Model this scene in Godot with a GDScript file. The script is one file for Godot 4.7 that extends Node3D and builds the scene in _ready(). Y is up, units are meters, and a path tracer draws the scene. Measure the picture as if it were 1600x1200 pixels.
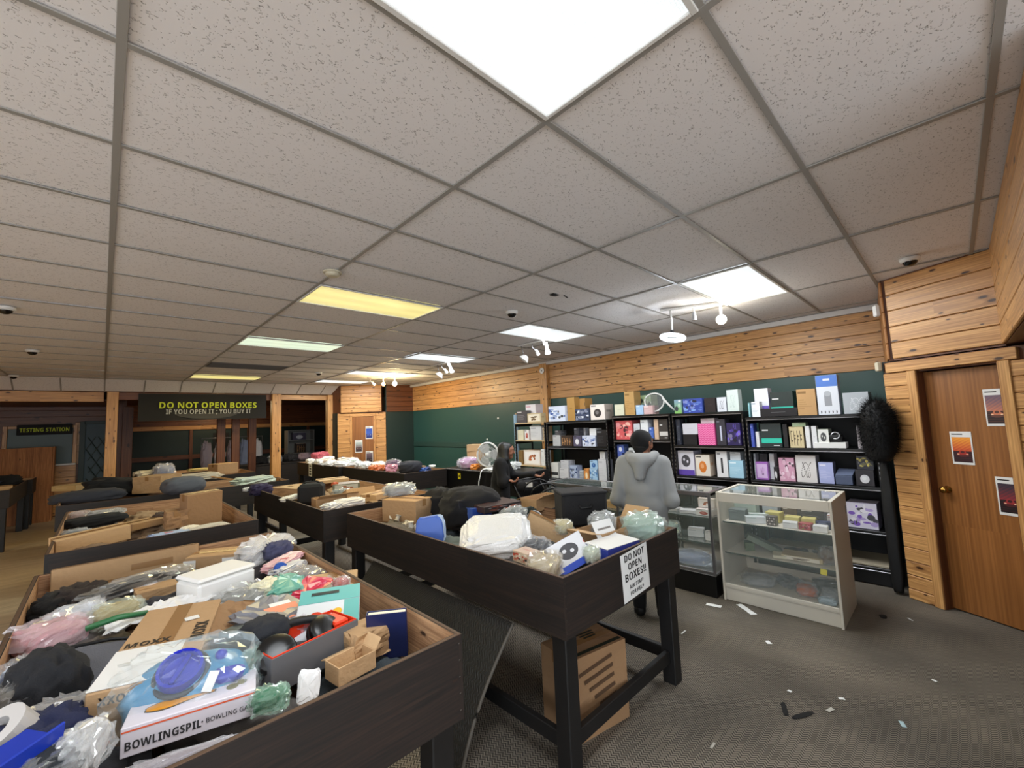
extends Node3D

const CH := 2.897          # ceiling height
const EYE := Vector3(0, 1.72, 0)
var M := {}                # materials by name
var taken := {}            # names in use
var meshes := {}           # shared meshes by key
var rng := RandomNumberGenerator.new()
var atlas: Image
var cells := {}
var knots := []

func _ready():
	rng.seed = 7
	# --- camera
	var cam := Camera3D.new()
	cam.name = "camera"
	cam.fov = 84.37
	cam.near = 0.03
	cam.far = 80.0
	cam.transform = Transform3D(Basis(Vector3(0.72047, -0.04112, 0.69226), Vector3(-0.03272, 0.99511, 0.09316), Vector3(-0.69271, -0.08977, 0.71561)).orthonormalized(), EYE)
	add_child(cam)
	# --- sky and exposure (a closed room: its lamps and the added panes light it)
	var we := WorldEnvironment.new()
	we.name = "world"
	var en := Environment.new()
	en.background_mode = Environment.BG_COLOR
	en.background_color = Color(0.02, 0.02, 0.022)
	en.tonemap_mode = Environment.TONE_MAPPER_LINEAR
	en.tonemap_exposure = 1.18
	en.sdfgi_enabled = true
	en.ssao_enabled = true
	en.ssil_enabled = true
	we.environment = en
	add_child(we)
	# --- ceiling lamps: [grid column, grid row, colour, light energy, glow, label]
	lamp_energy = 3.6
	make_materials()
	ceiling()
	walls()
	floors()
	far_end()
	fixtures()
	doors()
	bins()
	racks()
	cases()
	shelf_goods()
	bin_goods()
	far_goods()
	odds()
	people()
	print_mat().albedo_texture = ImageTexture.create_from_image(atlas)

var lamp_energy := 1.0
var added_window_energy := 2.3  # strength of the added panes behind the camera

# ------------------------------------------------------------------ nodes
func numbered(n: String) -> String:
	if not taken.has(n):
		taken[n] = 0
		return n
	taken[n] += 1
	return "%s_%03d" % [n, taken[n]]

func tag(o: Node3D, label: String, category: String, group := "", kind := "") -> Node3D:
	if label: o.set_meta("label", label)
	if category: o.set_meta("category", category)
	if group: o.set_meta("group", group)
	if kind: o.set_meta("kind", kind)
	return o

func thing(called: String, label: String, category: String, at := Vector3.ZERO, turn := 0.0, group := "") -> Node3D:
	var o := Node3D.new()
	o.name = numbered(called)
	add_child(o)
	o.position = at
	o.rotation.y = turn
	return tag(o, label, category, group)

func inst(called: String, mesh: Mesh, m: Material, parent: Node3D = self, at := Vector3.ZERO, turn := Vector3.ZERO) -> MeshInstance3D:
	var o := MeshInstance3D.new()
	o.name = numbered(called) if parent == self else called
	o.mesh = mesh
	if m: o.material_override = m
	parent.add_child(o, true)
	o.position = at
	o.rotation = turn
	return o

func struct(called: String, mesh: Mesh, m: Material, at := Vector3.ZERO, turn := Vector3.ZERO) -> MeshInstance3D:
	var o := inst(called, mesh, m, self, at, turn)
	o.set_meta("kind", "structure")
	return o

func holder(called: String, at := Vector3.ZERO, turn := 0.0) -> Node3D:
	var o := Node3D.new()
	o.name = numbered(called)
	add_child(o)
	o.position = at
	o.rotation.y = turn
	o.set_meta("kind", "structure")
	return o

# ------------------------------------------------------------------ mesh building
func new_st(smooth := false) -> SurfaceTool:
	var st := SurfaceTool.new()
	st.begin(Mesh.PRIMITIVE_TRIANGLES)
	st.set_smooth_group(0 if smooth else -1)
	return st

func done(st: SurfaceTool, onto: ArrayMesh = null) -> ArrayMesh:
	st.generate_normals()
	return st.commit(onto) if onto else st.commit()

func tri(st: SurfaceTool, a: Vector3, b: Vector3, c: Vector3, ua := Vector2.ZERO, ub := Vector2.ZERO, uc := Vector2.ZERO):
	st.set_uv(ua); st.add_vertex(a)
	st.set_uv(ub); st.add_vertex(b)
	st.set_uv(uc); st.add_vertex(c)

# corners in clockwise order as seen from the front
func quad(st: SurfaceTool, a: Vector3, b: Vector3, c: Vector3, d: Vector3, ua := Vector2.ZERO, ub := Vector2.ZERO, uc := Vector2.ZERO, ud := Vector2.ZERO):
	tri(st, a, b, c, ua, ub, uc)
	tri(st, a, c, d, ua, uc, ud)

const AX := [[0, 1, 2], [1, 2, 0], [2, 0, 1]]

# a box with chamfered edges; texture runs along the longer side of each face, in metres
func bx(st: SurfaceTool, c: Vector3, s: Vector3, ch := 0.003, rot := Basis.IDENTITY, off := Vector2.ZERO, only := []):
	var h := s * 0.5
	ch = minf(ch, minf(h.x, minf(h.y, h.z)) * 0.9)
	for a in 3:
		var u: int = AX[a][1]
		var v: int = AX[a][2]
		for sg in [-1.0, 1.0]:
			if only and not only.has((a + 1) * int(sg)):
				continue
			var p := []
			for k in [[-1, -1], [1, -1], [1, 1], [-1, 1]]:
				var q := Vector3.ZERO
				q[a] = h[a] * sg
				q[u] = (h[u] - ch) * k[0]
				q[v] = (h[v] - ch) * k[1]
				p.append(q)
			var uvs := []
			for q in p:
				var t := Vector2(q[u], q[v]) if s[u] >= s[v] else Vector2(q[v], q[u])
				uvs.append(t + off)
			if sg > 0:
				quad(st, c + rot * p[3], c + rot * p[2], c + rot * p[1], c + rot * p[0], uvs[3], uvs[2], uvs[1], uvs[0])
			else:
				quad(st, c + rot * p[0], c + rot * p[1], c + rot * p[2], c + rot * p[3], uvs[0], uvs[1], uvs[2], uvs[3])
	if only:
		return
	if ch < 0.0004:
		return
	for a in 3:      # edges along axis a
		var u: int = AX[a][1]
		var v: int = AX[a][2]
		for su in [-1.0, 1.0]:
			for sv in [-1.0, 1.0]:
				var q := []
				for k in [[-1, 0], [1, 0], [1, 1], [-1, 1]]:
					var w := Vector3.ZERO
					w[a] = (h[a] - ch) * k[0]
					w[u] = (h[u] - (ch if k[1] else 0.0)) * su
					w[v] = (h[v] - (0.0 if k[1] else ch)) * sv
					q.append(c + rot * w)
				var o := [Vector2(-h[a], 0) + off, Vector2(h[a], 0) + off, Vector2(h[a], ch) + off, Vector2(-h[a], ch) + off]
				if su * sv > 0:
					quad(st, q[0], q[1], q[2], q[3], o[0], o[1], o[2], o[3])
				else:
					quad(st, q[3], q[2], q[1], q[0], o[3], o[2], o[1], o[0])
	for sx in [-1.0, 1.0]:
		for sy in [-1.0, 1.0]:
			for sz in [-1.0, 1.0]:
				var e := Vector3(sx, sy, sz)
				var p1 := c + rot * (e * (h - Vector3(0, ch, ch)))
				var p2 := c + rot * (e * (h - Vector3(ch, 0, ch)))
				var p3 := c + rot * (e * (h - Vector3(ch, ch, 0)))
				if sx * sy * sz > 0:
					tri(st, p1, p3, p2, off, off, off)
				else:
					tri(st, p1, p2, p3, off, off, off)

func box(s: Vector3, ch := 0.003) -> ArrayMesh:
	var key := "b%s%.4f" % [s, ch]
	if not meshes.has(key):
		var st := new_st()
		bx(st, Vector3.ZERO, s, ch)
		meshes[key] = done(st)
	return meshes[key]

func box_at(c: Vector3, s: Vector3, ch := 0.003, off := Vector2.ZERO) -> ArrayMesh:
	var st := new_st()
	bx(st, c, s, ch, Basis.IDENTITY, off)
	return done(st)

# a round profile turned about y: points are (radius, height), from the bottom up
func lathe(st: SurfaceTool, pts: Array, n := 20, t := Transform3D.IDENTITY):
	for i in n:
		var a := TAU * i / n
		var b := TAU * (i + 1) / n
		for k in pts.size() - 1:
			var p: Vector2 = pts[k]
			var q: Vector2 = pts[k + 1]
			var v := [Vector3(cos(a) * p.x, p.y, sin(a) * p.x), Vector3(cos(b) * p.x, p.y, sin(b) * p.x), Vector3(cos(b) * q.x, q.y, sin(b) * q.x), Vector3(cos(a) * q.x, q.y, sin(a) * q.x)]
			if p.x > 0.00001: tri(st, t * v[0], t * v[1], t * v[2])
			if q.x > 0.00001: tri(st, t * v[0], t * v[2], t * v[3])

func turned(pts: Array, n := 20, smooth := false) -> ArrayMesh:
	var st := new_st(smooth)
	lathe(st, pts, n)
	return done(st)

# a round bar along a path
func tube(st: SurfaceTool, path: Array, r: float, n := 8, closed := false):
	var rings := []
	var m := path.size()
	var up := Vector3(0.13, 0.97, 0.21).normalized()
	for i in m:
		var a: Vector3 = path[(i - 1 + m) % m] if closed or i > 0 else path[0]
		var b: Vector3 = path[(i + 1) % m] if closed or i < m - 1 else path[m - 1]
		var d := (b - a).normalized()
		var s := d.cross(up if absf(d.dot(up)) < 0.95 else Vector3.RIGHT).normalized()
		var w := s.cross(d)
		var ring := []
		for k in n:
			ring.append(path[i] + (s * cos(TAU * k / n) + w * sin(TAU * k / n)) * r)
		rings.append(ring)
	for i in (m if closed else m - 1):
		var p: Array = rings[i]
		var q: Array = rings[(i + 1) % m]
		for k in n:
			var l := (k + 1) % n
			quad(st, p[k], q[k], q[l], p[l])
	if not closed:
		for k in range(1, n - 1):
			tri(st, rings[0][0], rings[0][k], rings[0][k + 1])
			tri(st, rings[m - 1][0], rings[m - 1][k + 1], rings[m - 1][k])

func bar(path: Array, r: float, n := 8, smooth := true, closed := false) -> ArrayMesh:
	var st := new_st(smooth)
	tube(st, path, r, n, closed)
	return done(st)

# a soft or crumpled lump resting on y = 0: size, seed, how deep the creases, how fine; flat facets for film
func lump(s: Vector3, sd: int, deep := 0.25, fine := 2.0, smooth := true, nu := 26, nv := 15, square := 0.6) -> ArrayMesh:
	var key := "l%s%d%.2f%.2f%s%d%.2f" % [s, sd, deep, fine, smooth, nu, square]
	if meshes.has(key):
		return meshes[key]
	var no := FastNoiseLite.new()
	no.seed = sd
	no.noise_type = FastNoiseLite.TYPE_SIMPLEX
	no.fractal_type = FastNoiseLite.FRACTAL_RIDGED
	no.fractal_octaves = 3
	no.frequency = fine * 0.5
	var g := []
	for j in nv + 1:
		var row := []
		var ph := PI * j / nv
		for i in nu + 1:
			var th := TAU * (i % nu) / nu
			var d := Vector3(sin(ph) * cos(th), cos(ph), sin(ph) * sin(th))
			var q := Vector3(signf(d.x) * pow(absf(d.x), square), signf(d.y) * pow(absf(d.y), 0.8), signf(d.z) * pow(absf(d.z), square))
			var k := 1.0 + deep * (no.get_noise_3dv(d * 1.7) - 0.1)
			var p := q * k * 0.5 * s
			p.y = maxf(p.y + s.y * 0.42, 0.0)
			row.append(p)
		g.append(row)
	# fit the crumpled shape to the size asked for
	var lo := Vector3.ONE * 1e9
	var hi := -lo
	for row in g:
		for p in row:
			lo = lo.min(p)
			hi = hi.max(p)
	var fit := s / (hi - lo)
	for row in g:
		for i in row.size():
			row[i] = (row[i] - Vector3((lo.x + hi.x) / 2, lo.y, (lo.z + hi.z) / 2)) * fit
	var st := new_st(smooth)
	for j in nv:
		for i in nu:
			var uv := Vector2(i, j) * 0.1
			quad(st, g[j][i], g[j][i + 1], g[j + 1][i + 1], g[j + 1][i], uv, uv, uv, uv)
	meshes[key] = done(st)
	return meshes[key]

# a crumpled sheet lying over a bump: w x d, height, seed
func sheet(s: Vector3, sd: int, n := 16, fine := 5.0, smooth := false, thick := 0.003) -> ArrayMesh:
	var no := FastNoiseLite.new()
	no.seed = sd
	no.fractal_type = FastNoiseLite.FRACTAL_RIDGED
	no.frequency = fine
	var g := []
	for j in n + 1:
		var row := []
		for i in n + 1:
			var u := float(i) / n * 2 - 1
			var v := float(j) / n * 2 - 1
			var h := (1.0 - u * u) * (1.0 - v * v)
			var e := no.get_noise_2d(u * s.x, v * s.z)
			row.append(Vector3(u * s.x * 0.5 * (1 + 0.12 * no.get_noise_2d(v, 9)), s.y * (0.25 + 0.5 * h + 0.4 * e), v * s.z * 0.5 * (1 + 0.12 * no.get_noise_2d(u, 5))))
		g.append(row)
	var st := new_st(smooth)
	var dn := Vector3(0, thick, 0)
	for j in n:
		for i in n:
			quad(st, g[j][i], g[j][i + 1], g[j + 1][i + 1], g[j + 1][i])
			quad(st, g[j + 1][i] - dn, g[j + 1][i + 1] - dn, g[j][i + 1] - dn, g[j][i] - dn)
	return done(st)

func letters(txt: String, high: float, deep := 0.001, serif := false, weight := 700) -> TextMesh:
	var key := "t%s%.4f%s%d" % [txt, high, serif, weight]
	if meshes.has(key):
		return meshes[key]
	var f := SystemFont.new()
	f.font_names = PackedStringArray(["Droid Serif" if serif else "Droid Sans"])
	f.font_weight = weight
	var t := TextMesh.new()
	t.font = f
	t.text = txt
	t.font_size = 48
	t.pixel_size = high / 35.0      # capital height of a 48 px font is about 35 px
	t.depth = deep
	t.curve_step = 2.0
	meshes[key] = t
	return t

# ------------------------------------------------------------------ materials
func mat(key: String, c: Color, rough := 0.6, metal := 0.0, spec := 0.5) -> StandardMaterial3D:
	if M.has(key):
		return M[key]
	var m := StandardMaterial3D.new()
	m.resource_name = key
	m.albedo_color = c
	m.roughness = rough
	m.metallic = metal
	m.metallic_specular = spec
	M[key] = m
	return m

func col(c: Color, rough := 0.6) -> StandardMaterial3D:
	return mat("c%s%.2f" % [c.to_html(), rough], c, rough)

func cloth(c: Color) -> StandardMaterial3D:
	var key := "cloth" + c.to_html()
	if not M.has(key):
		var m := mat(key, c, 0.92)
		m.rim_enabled = true
		m.rim = 0.12 if c.get_luminance() < 0.2 else 0.3
		m.rim_tint = 0.7
		m.heightmap_enabled = true
		m.heightmap_scale = 0.15
		m.heightmap_texture = noise_tex("weave", 256, 0.12, 2)
		m.uv1_triplanar = true
		m.uv1_scale = Vector3(6, 6, 6)
	return M[key]

func film(c: Color, a: float, rough := 0.12) -> StandardMaterial3D:
	var key := "film%s%.2f" % [c.to_html(), a]
	if not M.has(key):
		var m := mat(key, Color(c.r, c.g, c.b, a), rough, 0.0, 0.6)
		m.transparency = BaseMaterial3D.TRANSPARENCY_ALPHA
		m.cull_mode = BaseMaterial3D.CULL_DISABLED
	return M[key]

func glow(key: String, c: Color, e: float) -> StandardMaterial3D:
	var m := mat(key, Color(0.9, 0.9, 0.9), 0.4)
	m.emission_enabled = true
	m.emission = c
	m.emission_energy_multiplier = e
	return m

func noise_tex(key: String, size: int, freq: float, oct: int, as_normal := false) -> NoiseTexture2D:
	if not M.has("tex" + key):
		var t := NoiseTexture2D.new()
		var n := FastNoiseLite.new()
		n.seed = key.hash() % 1000
		n.frequency = freq
		n.fractal_octaves = oct
		t.noise = n
		t.width = size
		t.height = size
		t.seamless = true
		t.as_normal_map = as_normal
		M["tex" + key] = t
	return M["tex" + key]

func textured(key: String, im: Image, rough: float, scale := Vector3.ONE, tri := false) -> StandardMaterial3D:
	var m := mat(key, Color.WHITE, rough)
	m.albedo_texture = ImageTexture.create_from_image(im)
	m.uv1_scale = scale
	if tri:
		m.uv1_triplanar = true
		m.uv1_world_triplanar = true
	return m

# boards: long grain along x, with knots; w x h pixels cover len_m x wide_m metres
func grain(w: int, h: int, dark: Color, light: Color, sd: int, stretch: float, wild: float, knot_count: int, fleck := 0.0) -> Image:
	var im := Image.create(w, h, false, Image.FORMAT_RGB8)
	var n := FastNoiseLite.new()
	n.seed = sd
	n.frequency = 0.02
	n.fractal_octaves = 3
	var r := RandomNumberGenerator.new()
	r.seed = sd
	var kn := []
	for k in knot_count:
		kn.append(Vector3(r.randf() * w, r.randf() * h, r.randf_range(2.5, 6.5)))
	for y in h:
		for x in w:
			var yy := float(y)
			var shade := 0.0
			for k in kn:
				var dx: float = absf(x - k.x)
				dx = minf(dx, w - dx) * 0.6
				if dx < k.z * 5:
					var dy: float = y - k.y
					var d2: float = (dx * dx + dy * dy * 2.2) / (k.z * k.z)
					if d2 < 25:
						yy += signf(dy) * k.z * 1.6 * exp(-d2 * 0.25)
						shade += exp(-d2 * d2 * 0.6) * 0.95 + 0.18 * exp(-d2 * 0.35)
			var a := n.get_noise_2d(x * stretch, yy * 6.0)
			var b := n.get_noise_2d(x * stretch * 0.25 + 300, yy * 1.3 + 77)
			var t := clampf(0.5 + a * 0.55 + sin((b * wild + yy * 0.13) * 6.0) * 0.16 + b * 0.4, 0, 1)
			if fleck > 0 and n.get_noise_2d(x * stretch * 3.0 + 900, yy * 22.0) > 0.33:
				t -= fleck
			var c := dark.lerp(light, clampf(t, 0, 1))
			if shade > 0.02:
				c = c.lerp(Color(0.16, 0.08, 0.04), clampf(shade, 0, 0.85))
			im.set_pixel(x, y, c)
	return im

func make_materials():
	# ceiling tile: pale mineral fibre with short dark fissures and pin holes
	var r := RandomNumberGenerator.new()
	r.seed = 3
	var im := Image.create(640, 640, false, Image.FORMAT_RGB8)
	im.fill(Color(0.895, 0.885, 0.885))
	var hm := Image.create(640, 640, false, Image.FORMAT_RGB8)
	hm.fill(Color.WHITE)
	for k in 5200:
		var p := Vector2(r.randf() * 640, r.randf() * 640)
		var a := r.randf_range(-0.5, 0.5)
		var ln := r.randf_range(1.0, 9.0) if r.randf() < 0.45 else 1.0
		var c := r.randf_range(0.4, 0.72)
		for i in int(ln):
			var q := p + Vector2(cos(a), sin(a)) * i
			a += r.randf_range(-0.5, 0.5)
			im.set_pixel(posmod(int(q.x), 640), posmod(int(q.y), 640), Color(c, c * 0.97, c * 0.95))
			hm.set_pixel(posmod(int(q.x), 640), posmod(int(q.y), 640), Color(0.2, 0.2, 0.2))
	var ct := textured("ceiling_tile", im, 0.95, Vector3(0.82, 0.82, 0.82), true)
	ct.heightmap_enabled = true
	ct.heightmap_scale = 0.12
	ct.heightmap_texture = ImageTexture.create_from_image(hm)
	mat("tee", Color(0.58, 0.57, 0.55), 0.45)
	# carpet: rows of slanted loops, brown and grey
	im = Image.create(256, 256, false, Image.FORMAT_RGB8)
	hm = Image.create(256, 256, false, Image.FORMAT_RGB8)
	for y in 256:
		for x in 256:
			var row := y / 16
			var ph := (x + (y % 16) * (1 if row % 2 == 0 else -1)) % 16
			ph = posmod(ph, 16)
			var on := ph < 7
			var e := r.randf_range(-0.03, 0.03)
			var c := Color(0.26, 0.235, 0.20) if on else Color(0.56, 0.52, 0.46)
			im.set_pixel(x, y, Color(c.r + e, c.g + e, c.b + e))
			var hh := 0.25 if on else 0.9
			hm.set_pixel(x, y, Color(hh, hh, hh))
	var cp := textured("carpet", im, 0.97, Vector3(3.4, 3.4, 3.4), true)
	cp.heightmap_enabled = true
	cp.heightmap_scale = 0.3
	cp.heightmap_texture = ImageTexture.create_from_image(hm)
	cp.detail_enabled = true
	cp.detail_blend_mode = BaseMaterial3D.BLEND_MODE_MUL
	var dt := noise_tex("dirt", 512, 0.006, 4)
	var gr := Gradient.new()
	gr.set_color(0, Color(0.7, 0.7, 0.7))
	gr.set_color(1, Color(1, 1, 1))
	dt.color_ramp = gr
	cp.detail_albedo = dt
	cp.detail_uv_layer = BaseMaterial3D.DETAIL_UV_2
	cp.uv2_triplanar = true
	cp.uv2_world_triplanar = true
	cp.uv2_scale = Vector3(0.3, 0.3, 0.3)
	textured("vinyl", grain(512, 512, Color(0.66, 0.59, 0.49), Color(0.80, 0.73, 0.63), 51, 0.4, 0.25, 0), 0.42, Vector3(0.8, 0.8, 0.8), true)
	# wood
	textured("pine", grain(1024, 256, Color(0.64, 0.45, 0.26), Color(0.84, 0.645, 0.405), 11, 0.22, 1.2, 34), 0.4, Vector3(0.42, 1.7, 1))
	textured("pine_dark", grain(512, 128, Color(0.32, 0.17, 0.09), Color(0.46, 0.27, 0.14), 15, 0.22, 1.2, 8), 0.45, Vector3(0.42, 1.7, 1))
	textured("door_wood", grain(512, 256, Color(0.47, 0.29, 0.13), Color(0.60, 0.39, 0.20), 21, 0.12, 0.5, 0), 0.4, Vector3(0.5, 1.2, 1))
	textured("ply", grain(768, 384, Color(0.56, 0.41, 0.29), Color(0.80, 0.64, 0.48), 31, 0.16, 2.6, 3, 0.2), 0.7, Vector3(0.8, 1.6, 1))
	textured("stain", grain(768, 384, Color(0.045, 0.032, 0.027), Color(0.16, 0.108, 0.082), 41, 0.18, 1.6, 4, 0.25), 0.62, Vector3(0.8, 1.6, 1))
	mat("leg_paint", Color(0.045, 0.04, 0.04), 0.55)
	mat("edge_wear", Color(0.30, 0.21, 0.14), 0.7)
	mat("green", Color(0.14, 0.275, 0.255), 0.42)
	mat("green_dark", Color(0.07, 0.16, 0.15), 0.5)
	mat("plain_wall", Color(0.30, 0.29, 0.27), 0.8)
	mat("silver", Color(0.62, 0.62, 0.63), 0.32, 0.9)
	mat("trim_grey", Color(0.8, 0.8, 0.8), 0.4)
	mat("black_metal", Color(0.025, 0.025, 0.028), 0.38)
	mat("black", Color(0.018, 0.018, 0.02), 0.6)
	mat("white_lam", Color(0.80, 0.775, 0.72), 0.4)
	mat("white", Color(0.86, 0.86, 0.85), 0.5)
	mat("shelf_wood", Color(0.72, 0.62, 0.46), 0.6)
	mat("brass", Color(0.72, 0.55, 0.28), 0.25, 1.0)
	var cb := mat("card", Color(0.67, 0.54, 0.39), 0.82)
	cb.heightmap_enabled = true
	cb.heightmap_texture = noise_tex("fibre", 256, 0.03, 4)
	cb.heightmap_scale = 0.2
	cb.uv1_triplanar = true
	cb.uv1_scale = Vector3(3, 3, 3)
	var cb2 := cb.duplicate()
	cb2.albedo_color = Color(0.57, 0.44, 0.31)
	M["card_dark"] = cb2
	var cb3 := cb.duplicate()
	cb3.albedo_color = Color(0.75, 0.62, 0.46)
	M["card_light"] = cb3
	mat("tape", Color(0.56, 0.42, 0.27), 0.2)
	mat("foam", Color(0.9, 0.9, 0.89), 0.7)
	film(Color(0.88, 0.9, 0.9), 0.30)
	var gl := film(Color(0.85, 0.92, 0.9), 0.06, 0.02)
	M["glass"] = gl
	mat("skin", Color(0.55, 0.37, 0.28), 0.55).subsurf_scatter_enabled = true
	M["skin"].subsurf_scatter_strength = 0.1
	atlas = Image.create(2048, 2048, false, Image.FORMAT_RGB8)
	atlas.fill(Color(0.8, 0.8, 0.8))

# ------------------------------------------------------------------ the room
const GX := 0.003     # a tee runs along x = GX + 1.2192 i
const GZ := -0.3987   # a cross tee runs along z = GZ - 0.6096 j
const LAMPS := [[0, 0, "w"], [1, 5, "y"], [1, 9, "g"], [1, 16, "y"], [3, 1, "w"], [3, 5, "w"], [3, 9, "w"], [3, 13, "w"], [3, 16, "w"], [-3, 5, "w"], [-3, 12, "y"], [-2, -5, "w"], [1, -5, "w"]]  # last four are out of view, lighting the left and behind the camera

func ceiling():
	var c := holder("ceiling")
	var slab := inst("slab", box(Vector3(11.6, 0.12, 16.2), 0), M.plain_wall, c, Vector3(1.2, CH + 0.11, -3.7))
	var full := box(Vector3(1.2192 - 0.006, 0.016, 0.6096 - 0.006), 0.002)
	var used := {}
	for l in LAMPS:
		used[Vector2i(l[0], l[1])] = true
	used[Vector2i(1, 13)] = true      # the air grille
	for i in range(-4, 6):
		for j in range(-8, 19):
			if used.has(Vector2i(i, j)):
				continue
			var x0 := GX + 1.2192 * i
			var x1 := minf(x0 + 1.2192, 6.36)
			var z0 := GZ - 0.6096 * j
			var z1 := maxf(z0 - 0.6096, -11.62)
			if z0 - z1 < 0.05 or x1 - x0 < 0.05:
				continue
			var whole := x1 - x0 > 1.21 and z0 - z1 > 0.6
			var t := inst("ceiling_tile", full if whole else box(Vector3(x1 - x0 - 0.006, 0.016, z0 - z1 - 0.006), 0.002), M.ceiling_tile, c)
			# tiles sit a little unevenly in the grid
			t.position = Vector3((x0 + x1) / 2, CH + 0.012 + rng.randf_range(0, 0.004), (z0 + z1) / 2)
			if not whole: t.position.y = CH + 0.014
			t.rotation = Vector3(rng.randf_range(-0.006, 0.006), 0, rng.randf_range(-0.003, 0.003)) if whole else Vector3.ZERO
	for i in range(-4, 7):
		var x := GX + 1.2192 * i
		if x < 6.36:
			inst("main_tee", box(Vector3(0.026, 0.007, 15.6), 0.001), M.tee, c, Vector3(x, CH, -3.82))
	for j in range(-8, 19):
		inst("cross_tee", box(Vector3(10.8, 0.006, 0.024), 0.001), M.tee, c, Vector3(0.98, CH, GZ - 0.6096 * j))
	# lamps
	for l in LAMPS:
		troffer(l[0], l[1], l[2])
	var v := thing("air_grille", "grey metal return air grille set into the ceiling in the far left half", "vent", Vector3(GX + 1.2192 * 1.5, CH, GZ - 0.6096 * 13.5))
	inst("frame", box(Vector3(1.2, 0.012, 0.59), 0.003), mat("grille_grey", Color(0.48, 0.46, 0.44), 0.6), v, Vector3(0, 0.01, 0))
	for k in 12:
		inst("louver", box(Vector3(1.14, 0.004, 0.045), 0.001), M.grille_grey, v, Vector3(0, 0.0, -0.26 + 0.047 * k), Vector3(0.5, 0, 0))

func troffer(i: int, j: int, kind: String):
	var at := Vector3(GX + 1.2192 * (i + 0.5), CH, GZ - 0.6096 * (j + 0.5))
	var words := {Vector2i(0, 0): "large white ceiling light panel with a prismatic lens right overhead", Vector2i(1, 5): "yellowish ceiling light panel beside the round smoke detector", Vector2i(1, 9): "greenish white ceiling light panel behind the first yellowish one", Vector2i(1, 16): "small looking yellow ceiling light panel above the black banner", Vector2i(3, 1): "bright white ceiling light panel above the ring light by the planked bay", Vector2i(3, 5): "white ceiling light panel over the second track of spots", Vector2i(3, 9): "white ceiling light panel over the third track of spots", Vector2i(3, 13): "white ceiling light panel just behind the far dome camera", Vector2i(3, 16): "white ceiling light panel nearest the far planked door bay"}
	var lab: String = words.get(Vector2i(i, j), "") if words.has(Vector2i(i, j)) else {Vector2i(-3, 5): "unseen white ceiling light panel off to the left over the vinyl floor", Vector2i(-3, 12): "unseen yellow ceiling light panel off to the left near the far bins", Vector2i(-2, -5): "unseen ceiling light panel behind the camera by the added left windows", Vector2i(1, -5): "unseen ceiling light panel behind the camera over the right hand aisle"}[Vector2i(i, j)]
	var o := thing("ceiling_light", lab, "light", at, 0.0, "ceiling light panels")
	var st := new_st()
	for s in [-1, 1]:
		bx(st, Vector3(0, -0.002, s * 0.288), Vector3(1.2, 0.014, 0.02), 0.002)
		bx(st, Vector3(s * 0.592, -0.002, 0), Vector3(0.016, 0.014, 0.556), 0.002)
	inst("frame", done(st), M.white, o)
	var c: Color = {"w": Color(0.94, 0.98, 1.0), "y": Color(1.0, 0.93, 0.55), "g": Color(0.92, 1.0, 0.88)}[kind]
	var key := "lens" + kind
	if not M.has(key):
		# a prismatic lens: a fine grid, brighter along the two tubes behind it
		var im := Image.create(512, 256, false, Image.FORMAT_RGB8)
		for y in 256:
			for x in 512:
				var t := 0.84 + 0.12 * (exp(-pow((y - 78) / 40.0, 2)) + exp(-pow((y - 178) / 40.0, 2)))
				if kind == "w": t = 0.93 + (t - 0.9) * 0.4
				var g := 0.90 if (x % 4 == 0 or y % 4 == 0) else 1.0
				im.set_pixel(x, y, Color(c.r * t * g, c.g * t * g, c.b * t * g))
		var m := mat(key, Color(0.85, 0.86, 0.86), 0.3)
		m.emission_enabled = true
		m.emission = Color.WHITE
		m.emission_operator = BaseMaterial3D.EMISSION_OP_MULTIPLY
		m.emission_texture = ImageTexture.create_from_image(im)
		m.emission_energy_multiplier = 0.96 if kind == "w" else 0.92
	var q := new_st()
	var hx := 0.584
	var hz := 0.278
	quad(q, Vector3(-hx, 0, hz), Vector3(hx, 0, hz), Vector3(hx, 0, -hz), Vector3(-hx, 0, -hz), Vector2(0, 0), Vector2(1, 0), Vector2(1, 1), Vector2(0, 1))
	quad(q, Vector3(-hx, 0.02, -hz), Vector3(hx, 0.02, -hz), Vector3(hx, 0.02, hz), Vector3(-hx, 0.02, hz))
	inst("diffuser", done(q), M[key], o)
	var a := AreaLight3D.new()
	a.name = "panel_lamp"
	a.area_size = Vector2(1.15, 0.54)
	a.light_color = {"w": Color(0.96, 0.98, 1.0), "y": Color(1.0, 0.9, 0.62), "g": Color(0.94, 1.0, 0.9)}[kind]
	a.light_energy = lamp_energy * (1.0 if kind == "w" else 0.75)
	a.area_range = 14.0
	a.shadow_enabled = true
	a.rotation.x = -PI / 2
	a.position.y = -0.012
	o.add_child(a)

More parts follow.
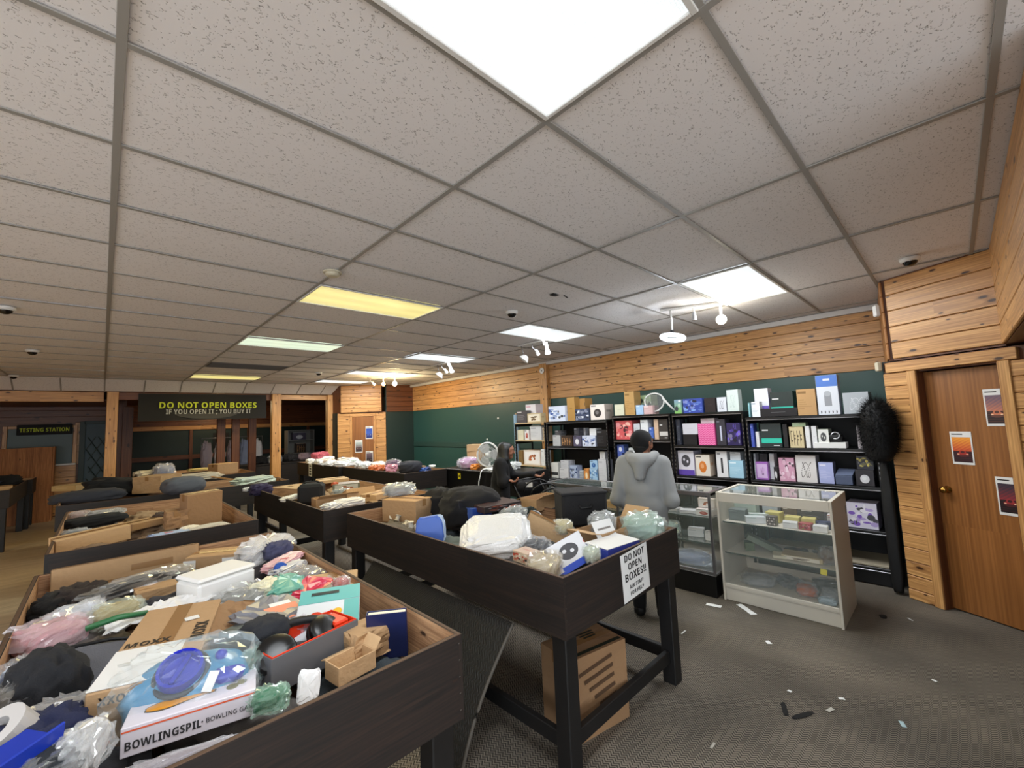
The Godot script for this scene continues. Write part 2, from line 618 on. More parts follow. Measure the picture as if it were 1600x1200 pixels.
# a run of horizontal boards on a wall: from a to b (on the floor plan), board heights from y0 up
func boards(parent: Node3D, a: Vector2, b: Vector2, y0: float, y1: float, each: float, m: Material, thick := 0.02, called := "plank", split := 0.0):
	var d := (b - a).normalized()
	var n := Vector2(-d.y, d.x)          # towards the room when a is at the left, seen from the room
	var ln := a.distance_to(b)
	var y := y0
	while y < y1 - 0.02:
		var h := minf(each, y1 - y)
		var cuts := [0.0, ln]
		if split > 0 and ln > split:
			cuts = [0.0]
			var at := rng.randf_range(0.3, 1.0) * split
			while at < ln - 0.25:
				cuts.append(at)
				at += split * rng.randf_range(0.7, 1.1)
			cuts.append(ln)
		for k in cuts.size() - 1:
			var l: float = cuts[k + 1] - cuts[k]
			var mid: float = (cuts[k + 1] + cuts[k]) / 2
			var p := a + d * mid + n * (thick * 0.5 + rng.randf_range(-0.0015, 0.0015))
			var st := new_st()
			bx(st, Vector3.ZERO, Vector3(l - 0.002, h - 0.004, thick), 0.005, Basis.IDENTITY, Vector2(rng.randf() * 7, rng.randf() * 3))
			var o := inst(called, done(st), m, parent)
			o.global_position = Vector3(p.x, y + h / 2, p.y)
			o.global_rotation = Vector3(0, -atan2(d.y, d.x), 0)
		y += each

func slab_wall(called: String, a: Vector2, b: Vector2, y0: float, y1: float, m: Material, thick := 0.15) -> MeshInstance3D:
	var d := (b - a).normalized()
	var n := Vector2(-d.y, d.x)
	var p := (a + b) / 2 - n * thick / 2
	return struct(called, box(Vector3(a.distance_to(b), y1 - y0, thick), 0), m, Vector3(p.x, (y0 + y1) / 2, p.y), Vector3(0, -atan2(d.y, d.x), 0))

func post(called: String, c: Vector3, s: Vector3, m: Material, parent: Node3D = self) -> MeshInstance3D:
	var st := new_st()
	bx(st, Vector3.ZERO, s, 0.006, Basis.IDENTITY, Vector2(c.x * 1.7, c.z * 0.9))
	var o := inst(called, done(st), m, parent, c)
	if parent == self: o.set_meta("kind", "structure")
	return o

const BAY_A := Vector2(5.30, -0.42)      # the near door bay, lower wall: left end
const BAY_B := Vector2(4.80, 0.446)
const FAR_A := Vector2(4.60, -11.62)      # the far door bay
const FAR_B := Vector2(5.62, -10.86)

func walls():
	# right wall: green panels below, five boards of knotty pine above
	var w := slab_wall("wall_right", Vector2(6.4, -10.8), Vector2(6.4, -0.4), 0.0, CH + 0.05, M.green)
	boards(w, Vector2(6.4, -10.78), Vector2(6.4, -5.72), 2.15, 2.86, 0.142, M.pine, 0.02)
	boards(w, Vector2(6.4, -5.52), Vector2(6.4, -0.44), 2.15, 2.86, 0.142, M.pine, 0.02)
	post("trim_post", Vector3(6.35, 1.45, -5.62), Vector3(0.11, 2.82, 0.19), M.pine)
	struct("trim_ceiling_channel", box(Vector3(0.07, 0.065, 10.36), 0.004), M.trim_grey, Vector3(6.345, CH - 0.034, -5.62))
	struct("trim_chair_rail", box(Vector3(0.018, 0.12, 4.9), 0.004), mat("rail_green", Color(0.13, 0.24, 0.22), 0.5), Vector3(6.385, 1.22, -8.25))
	# near door bay: lower wall with a door opening, boxed-out boards above it
	var d := (BAY_B - BAY_A).normalized()
	var b := holder("wall_bay")
	for s in [[0.0, 0.20], [0.84, 1.0]]:
		boards(b, BAY_A + d * s[0], BAY_A + d * s[1], 0.09, 2.03, 0.121, M.pine, 0.02, "plank")
	boards(b, BAY_A, BAY_A + d * 0.26, 0.0, 0.09, 0.09, M.pine, 0.026, "base_board")
	boards(b, BAY_A + d * 0.03, BAY_A + d * 0.92, 2.03, 2.125, 0.095, M.pine, 0.032, "head_board")
	var n := Vector2(-d.y, d.x)
	for s in [[0.195, 0.07], [0.80, 0.07]]:
		var st := new_st()
		bx(st, Vector3.ZERO, Vector3(s[1], 2.03, 0.03), 0.004, Basis.IDENTITY, Vector2(s[0], 0.3))
		var p: Vector2 = BAY_A + d * (s[0] + s[1] / 2) + n * 0.017
		inst("door_casing", done(st), M.pine, b, Vector3(p.x, 1.015, p.y), Vector3(0, -atan2(d.y, d.x), 0))
	for s in [0.258, 0.800]:      # the sides of the opening
		var p: Vector2 = BAY_A + d * s - n * 0.045
		inst("door_jamb", box(Vector3(0.02, 2.02, 0.12), 0.002), M.pine_dark, b, Vector3(p.x, 1.01, p.y), Vector3(0, -atan2(d.y, d.x), 0))
	slab_wall("wall_bay_left", BAY_A - n * 0.001, BAY_A + d * 0.25 - n * 0.001, 0, 2.13, M.pine_dark, 0.14)
	slab_wall("wall_bay_right", BAY_A + d * 0.805 - n * 0.001, BAY_A + d * 1.05 - n * 0.001, 0, 2.13, M.pine_dark, 0.14)
	slab_wall("wall_bay_head", BAY_A + d * 0.25 - n * 0.002, BAY_A + d * 0.805 - n * 0.002, 2.02, 2.13, M.pine_dark, 0.14)
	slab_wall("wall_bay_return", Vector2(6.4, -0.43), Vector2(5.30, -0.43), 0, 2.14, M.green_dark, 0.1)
	# the boxed-out band over it
	var q1 := Vector2(5.24, -0.335)
	var q2 := Vector2(4.87, 0.32)
	var e := (q2 - q1).normalized()
	var over := slab_wall("wall_bay_band", q1, q2, 2.14, CH + 0.03, M.pine_dark, 0.2)
	boards(over, q1, q2, 2.155, CH - 0.004, 0.1484, M.pine, 0.02)
	slab_wall("wall_bay_band_side", Vector2(6.4, -0.47), Vector2(5.25, -0.37), 2.14, CH + 0.03, M.pine_dark, 0.12)
	boards(over, Vector2(6.36, -0.47), Vector2(5.235, -0.36), 2.155, CH - 0.004, 0.1484, mat_dup("pine", "pine_side_shade", Color(0.86, 0.8, 0.75)), 0.02)  # side boards: their shade is put into a darker pine tint
	# the short wall at the right of the camera
	var near := slab_wall("wall_near_band", Vector2(4.90, 0.32), Vector2(2.05, 0.30), 2.15, CH + 0.03, M.pine_dark, 0.2)
	boards(near, Vector2(4.88, 0.32), Vector2(2.06, 0.30), 2.155, CH - 0.004, 0.1484, M.pine, 0.02)
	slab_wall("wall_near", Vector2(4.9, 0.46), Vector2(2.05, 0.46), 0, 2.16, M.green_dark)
	slab_wall("wall_near_end", Vector2(2.05, 0.32), Vector2(2.05, 4.2), 0, CH + 0.03, M.pine, 0.15)
	# added shop front behind the camera: glowing frosted panes brighten the ceiling
	slab_wall("wall_back_sill", Vector2(2.2, 4.1), Vector2(-4.4, 4.1), 0, 0.35, M.plain_wall)
	slab_wall("wall_back_head", Vector2(2.2, 4.1), Vector2(-4.4, 4.1), 2.6, CH + 0.03, M.plain_wall)
	slab_wall("wall_left_sill", Vector2(-4.35, 4.2), Vector2(-4.35, -2.2), 0, 0.35, M.plain_wall)
	slab_wall("wall_left_head", Vector2(-4.35, 4.2), Vector2(-4.35, -2.2), 2.6, CH + 0.03, M.plain_wall)
	slab_wall("wall_left", Vector2(-4.35, -2.2), Vector2(-4.35, -14.7), 0, CH + 0.03, M.pine)
	for k in 4:
		added_shop_window(Vector3(-3.53 + 1.62 * k, 1.475, 4.17), PI, 1.56)
		added_shop_window(Vector3(-4.42, 1.475, 3.3 - 1.55 * k), PI / 2, 1.5)

func added_shop_window(at: Vector3, turn: float, w: float):  # an added glowing pane with a fill light before it
	var o := holder("added_window_2", at, turn)
	inst("pane", box(Vector3(w - 0.08, 2.17, 0.02), 0.001), glow("added_pane_glow", Color(0.9, 0.95, 1.0), 1.0), o)
	for s in [-1, 1]:
		inst("window_frame", box(Vector3(0.06, 2.25, 0.1), 0.004), M.silver, o, Vector3(s * (w / 2 - 0.01), 0, 0))
		inst("window_frame", box(Vector3(w - 0.09, 0.05, 0.1), 0.004), M.silver, o, Vector3(0, s * 1.1, 0))
	var a := AreaLight3D.new()
	a.name = "added_window_fill"
	a.area_size = Vector2(w - 0.1, 2.1)
	a.light_color = Color(0.92, 0.96, 1.0)
	a.light_energy = added_window_energy
	a.area_range = 25.0
	a.shadow_enabled = true
	a.rotation.y = PI
	a.position.z = 0.03
	o.add_child(a)

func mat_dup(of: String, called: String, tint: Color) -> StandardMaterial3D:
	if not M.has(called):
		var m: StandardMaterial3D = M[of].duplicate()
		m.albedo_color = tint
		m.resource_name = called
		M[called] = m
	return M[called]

func floors():
	struct("floor", box(Vector3(7.0, 0.1, 22.0), 0), M.carpet, Vector3(3.22, -0.05, -6.8))
	struct("floor_vinyl", box(Vector3(4.6, 0.1, 22.0), 0), M.vinyl, Vector3(-2.58, -0.05, -6.8))
	struct("trim_floor_strip", box(Vector3(0.03, 0.006, 21.9), 0.002), M.silver, Vector3(-0.28, 0.003, -6.8))

func far_end():
	# the ceiling drops in a slanted band of tiles to the beam over the far alcoves
	var s := holder("ceiling_slope")
	var y0 := CH
	var y1 := 2.68
	var z0 := -11.60
	var z1 := -12.02
	var ln := Vector2(z0 - z1, y0 - y1).length()
	var an := atan2(y0 - y1, z0 - z1)
	inst("slab", box(Vector3(10.8, 0.05, ln + 0.06), 0), M.plain_wall, s, Vector3(1.0, (y0 + y1) / 2 + 0.05, (z0 + z1) / 2 - 0.02), Vector3(-an, 0, 0))
	for i in range(-6, 9):
		inst("ceiling_tile", box(Vector3(0.60, 0.014, ln - 0.02), 0.002), M.ceiling_tile, s, Vector3(GX + 0.6096 * (i + 0.5), (y0 + y1) / 2 + 0.012, (z0 + z1) / 2), Vector3(-an, 0, 0))
		inst("cross_tee", box(Vector3(0.022, 0.006, ln), 0.001), M.tee, s, Vector3(GX + 0.6096 * i, (y0 + y1) / 2, (z0 + z1) / 2), Vector3(-an, 0, 0))
	# beam and posts
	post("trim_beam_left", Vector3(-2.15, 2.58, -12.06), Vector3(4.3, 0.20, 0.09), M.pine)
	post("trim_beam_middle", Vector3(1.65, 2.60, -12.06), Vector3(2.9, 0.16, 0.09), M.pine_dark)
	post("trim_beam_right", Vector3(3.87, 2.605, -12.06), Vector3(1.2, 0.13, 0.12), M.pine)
	var k := [[0.13, 0.175], [3.18, 0.21], [4.53, 0.165]]
	for p in k:
		post("trim_post", Vector3(p[0], 1.34, -12.0), Vector3(p[1], 2.68, 0.17), M.pine)
	for x in [2.14, 2.45, 2.82]:
		post("trim_slat_post", Vector3(x, 1.24, -12.75), Vector3(0.17, 2.48, 0.12), M.pine_dark)
	# ceiling of the alcoves: dark boards
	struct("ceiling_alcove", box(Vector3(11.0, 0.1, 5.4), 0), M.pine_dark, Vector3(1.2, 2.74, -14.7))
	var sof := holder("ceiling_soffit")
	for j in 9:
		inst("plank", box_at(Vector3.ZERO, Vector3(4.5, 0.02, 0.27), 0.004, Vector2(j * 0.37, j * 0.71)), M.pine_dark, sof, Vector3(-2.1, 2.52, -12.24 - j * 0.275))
	# left alcove: window and lattice door in a wall of boards
	var lw := slab_wall("wall_far_left", Vector2(-4.4, -14.5), Vector2(0.42, -14.5), 0, 2.72, M.pine_dark)
	boards(lw, Vector2(-4.3, -14.5), Vector2(-1.62, -14.5), 0.02, 2.14, 0.143, M.pine)
	boards(lw, Vector2(-1.6, -14.5), Vector2(-0.42, -14.5), 0.02, 1.16, 0.143, M.pine)
	boards(lw, Vector2(-0.47, -14.5), Vector2(-0.36, -14.5), 1.16, 2.14, 0.143, M.pine)
	boards(lw, Vector2(-4.3, -14.5), Vector2(0.40, -14.5), 2.14, 2.52, 0.143, M.pine_dark)
	var win := holder("window_1", Vector3(-1.0, 1.62, -14.47))
	inst("pane", box(Vector3(1.0, 0.86, 0.012), 0.001), mat("misted", Color(0.27, 0.34, 0.34), 0.45), win)
	for sx in [-0.54, 0.54]:
		inst("window_frame", box(Vector3(0.07, 0.92, 0.06), 0.006), M.pine, win, Vector3(sx, 0, 0.02))
	inst("window_frame", box(Vector3(1.01, 0.06, 0.06), 0.006), M.pine, win, Vector3(0, 0.43, 0.02))
	inst("window_sill", box(Vector3(1.14, 0.035, 0.2), 0.004), M.white, win, Vector3(0, -0.445, 0.1))
	var ld := holder("door_1", Vector3(0.02, 0, -14.46))
	inst("door_frame", box_at(Vector3(-0.36, 1.08, 0), Vector3(0.1, 2.16, 0.08), 0.005), M.green_dark, ld)
	inst("door_frame", box_at(Vector3(0.36, 1.08, 0), Vector3(0.06, 2.16, 0.08), 0.005), M.green_dark, ld)
	inst("door_frame", box_at(Vector3(0, 2.13, 0), Vector3(0.68, 0.08, 0.08), 0.005), M.green_dark, ld)
	inst("door_panel", box(Vector3(0.66, 2.1, 0.02), 0.002), mat("door_blue", Color(0.17, 0.26, 0.30), 0.5), ld, Vector3(0, 1.05, -0.02))
	var st := new_st()
	for i in range(-5, 9):
		for sg in [-1.0, 1.0]:
			var pts := []
			for t in 13:
				var yy := 0.1 + t * 0.14
				var xx: float = sg * ((yy - 1.0) * 0.55) + i * 0.18 - 0.2
				if absf(xx) < 0.31: pts.append(Vector3(xx, yy, 0.015))
			if pts.size() > 1: tube(st, pts, 0.011, 5)
	inst("lattice", done(st), M.green_dark, ld)
	# the deep alcove behind the banner: green panels, wood battens and band
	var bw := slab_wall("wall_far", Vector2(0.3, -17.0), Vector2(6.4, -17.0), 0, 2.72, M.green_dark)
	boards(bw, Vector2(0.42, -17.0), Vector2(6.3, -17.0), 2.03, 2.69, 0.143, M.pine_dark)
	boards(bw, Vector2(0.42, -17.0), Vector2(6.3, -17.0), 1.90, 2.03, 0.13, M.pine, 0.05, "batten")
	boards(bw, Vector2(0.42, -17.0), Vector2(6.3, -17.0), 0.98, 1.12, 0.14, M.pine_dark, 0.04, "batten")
	for x in [2.05, 3.65, 5.6]:
		post("batten", Vector3(0, 0, 0), Vector3(0.09, 1.9, 0.04), M.pine_dark, bw).global_position = Vector3(x, 0.95, -16.97)
	slab_wall("wall_alcove_left", Vector2(0.42, -14.4), Vector2(0.42, -17.1), 0, 2.72, M.pine_dark)
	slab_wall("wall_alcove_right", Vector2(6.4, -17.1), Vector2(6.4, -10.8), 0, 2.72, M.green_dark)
	post("trim_alcove_post", Vector3(0.45, 1.25, -14.35), Vector3(0.2, 2.5, 0.12), M.pine_dark)
	# far door bay
	var d := (FAR_B - FAR_A).normalized()
	var n := Vector2(-d.y, d.x)
	var L := FAR_A.distance_to(FAR_B)
	var fb := slab_wall("wall_far_bay", FAR_A, FAR_B, 0, 2.16, M.pine_dark, 0.1)
	boards(fb, FAR_A, FAR_A + d * 0.36, 0, 2.14, 0.121, M.pine)
	boards(fb, FAR_A + d * 0.98, FAR_B, 0, 2.14, 0.121, M.pine)
	boards(fb, FAR_A + d * 0.36, FAR_A + d * 0.98, 2.05, 2.14, 0.1, M.pine)
	var p1 := FAR_A + n * 0.06 + d * 0.10
	var p2 := FAR_B + n * 0.06 - d * 0.10
	var fp := slab_wall("wall_far_band", p1, p2, 2.15, CH + 0.03, M.pine_dark, 0.16)
	boards(fp, p1, p2, 2.16, CH, 0.105, M.pine)
	var fr := slab_wall("wall_far_right", FAR_B, Vector2(6.4, -10.72), 0, CH + 0.03, M.green_dark, 0.1)
	boards(fr, FAR_B + Vector2(0.02, 0), Vector2(6.4, -10.72), 2.15, CH, 0.143, M.pine_dark)
	slab_wall("wall_far_return_green", Vector2(4.56, -12.05), FAR_A, 0, 2.16, M.green_dark, 0.08)
	slab_wall("wall_far_return", Vector2(4.56, -12.05), p1, 2.15, CH + 0.03, M.pine_dark, 0.08)
	door("door_2", FAR_A + d * 0.67 + n * 0.012, atan2(d.y, d.x), 0.56, 2.03, 0.03, true)

func door(called: String, p: Vector2, an: float, w: float, h: float, thick: float, casing: bool) -> Node3D:
	var o := holder(called, Vector3(p.x, 0, p.y), -an)
	var st := new_st()
	bx(st, Vector3(0, h / 2 + 0.01, 0), Vector3(w, h, thick), 0.002, Basis.IDENTITY, Vector2(0.3, 0.1))
	inst("door_leaf", done(st), M.door_wood, o)
	if casing:
		for s in [-1, 1]:
			inst("door_casing", box_at(Vector3(s * (w / 2 + 0.03), h / 2, 0.012), Vector3(0.06, h + 0.08, 0.04), 0.004), M.pine, o)
		inst("door_casing", box_at(Vector3(0, h + 0.05, 0.012), Vector3(w + 0.12, 0.07, 0.04), 0.004), M.pine, o)
	return o

func doors():
	var d := (BAY_B - BAY_A).normalized()
	var n := Vector2(-d.y, d.x)
	var o: Node3D = door("door_3", BAY_A + d * 0.53 - n * 0.085, atan2(d.y, d.x), 0.55, 2.0, 0.035, false)
	var kn := inst("knob", turned([Vector2(0.0, 0), Vector2(0.03, 0), Vector2(0.03, 0.006), Vector2(0.011, 0.012), Vector2(0.011, 0.03), Vector2(0.026, 0.04), Vector2(0.028, 0.055), Vector2(0.018, 0.066), Vector2(0.0, 0.068)], 18, true), M.brass, o, Vector3(-0.195, 1.0, 0.018), Vector3(PI / 2, 0, 0))

# ------------------------------------------------------------------ fittings on the ceiling and walls
func fixtures():
	var domes := [["cut by the left edge", -0.64, -5.6], ["at left, second from the edge", -0.68, -8.1], ["on the last row at far left", -1.15, -11.3], ["small and dark, behind the air grille", 3.14, -8.9], ["between yellowish and white panels", 3.10, -3.16], ["above the planked bay", 4.60, -0.13]]
	for k in domes.size():
		var o := thing("dome_camera", "black dome camera on a white ceiling base, " + domes[k][0], "camera", Vector3(domes[k][1], CH - 0.004, domes[k][2]), 0.0, "dome cameras on the ceiling")
		inst("base", turned([Vector2(0.0, -0.03), Vector2(0.05, -0.03), Vector2(0.062, -0.022), Vector2(0.066, 0.0), Vector2(0, 0)], 22, true), M.white, o)
		var p := []
		for i in 7:
			p.append(Vector2(0.047 * sin(i * PI / 12), -0.028 - 0.036 * cos(i * PI / 12)))
		inst("dome", turned(p, 20, true), mat("dome_black", Color(0.02, 0.02, 0.025), 0.12), o)
	var sm := thing("smoke_detector", "round cream smoke detector on the ceiling beside the yellowish panel", "detector", Vector3(1.20, CH - 0.004, -3.12))
	inst("base", turned([Vector2(0, -0.012), Vector2(0.062, -0.012), Vector2(0.066, -0.008), Vector2(0.066, 0), Vector2(0, 0)], 26), mat("cream", Color(0.76, 0.73, 0.64), 0.5), sm)
	inst("cover", turned([Vector2(0, -0.036), Vector2(0.036, -0.035), Vector2(0.05, -0.026), Vector2(0.052, -0.012), Vector2(0, -0.012)], 26), M.cream, sm)
	# a burst hole in a tile
	tag(inst("ceiling_hole", lump(Vector3(0.1, 0.01, 0.07), 4, 0.5, 3.0, true, 18, 6), M.black, self, Vector3(3.02, CH - 0.006, -2.5)), "ragged black hole with crumbs in a ceiling tile left of the ring light", "hole")
	tag(inst("ceiling_crack", lump(Vector3(0.12, 0.008, 0.014), 9, 0.6, 4.0, true, 14, 6), M.black, self, Vector3(3.16, CH - 0.005, -2.47), Vector3(0, 0.3, 0)), "thin black crack trailing from the hole in the ceiling tile", "crack")
	# track lights along the right wall: bar, stems, heads
	track(Vector3(4.42, CH, -2.12), Vector3(4.68, CH, -1.58), [[0.12, "ring"], [0.52, "bare"], [0.95, "bulb"]], "white ceiling track with a glowing ring lamp and a bright bulb")
	track(Vector3(4.58, CH, -4.52), Vector3(4.55, CH, -3.98), [[0.05, "cup"], [0.5, "small"], [0.95, "spot"]], "white ceiling track with three unlit spots before the knotty pine post")
	track(Vector3(4.62, CH, -7.0), Vector3(4.58, CH, -6.35), [[0.3, "cup"], [0.55, "small"], [0.92, "spot"]], "white ceiling track with unlit spots under the third white panel")
	track(Vector3(4.40, CH, -9.3), Vector3(4.80, CH, -8.8), [[0.05, "small"], [0.55, "warm"], [0.98, "spotbulb"]], "farthest ceiling track with one warm and one dazzling white bulb")
	# small white sensors and a round sign
	tag(inst("wall_sensor", box(Vector3(0.05, 0.11, 0.045), 0.01), M.white, self, Vector3(5.265, 2.63, -0.42), Vector3(0, 0.5, 0)), "white motion sensor on the corner of the boxed-out pine boards", "sensor")
	tag(inst("wall_sensor", box(Vector3(0.05, 0.085, 0.04), 0.008), M.cream, self, Vector3(5.275, 2.10, -0.455), Vector3(0, 0.5, 0)), "cream sensor lower down, at the top of the green wall", "sensor")
	var rs := thing("round_sign", "round white disc with a dark mark on the knotty pine post", "sign", Vector3(6.285, 2.72, -5.62), -PI / 2)
	inst("disc", turned([Vector2(0, 0.006), Vector2(0.058, 0.006), Vector2(0.06, 0.0), Vector2(0, 0)], 28), M.white, rs, Vector3.ZERO, Vector3(PI / 2, 0, 0))
	inst("mark", bar([Vector3(-0.02, 0.015, 0.008), Vector3(0.01, 0.0, 0.008), Vector3(-0.015, -0.02, 0.008)], 0.006, 6), M.black, rs)

func track(a: Vector3, b: Vector3, heads: Array, label: String):
	var o := thing("track_light", label, "light", Vector3(a.x, CH, a.z), 0.0, "track lights along the right wall")
	var d := b - a
	inst("track", box(Vector3(d.length() + 0.06, 0.022, 0.034), 0.003), M.white, o, d / 2 + Vector3(0, -0.014, 0), Vector3(0, -atan2(d.z, d.x), 0))
	for h in heads:
		var p: Vector3 = d * h[0] + Vector3(0, -0.025, 0)
		match h[1]:
			"ring":
				inst("stem", bar([p, p + Vector3(0.0, -0.1, 0.01), p + Vector3(-0.03, -0.24, 0.02)], 0.011), M.white, o)
				var c := p + Vector3(-0.03, -0.31, 0.02)
				inst("hub", turned([Vector2(0, 0), Vector2(0.05, 0.0), Vector2(0.055, 0.02), Vector2(0.02, 0.045), Vector2(0.02, 0.08), Vector2(0, 0.08)], 18), mat("hub_grey", Color(0.05, 0.05, 0.055), 0.9), o, c)
				var ring := []
				for i in 32:
					ring.append(Vector3(cos(TAU * i / 32) * 0.115, 0, sin(TAU * i / 32) * 0.115))
				inst("ring_bulb", bar(ring, 0.022, 10, true, true), glow("ring_glow", Color(0.9, 0.95, 1.0), 1.3), o, c, Vector3(0.12, 0, -0.16))
				lamp(o, c + Vector3(0, -0.13, 0), Color(0.92, 0.96, 1.0), 0.28, 0.05)
			"bulb":
				inst("stem", bar([p, p + Vector3(0, -0.12, 0)], 0.014), M.white, o)
				inst("bulb", sphere(0.052), glow("bulb_glow", Color(1.0, 0.97, 0.88), 4.0), o, p + Vector3(0, -0.165, 0))
				lamp(o, p + Vector3(0, -0.165, 0), Color(1.0, 0.95, 0.85), 0.24, 0.05)
			"spotbulb":
				inst("stem", bar([p, p + Vector3(0, -0.12, 0)], 0.014), M.white, o)
				inst("bulb", sphere(0.055), glow("bulb_glow", Color(1.0, 0.97, 0.88), 4.0), o, p + Vector3(0, -0.165, 0))
				lamp(o, p + Vector3(0, -0.165, 0), Color(1.0, 0.9, 0.68), 1.5, 0.05)
			"warm":
				inst("stem", bar([p, p + Vector3(0, -0.12, 0)], 0.014), M.white, o)
				inst("bulb", sphere(0.045), glow("warm_glow", Color(1.0, 0.75, 0.4), 1.6), o, p + Vector3(0, -0.16, 0))
				lamp(o, p + Vector3(0, -0.16, 0), Color(1.0, 0.8, 0.5), 0.35, 0.045)
			"bare":
				inst("stem", bar([p, p + Vector3(0, -0.07, 0)], 0.01), M.white, o)
				inst("socket", turned([Vector2(0, -0.09), Vector2(0.026, -0.09), Vector2(0.018, 0), Vector2(0, 0)], 14), M.silver, o, p + Vector3(0, -0.05, 0))
			"cup":
				inst("stem", bar([p, p + Vector3(0.02, -0.13, 0.02)], 0.008), M.silver, o)
				inst("spot_head", turned([Vector2(0.03, 0.05), Vector2(0.05, 0.035), Vector2(0.085, -0.03), Vector2(0.08, -0.03), Vector2(0.045, 0.03), Vector2(0, 0.035)], 20), M.white, o, p + Vector3(0.03, -0.19, 0.03), Vector3(0.5, 0, -0.5))
			"small":
				inst("stem", bar([p, p + Vector3(0.0, -0.06, 0.0), p + Vector3(0.06, -0.12, 0.03)], 0.008), M.silver, o)
				inst("spot_head", turned([Vector2(0, 0.06), Vector2(0.02, 0.06), Vector2(0.032, -0.03), Vector2(0.028, -0.03), Vector2(0, 0.0)], 16), M.white, o, p + Vector3(0.07, -0.14, 0.035), Vector3(0.4, 0, 0.8))
			"spot":
				inst("stem", bar([p, p + Vector3(0, -0.07, 0)], 0.014), M.white, o)
				inst("spot_head", turned([Vector2(0, 0.11), Vector2(0.024, 0.11), Vector2(0.027, 0.0), Vector2(0.045, -0.06), Vector2(0.04, -0.06), Vector2(0, -0.02)], 18), M.white, o, p + Vector3(0.03, -0.13, 0.03), Vector3(0.4, 0, 0.6))

func sphere(r: float) -> ArrayMesh:
	var p := []
	for i in 13:
		p.append(Vector2(maxf(0.0, r * sin(i * PI / 12)), -r * cos(i * PI / 12)))
	return turned(p, 22, true)

func lamp(parent: Node3D, at: Vector3, c: Color, e: float, size: float):
	var l := OmniLight3D.new()
	l.name = "bulb_lamp"
	l.light_color = c
	l.light_energy = e
	l.light_size = size
	l.omni_range = 20.0
	l.omni_attenuation = 2.0
	l.shadow_enabled = true
	l.position = at
	parent.add_child(l, true)

# ------------------------------------------------------------------ merchandise bins
const RIM := 0.97
const DEEP := 0.285

# a shallow plywood trough on legs; outside stained nearly black, inside bare plywood
func board(st_out: SurfaceTool, st_in: SurfaceTool, c: Vector3, s: Vector3, inner: int, off: Vector2):
	var all := [1, -1, 2, -2, 3, -3]
	var rest := all.filter(func(f): return f != inner)
	bx(st_out, c, s, 0.0, Basis.IDENTITY, off, rest)
	bx(st_in, c, s, 0.0, Basis.IDENTITY, off + Vector2(0.4, 0.7), [inner])

func bin(x0: float, x1: float, z0: float, z1: float, label: String, rails := true) -> Node3D:
	var o := thing("merchandise_bin", label, "bin", Vector3((x0 + x1) / 2, 0, (z0 + z1) / 2), 0.0, "dark stained plywood bins on legs")
	var hx := (x1 - x0) / 2
	var hz := (z0 - z1) / 2
	var t := 0.019
	var y := RIM - DEEP / 2
	for s in [-1, 1]:
		var so := new_st()
		var si := new_st()
		board(so, si, Vector3(s * (hx - t / 2), y, 0), Vector3(t, DEEP, hz * 2), -s * 1, Vector2(rng.randf() * 5, rng.randf() * 3))
		var m := done(so)
		m = done(si, m)
		m.surface_set_material(0, M.stain)
		m.surface_set_material(1, M.ply)
		inst("side_board", m, null, o)
		so = new_st()
		si = new_st()
		board(so, si, Vector3(0, y, s * (hz - t / 2)), Vector3(hx * 2 - 2 * t, DEEP, t), -s * 3, Vector2(rng.randf() * 5, rng.randf() * 3))
		m = done(so)
		m = done(si, m)
		m.surface_set_material(0, M.stain)
		m.surface_set_material(1, M.ply)
		inst("end_board", m, null, o)
		# the worn raw edge along the rim
		inst("rim_edge", box(Vector3(t * 0.7, 0.003, hz * 2 - 0.004), 0.001), M.edge_wear, o, Vector3(s * (hx - t * 0.45), RIM, 0))
		inst("rim_edge", box(Vector3(hx * 2 - 0.03, 0.003, t * 0.7), 0.001), M.edge_wear, o, Vector3(0, RIM, s * (hz - t * 0.45)))
	inst("bottom_panel", box_at(Vector3(0, RIM - DEEP + 0.012, 0), Vector3(hx * 2 - 2 * t - 0.002, 0.018, hz * 2 - 2 * t - 0.002), 0.0), M.ply, o)
	var lg := box(Vector3(0.088, RIM - DEEP, 0.088), 0.005)
	var lx := hx - 0.07
	var lz := hz - 0.07
	for sx in [-1, 1]:
		for sz in [-1, 1]:
			inst("leg", lg, M.leg_paint, o, Vector3(sx * lx, (RIM - DEEP) / 2, sz * lz))
			# screw heads down the corner of the box
			if z0 > -2:
				for k in 5:
					inst("screw", turned([Vector2(0, 0.0), Vector2(0.004, 0.0), Vector2(0.0032, 0.0015), Vector2(0, 0.002)], 8), mat("screw_steel", Color(0.25, 0.23, 0.21), 0.4, 0.8), o, Vector3(sx * (hx - 0.012), RIM - 0.03 - k * 0.056, sz * hz), Vector3(sz * PI / 2, 0, 0))
	if rails:
		for s in [-1, 1]:
			inst("stretcher", box(Vector3(lx * 2 - 0.09, 0.075, 0.036), 0.004), M.leg_paint, o, Vector3(0, 0.17, s * lz))
			inst("stretcher", box(Vector3(0.036, 0.075, lz * 2 - 0.09), 0.004), M.leg_paint, o, Vector3(s * lx, 0.17, 0))
	return o

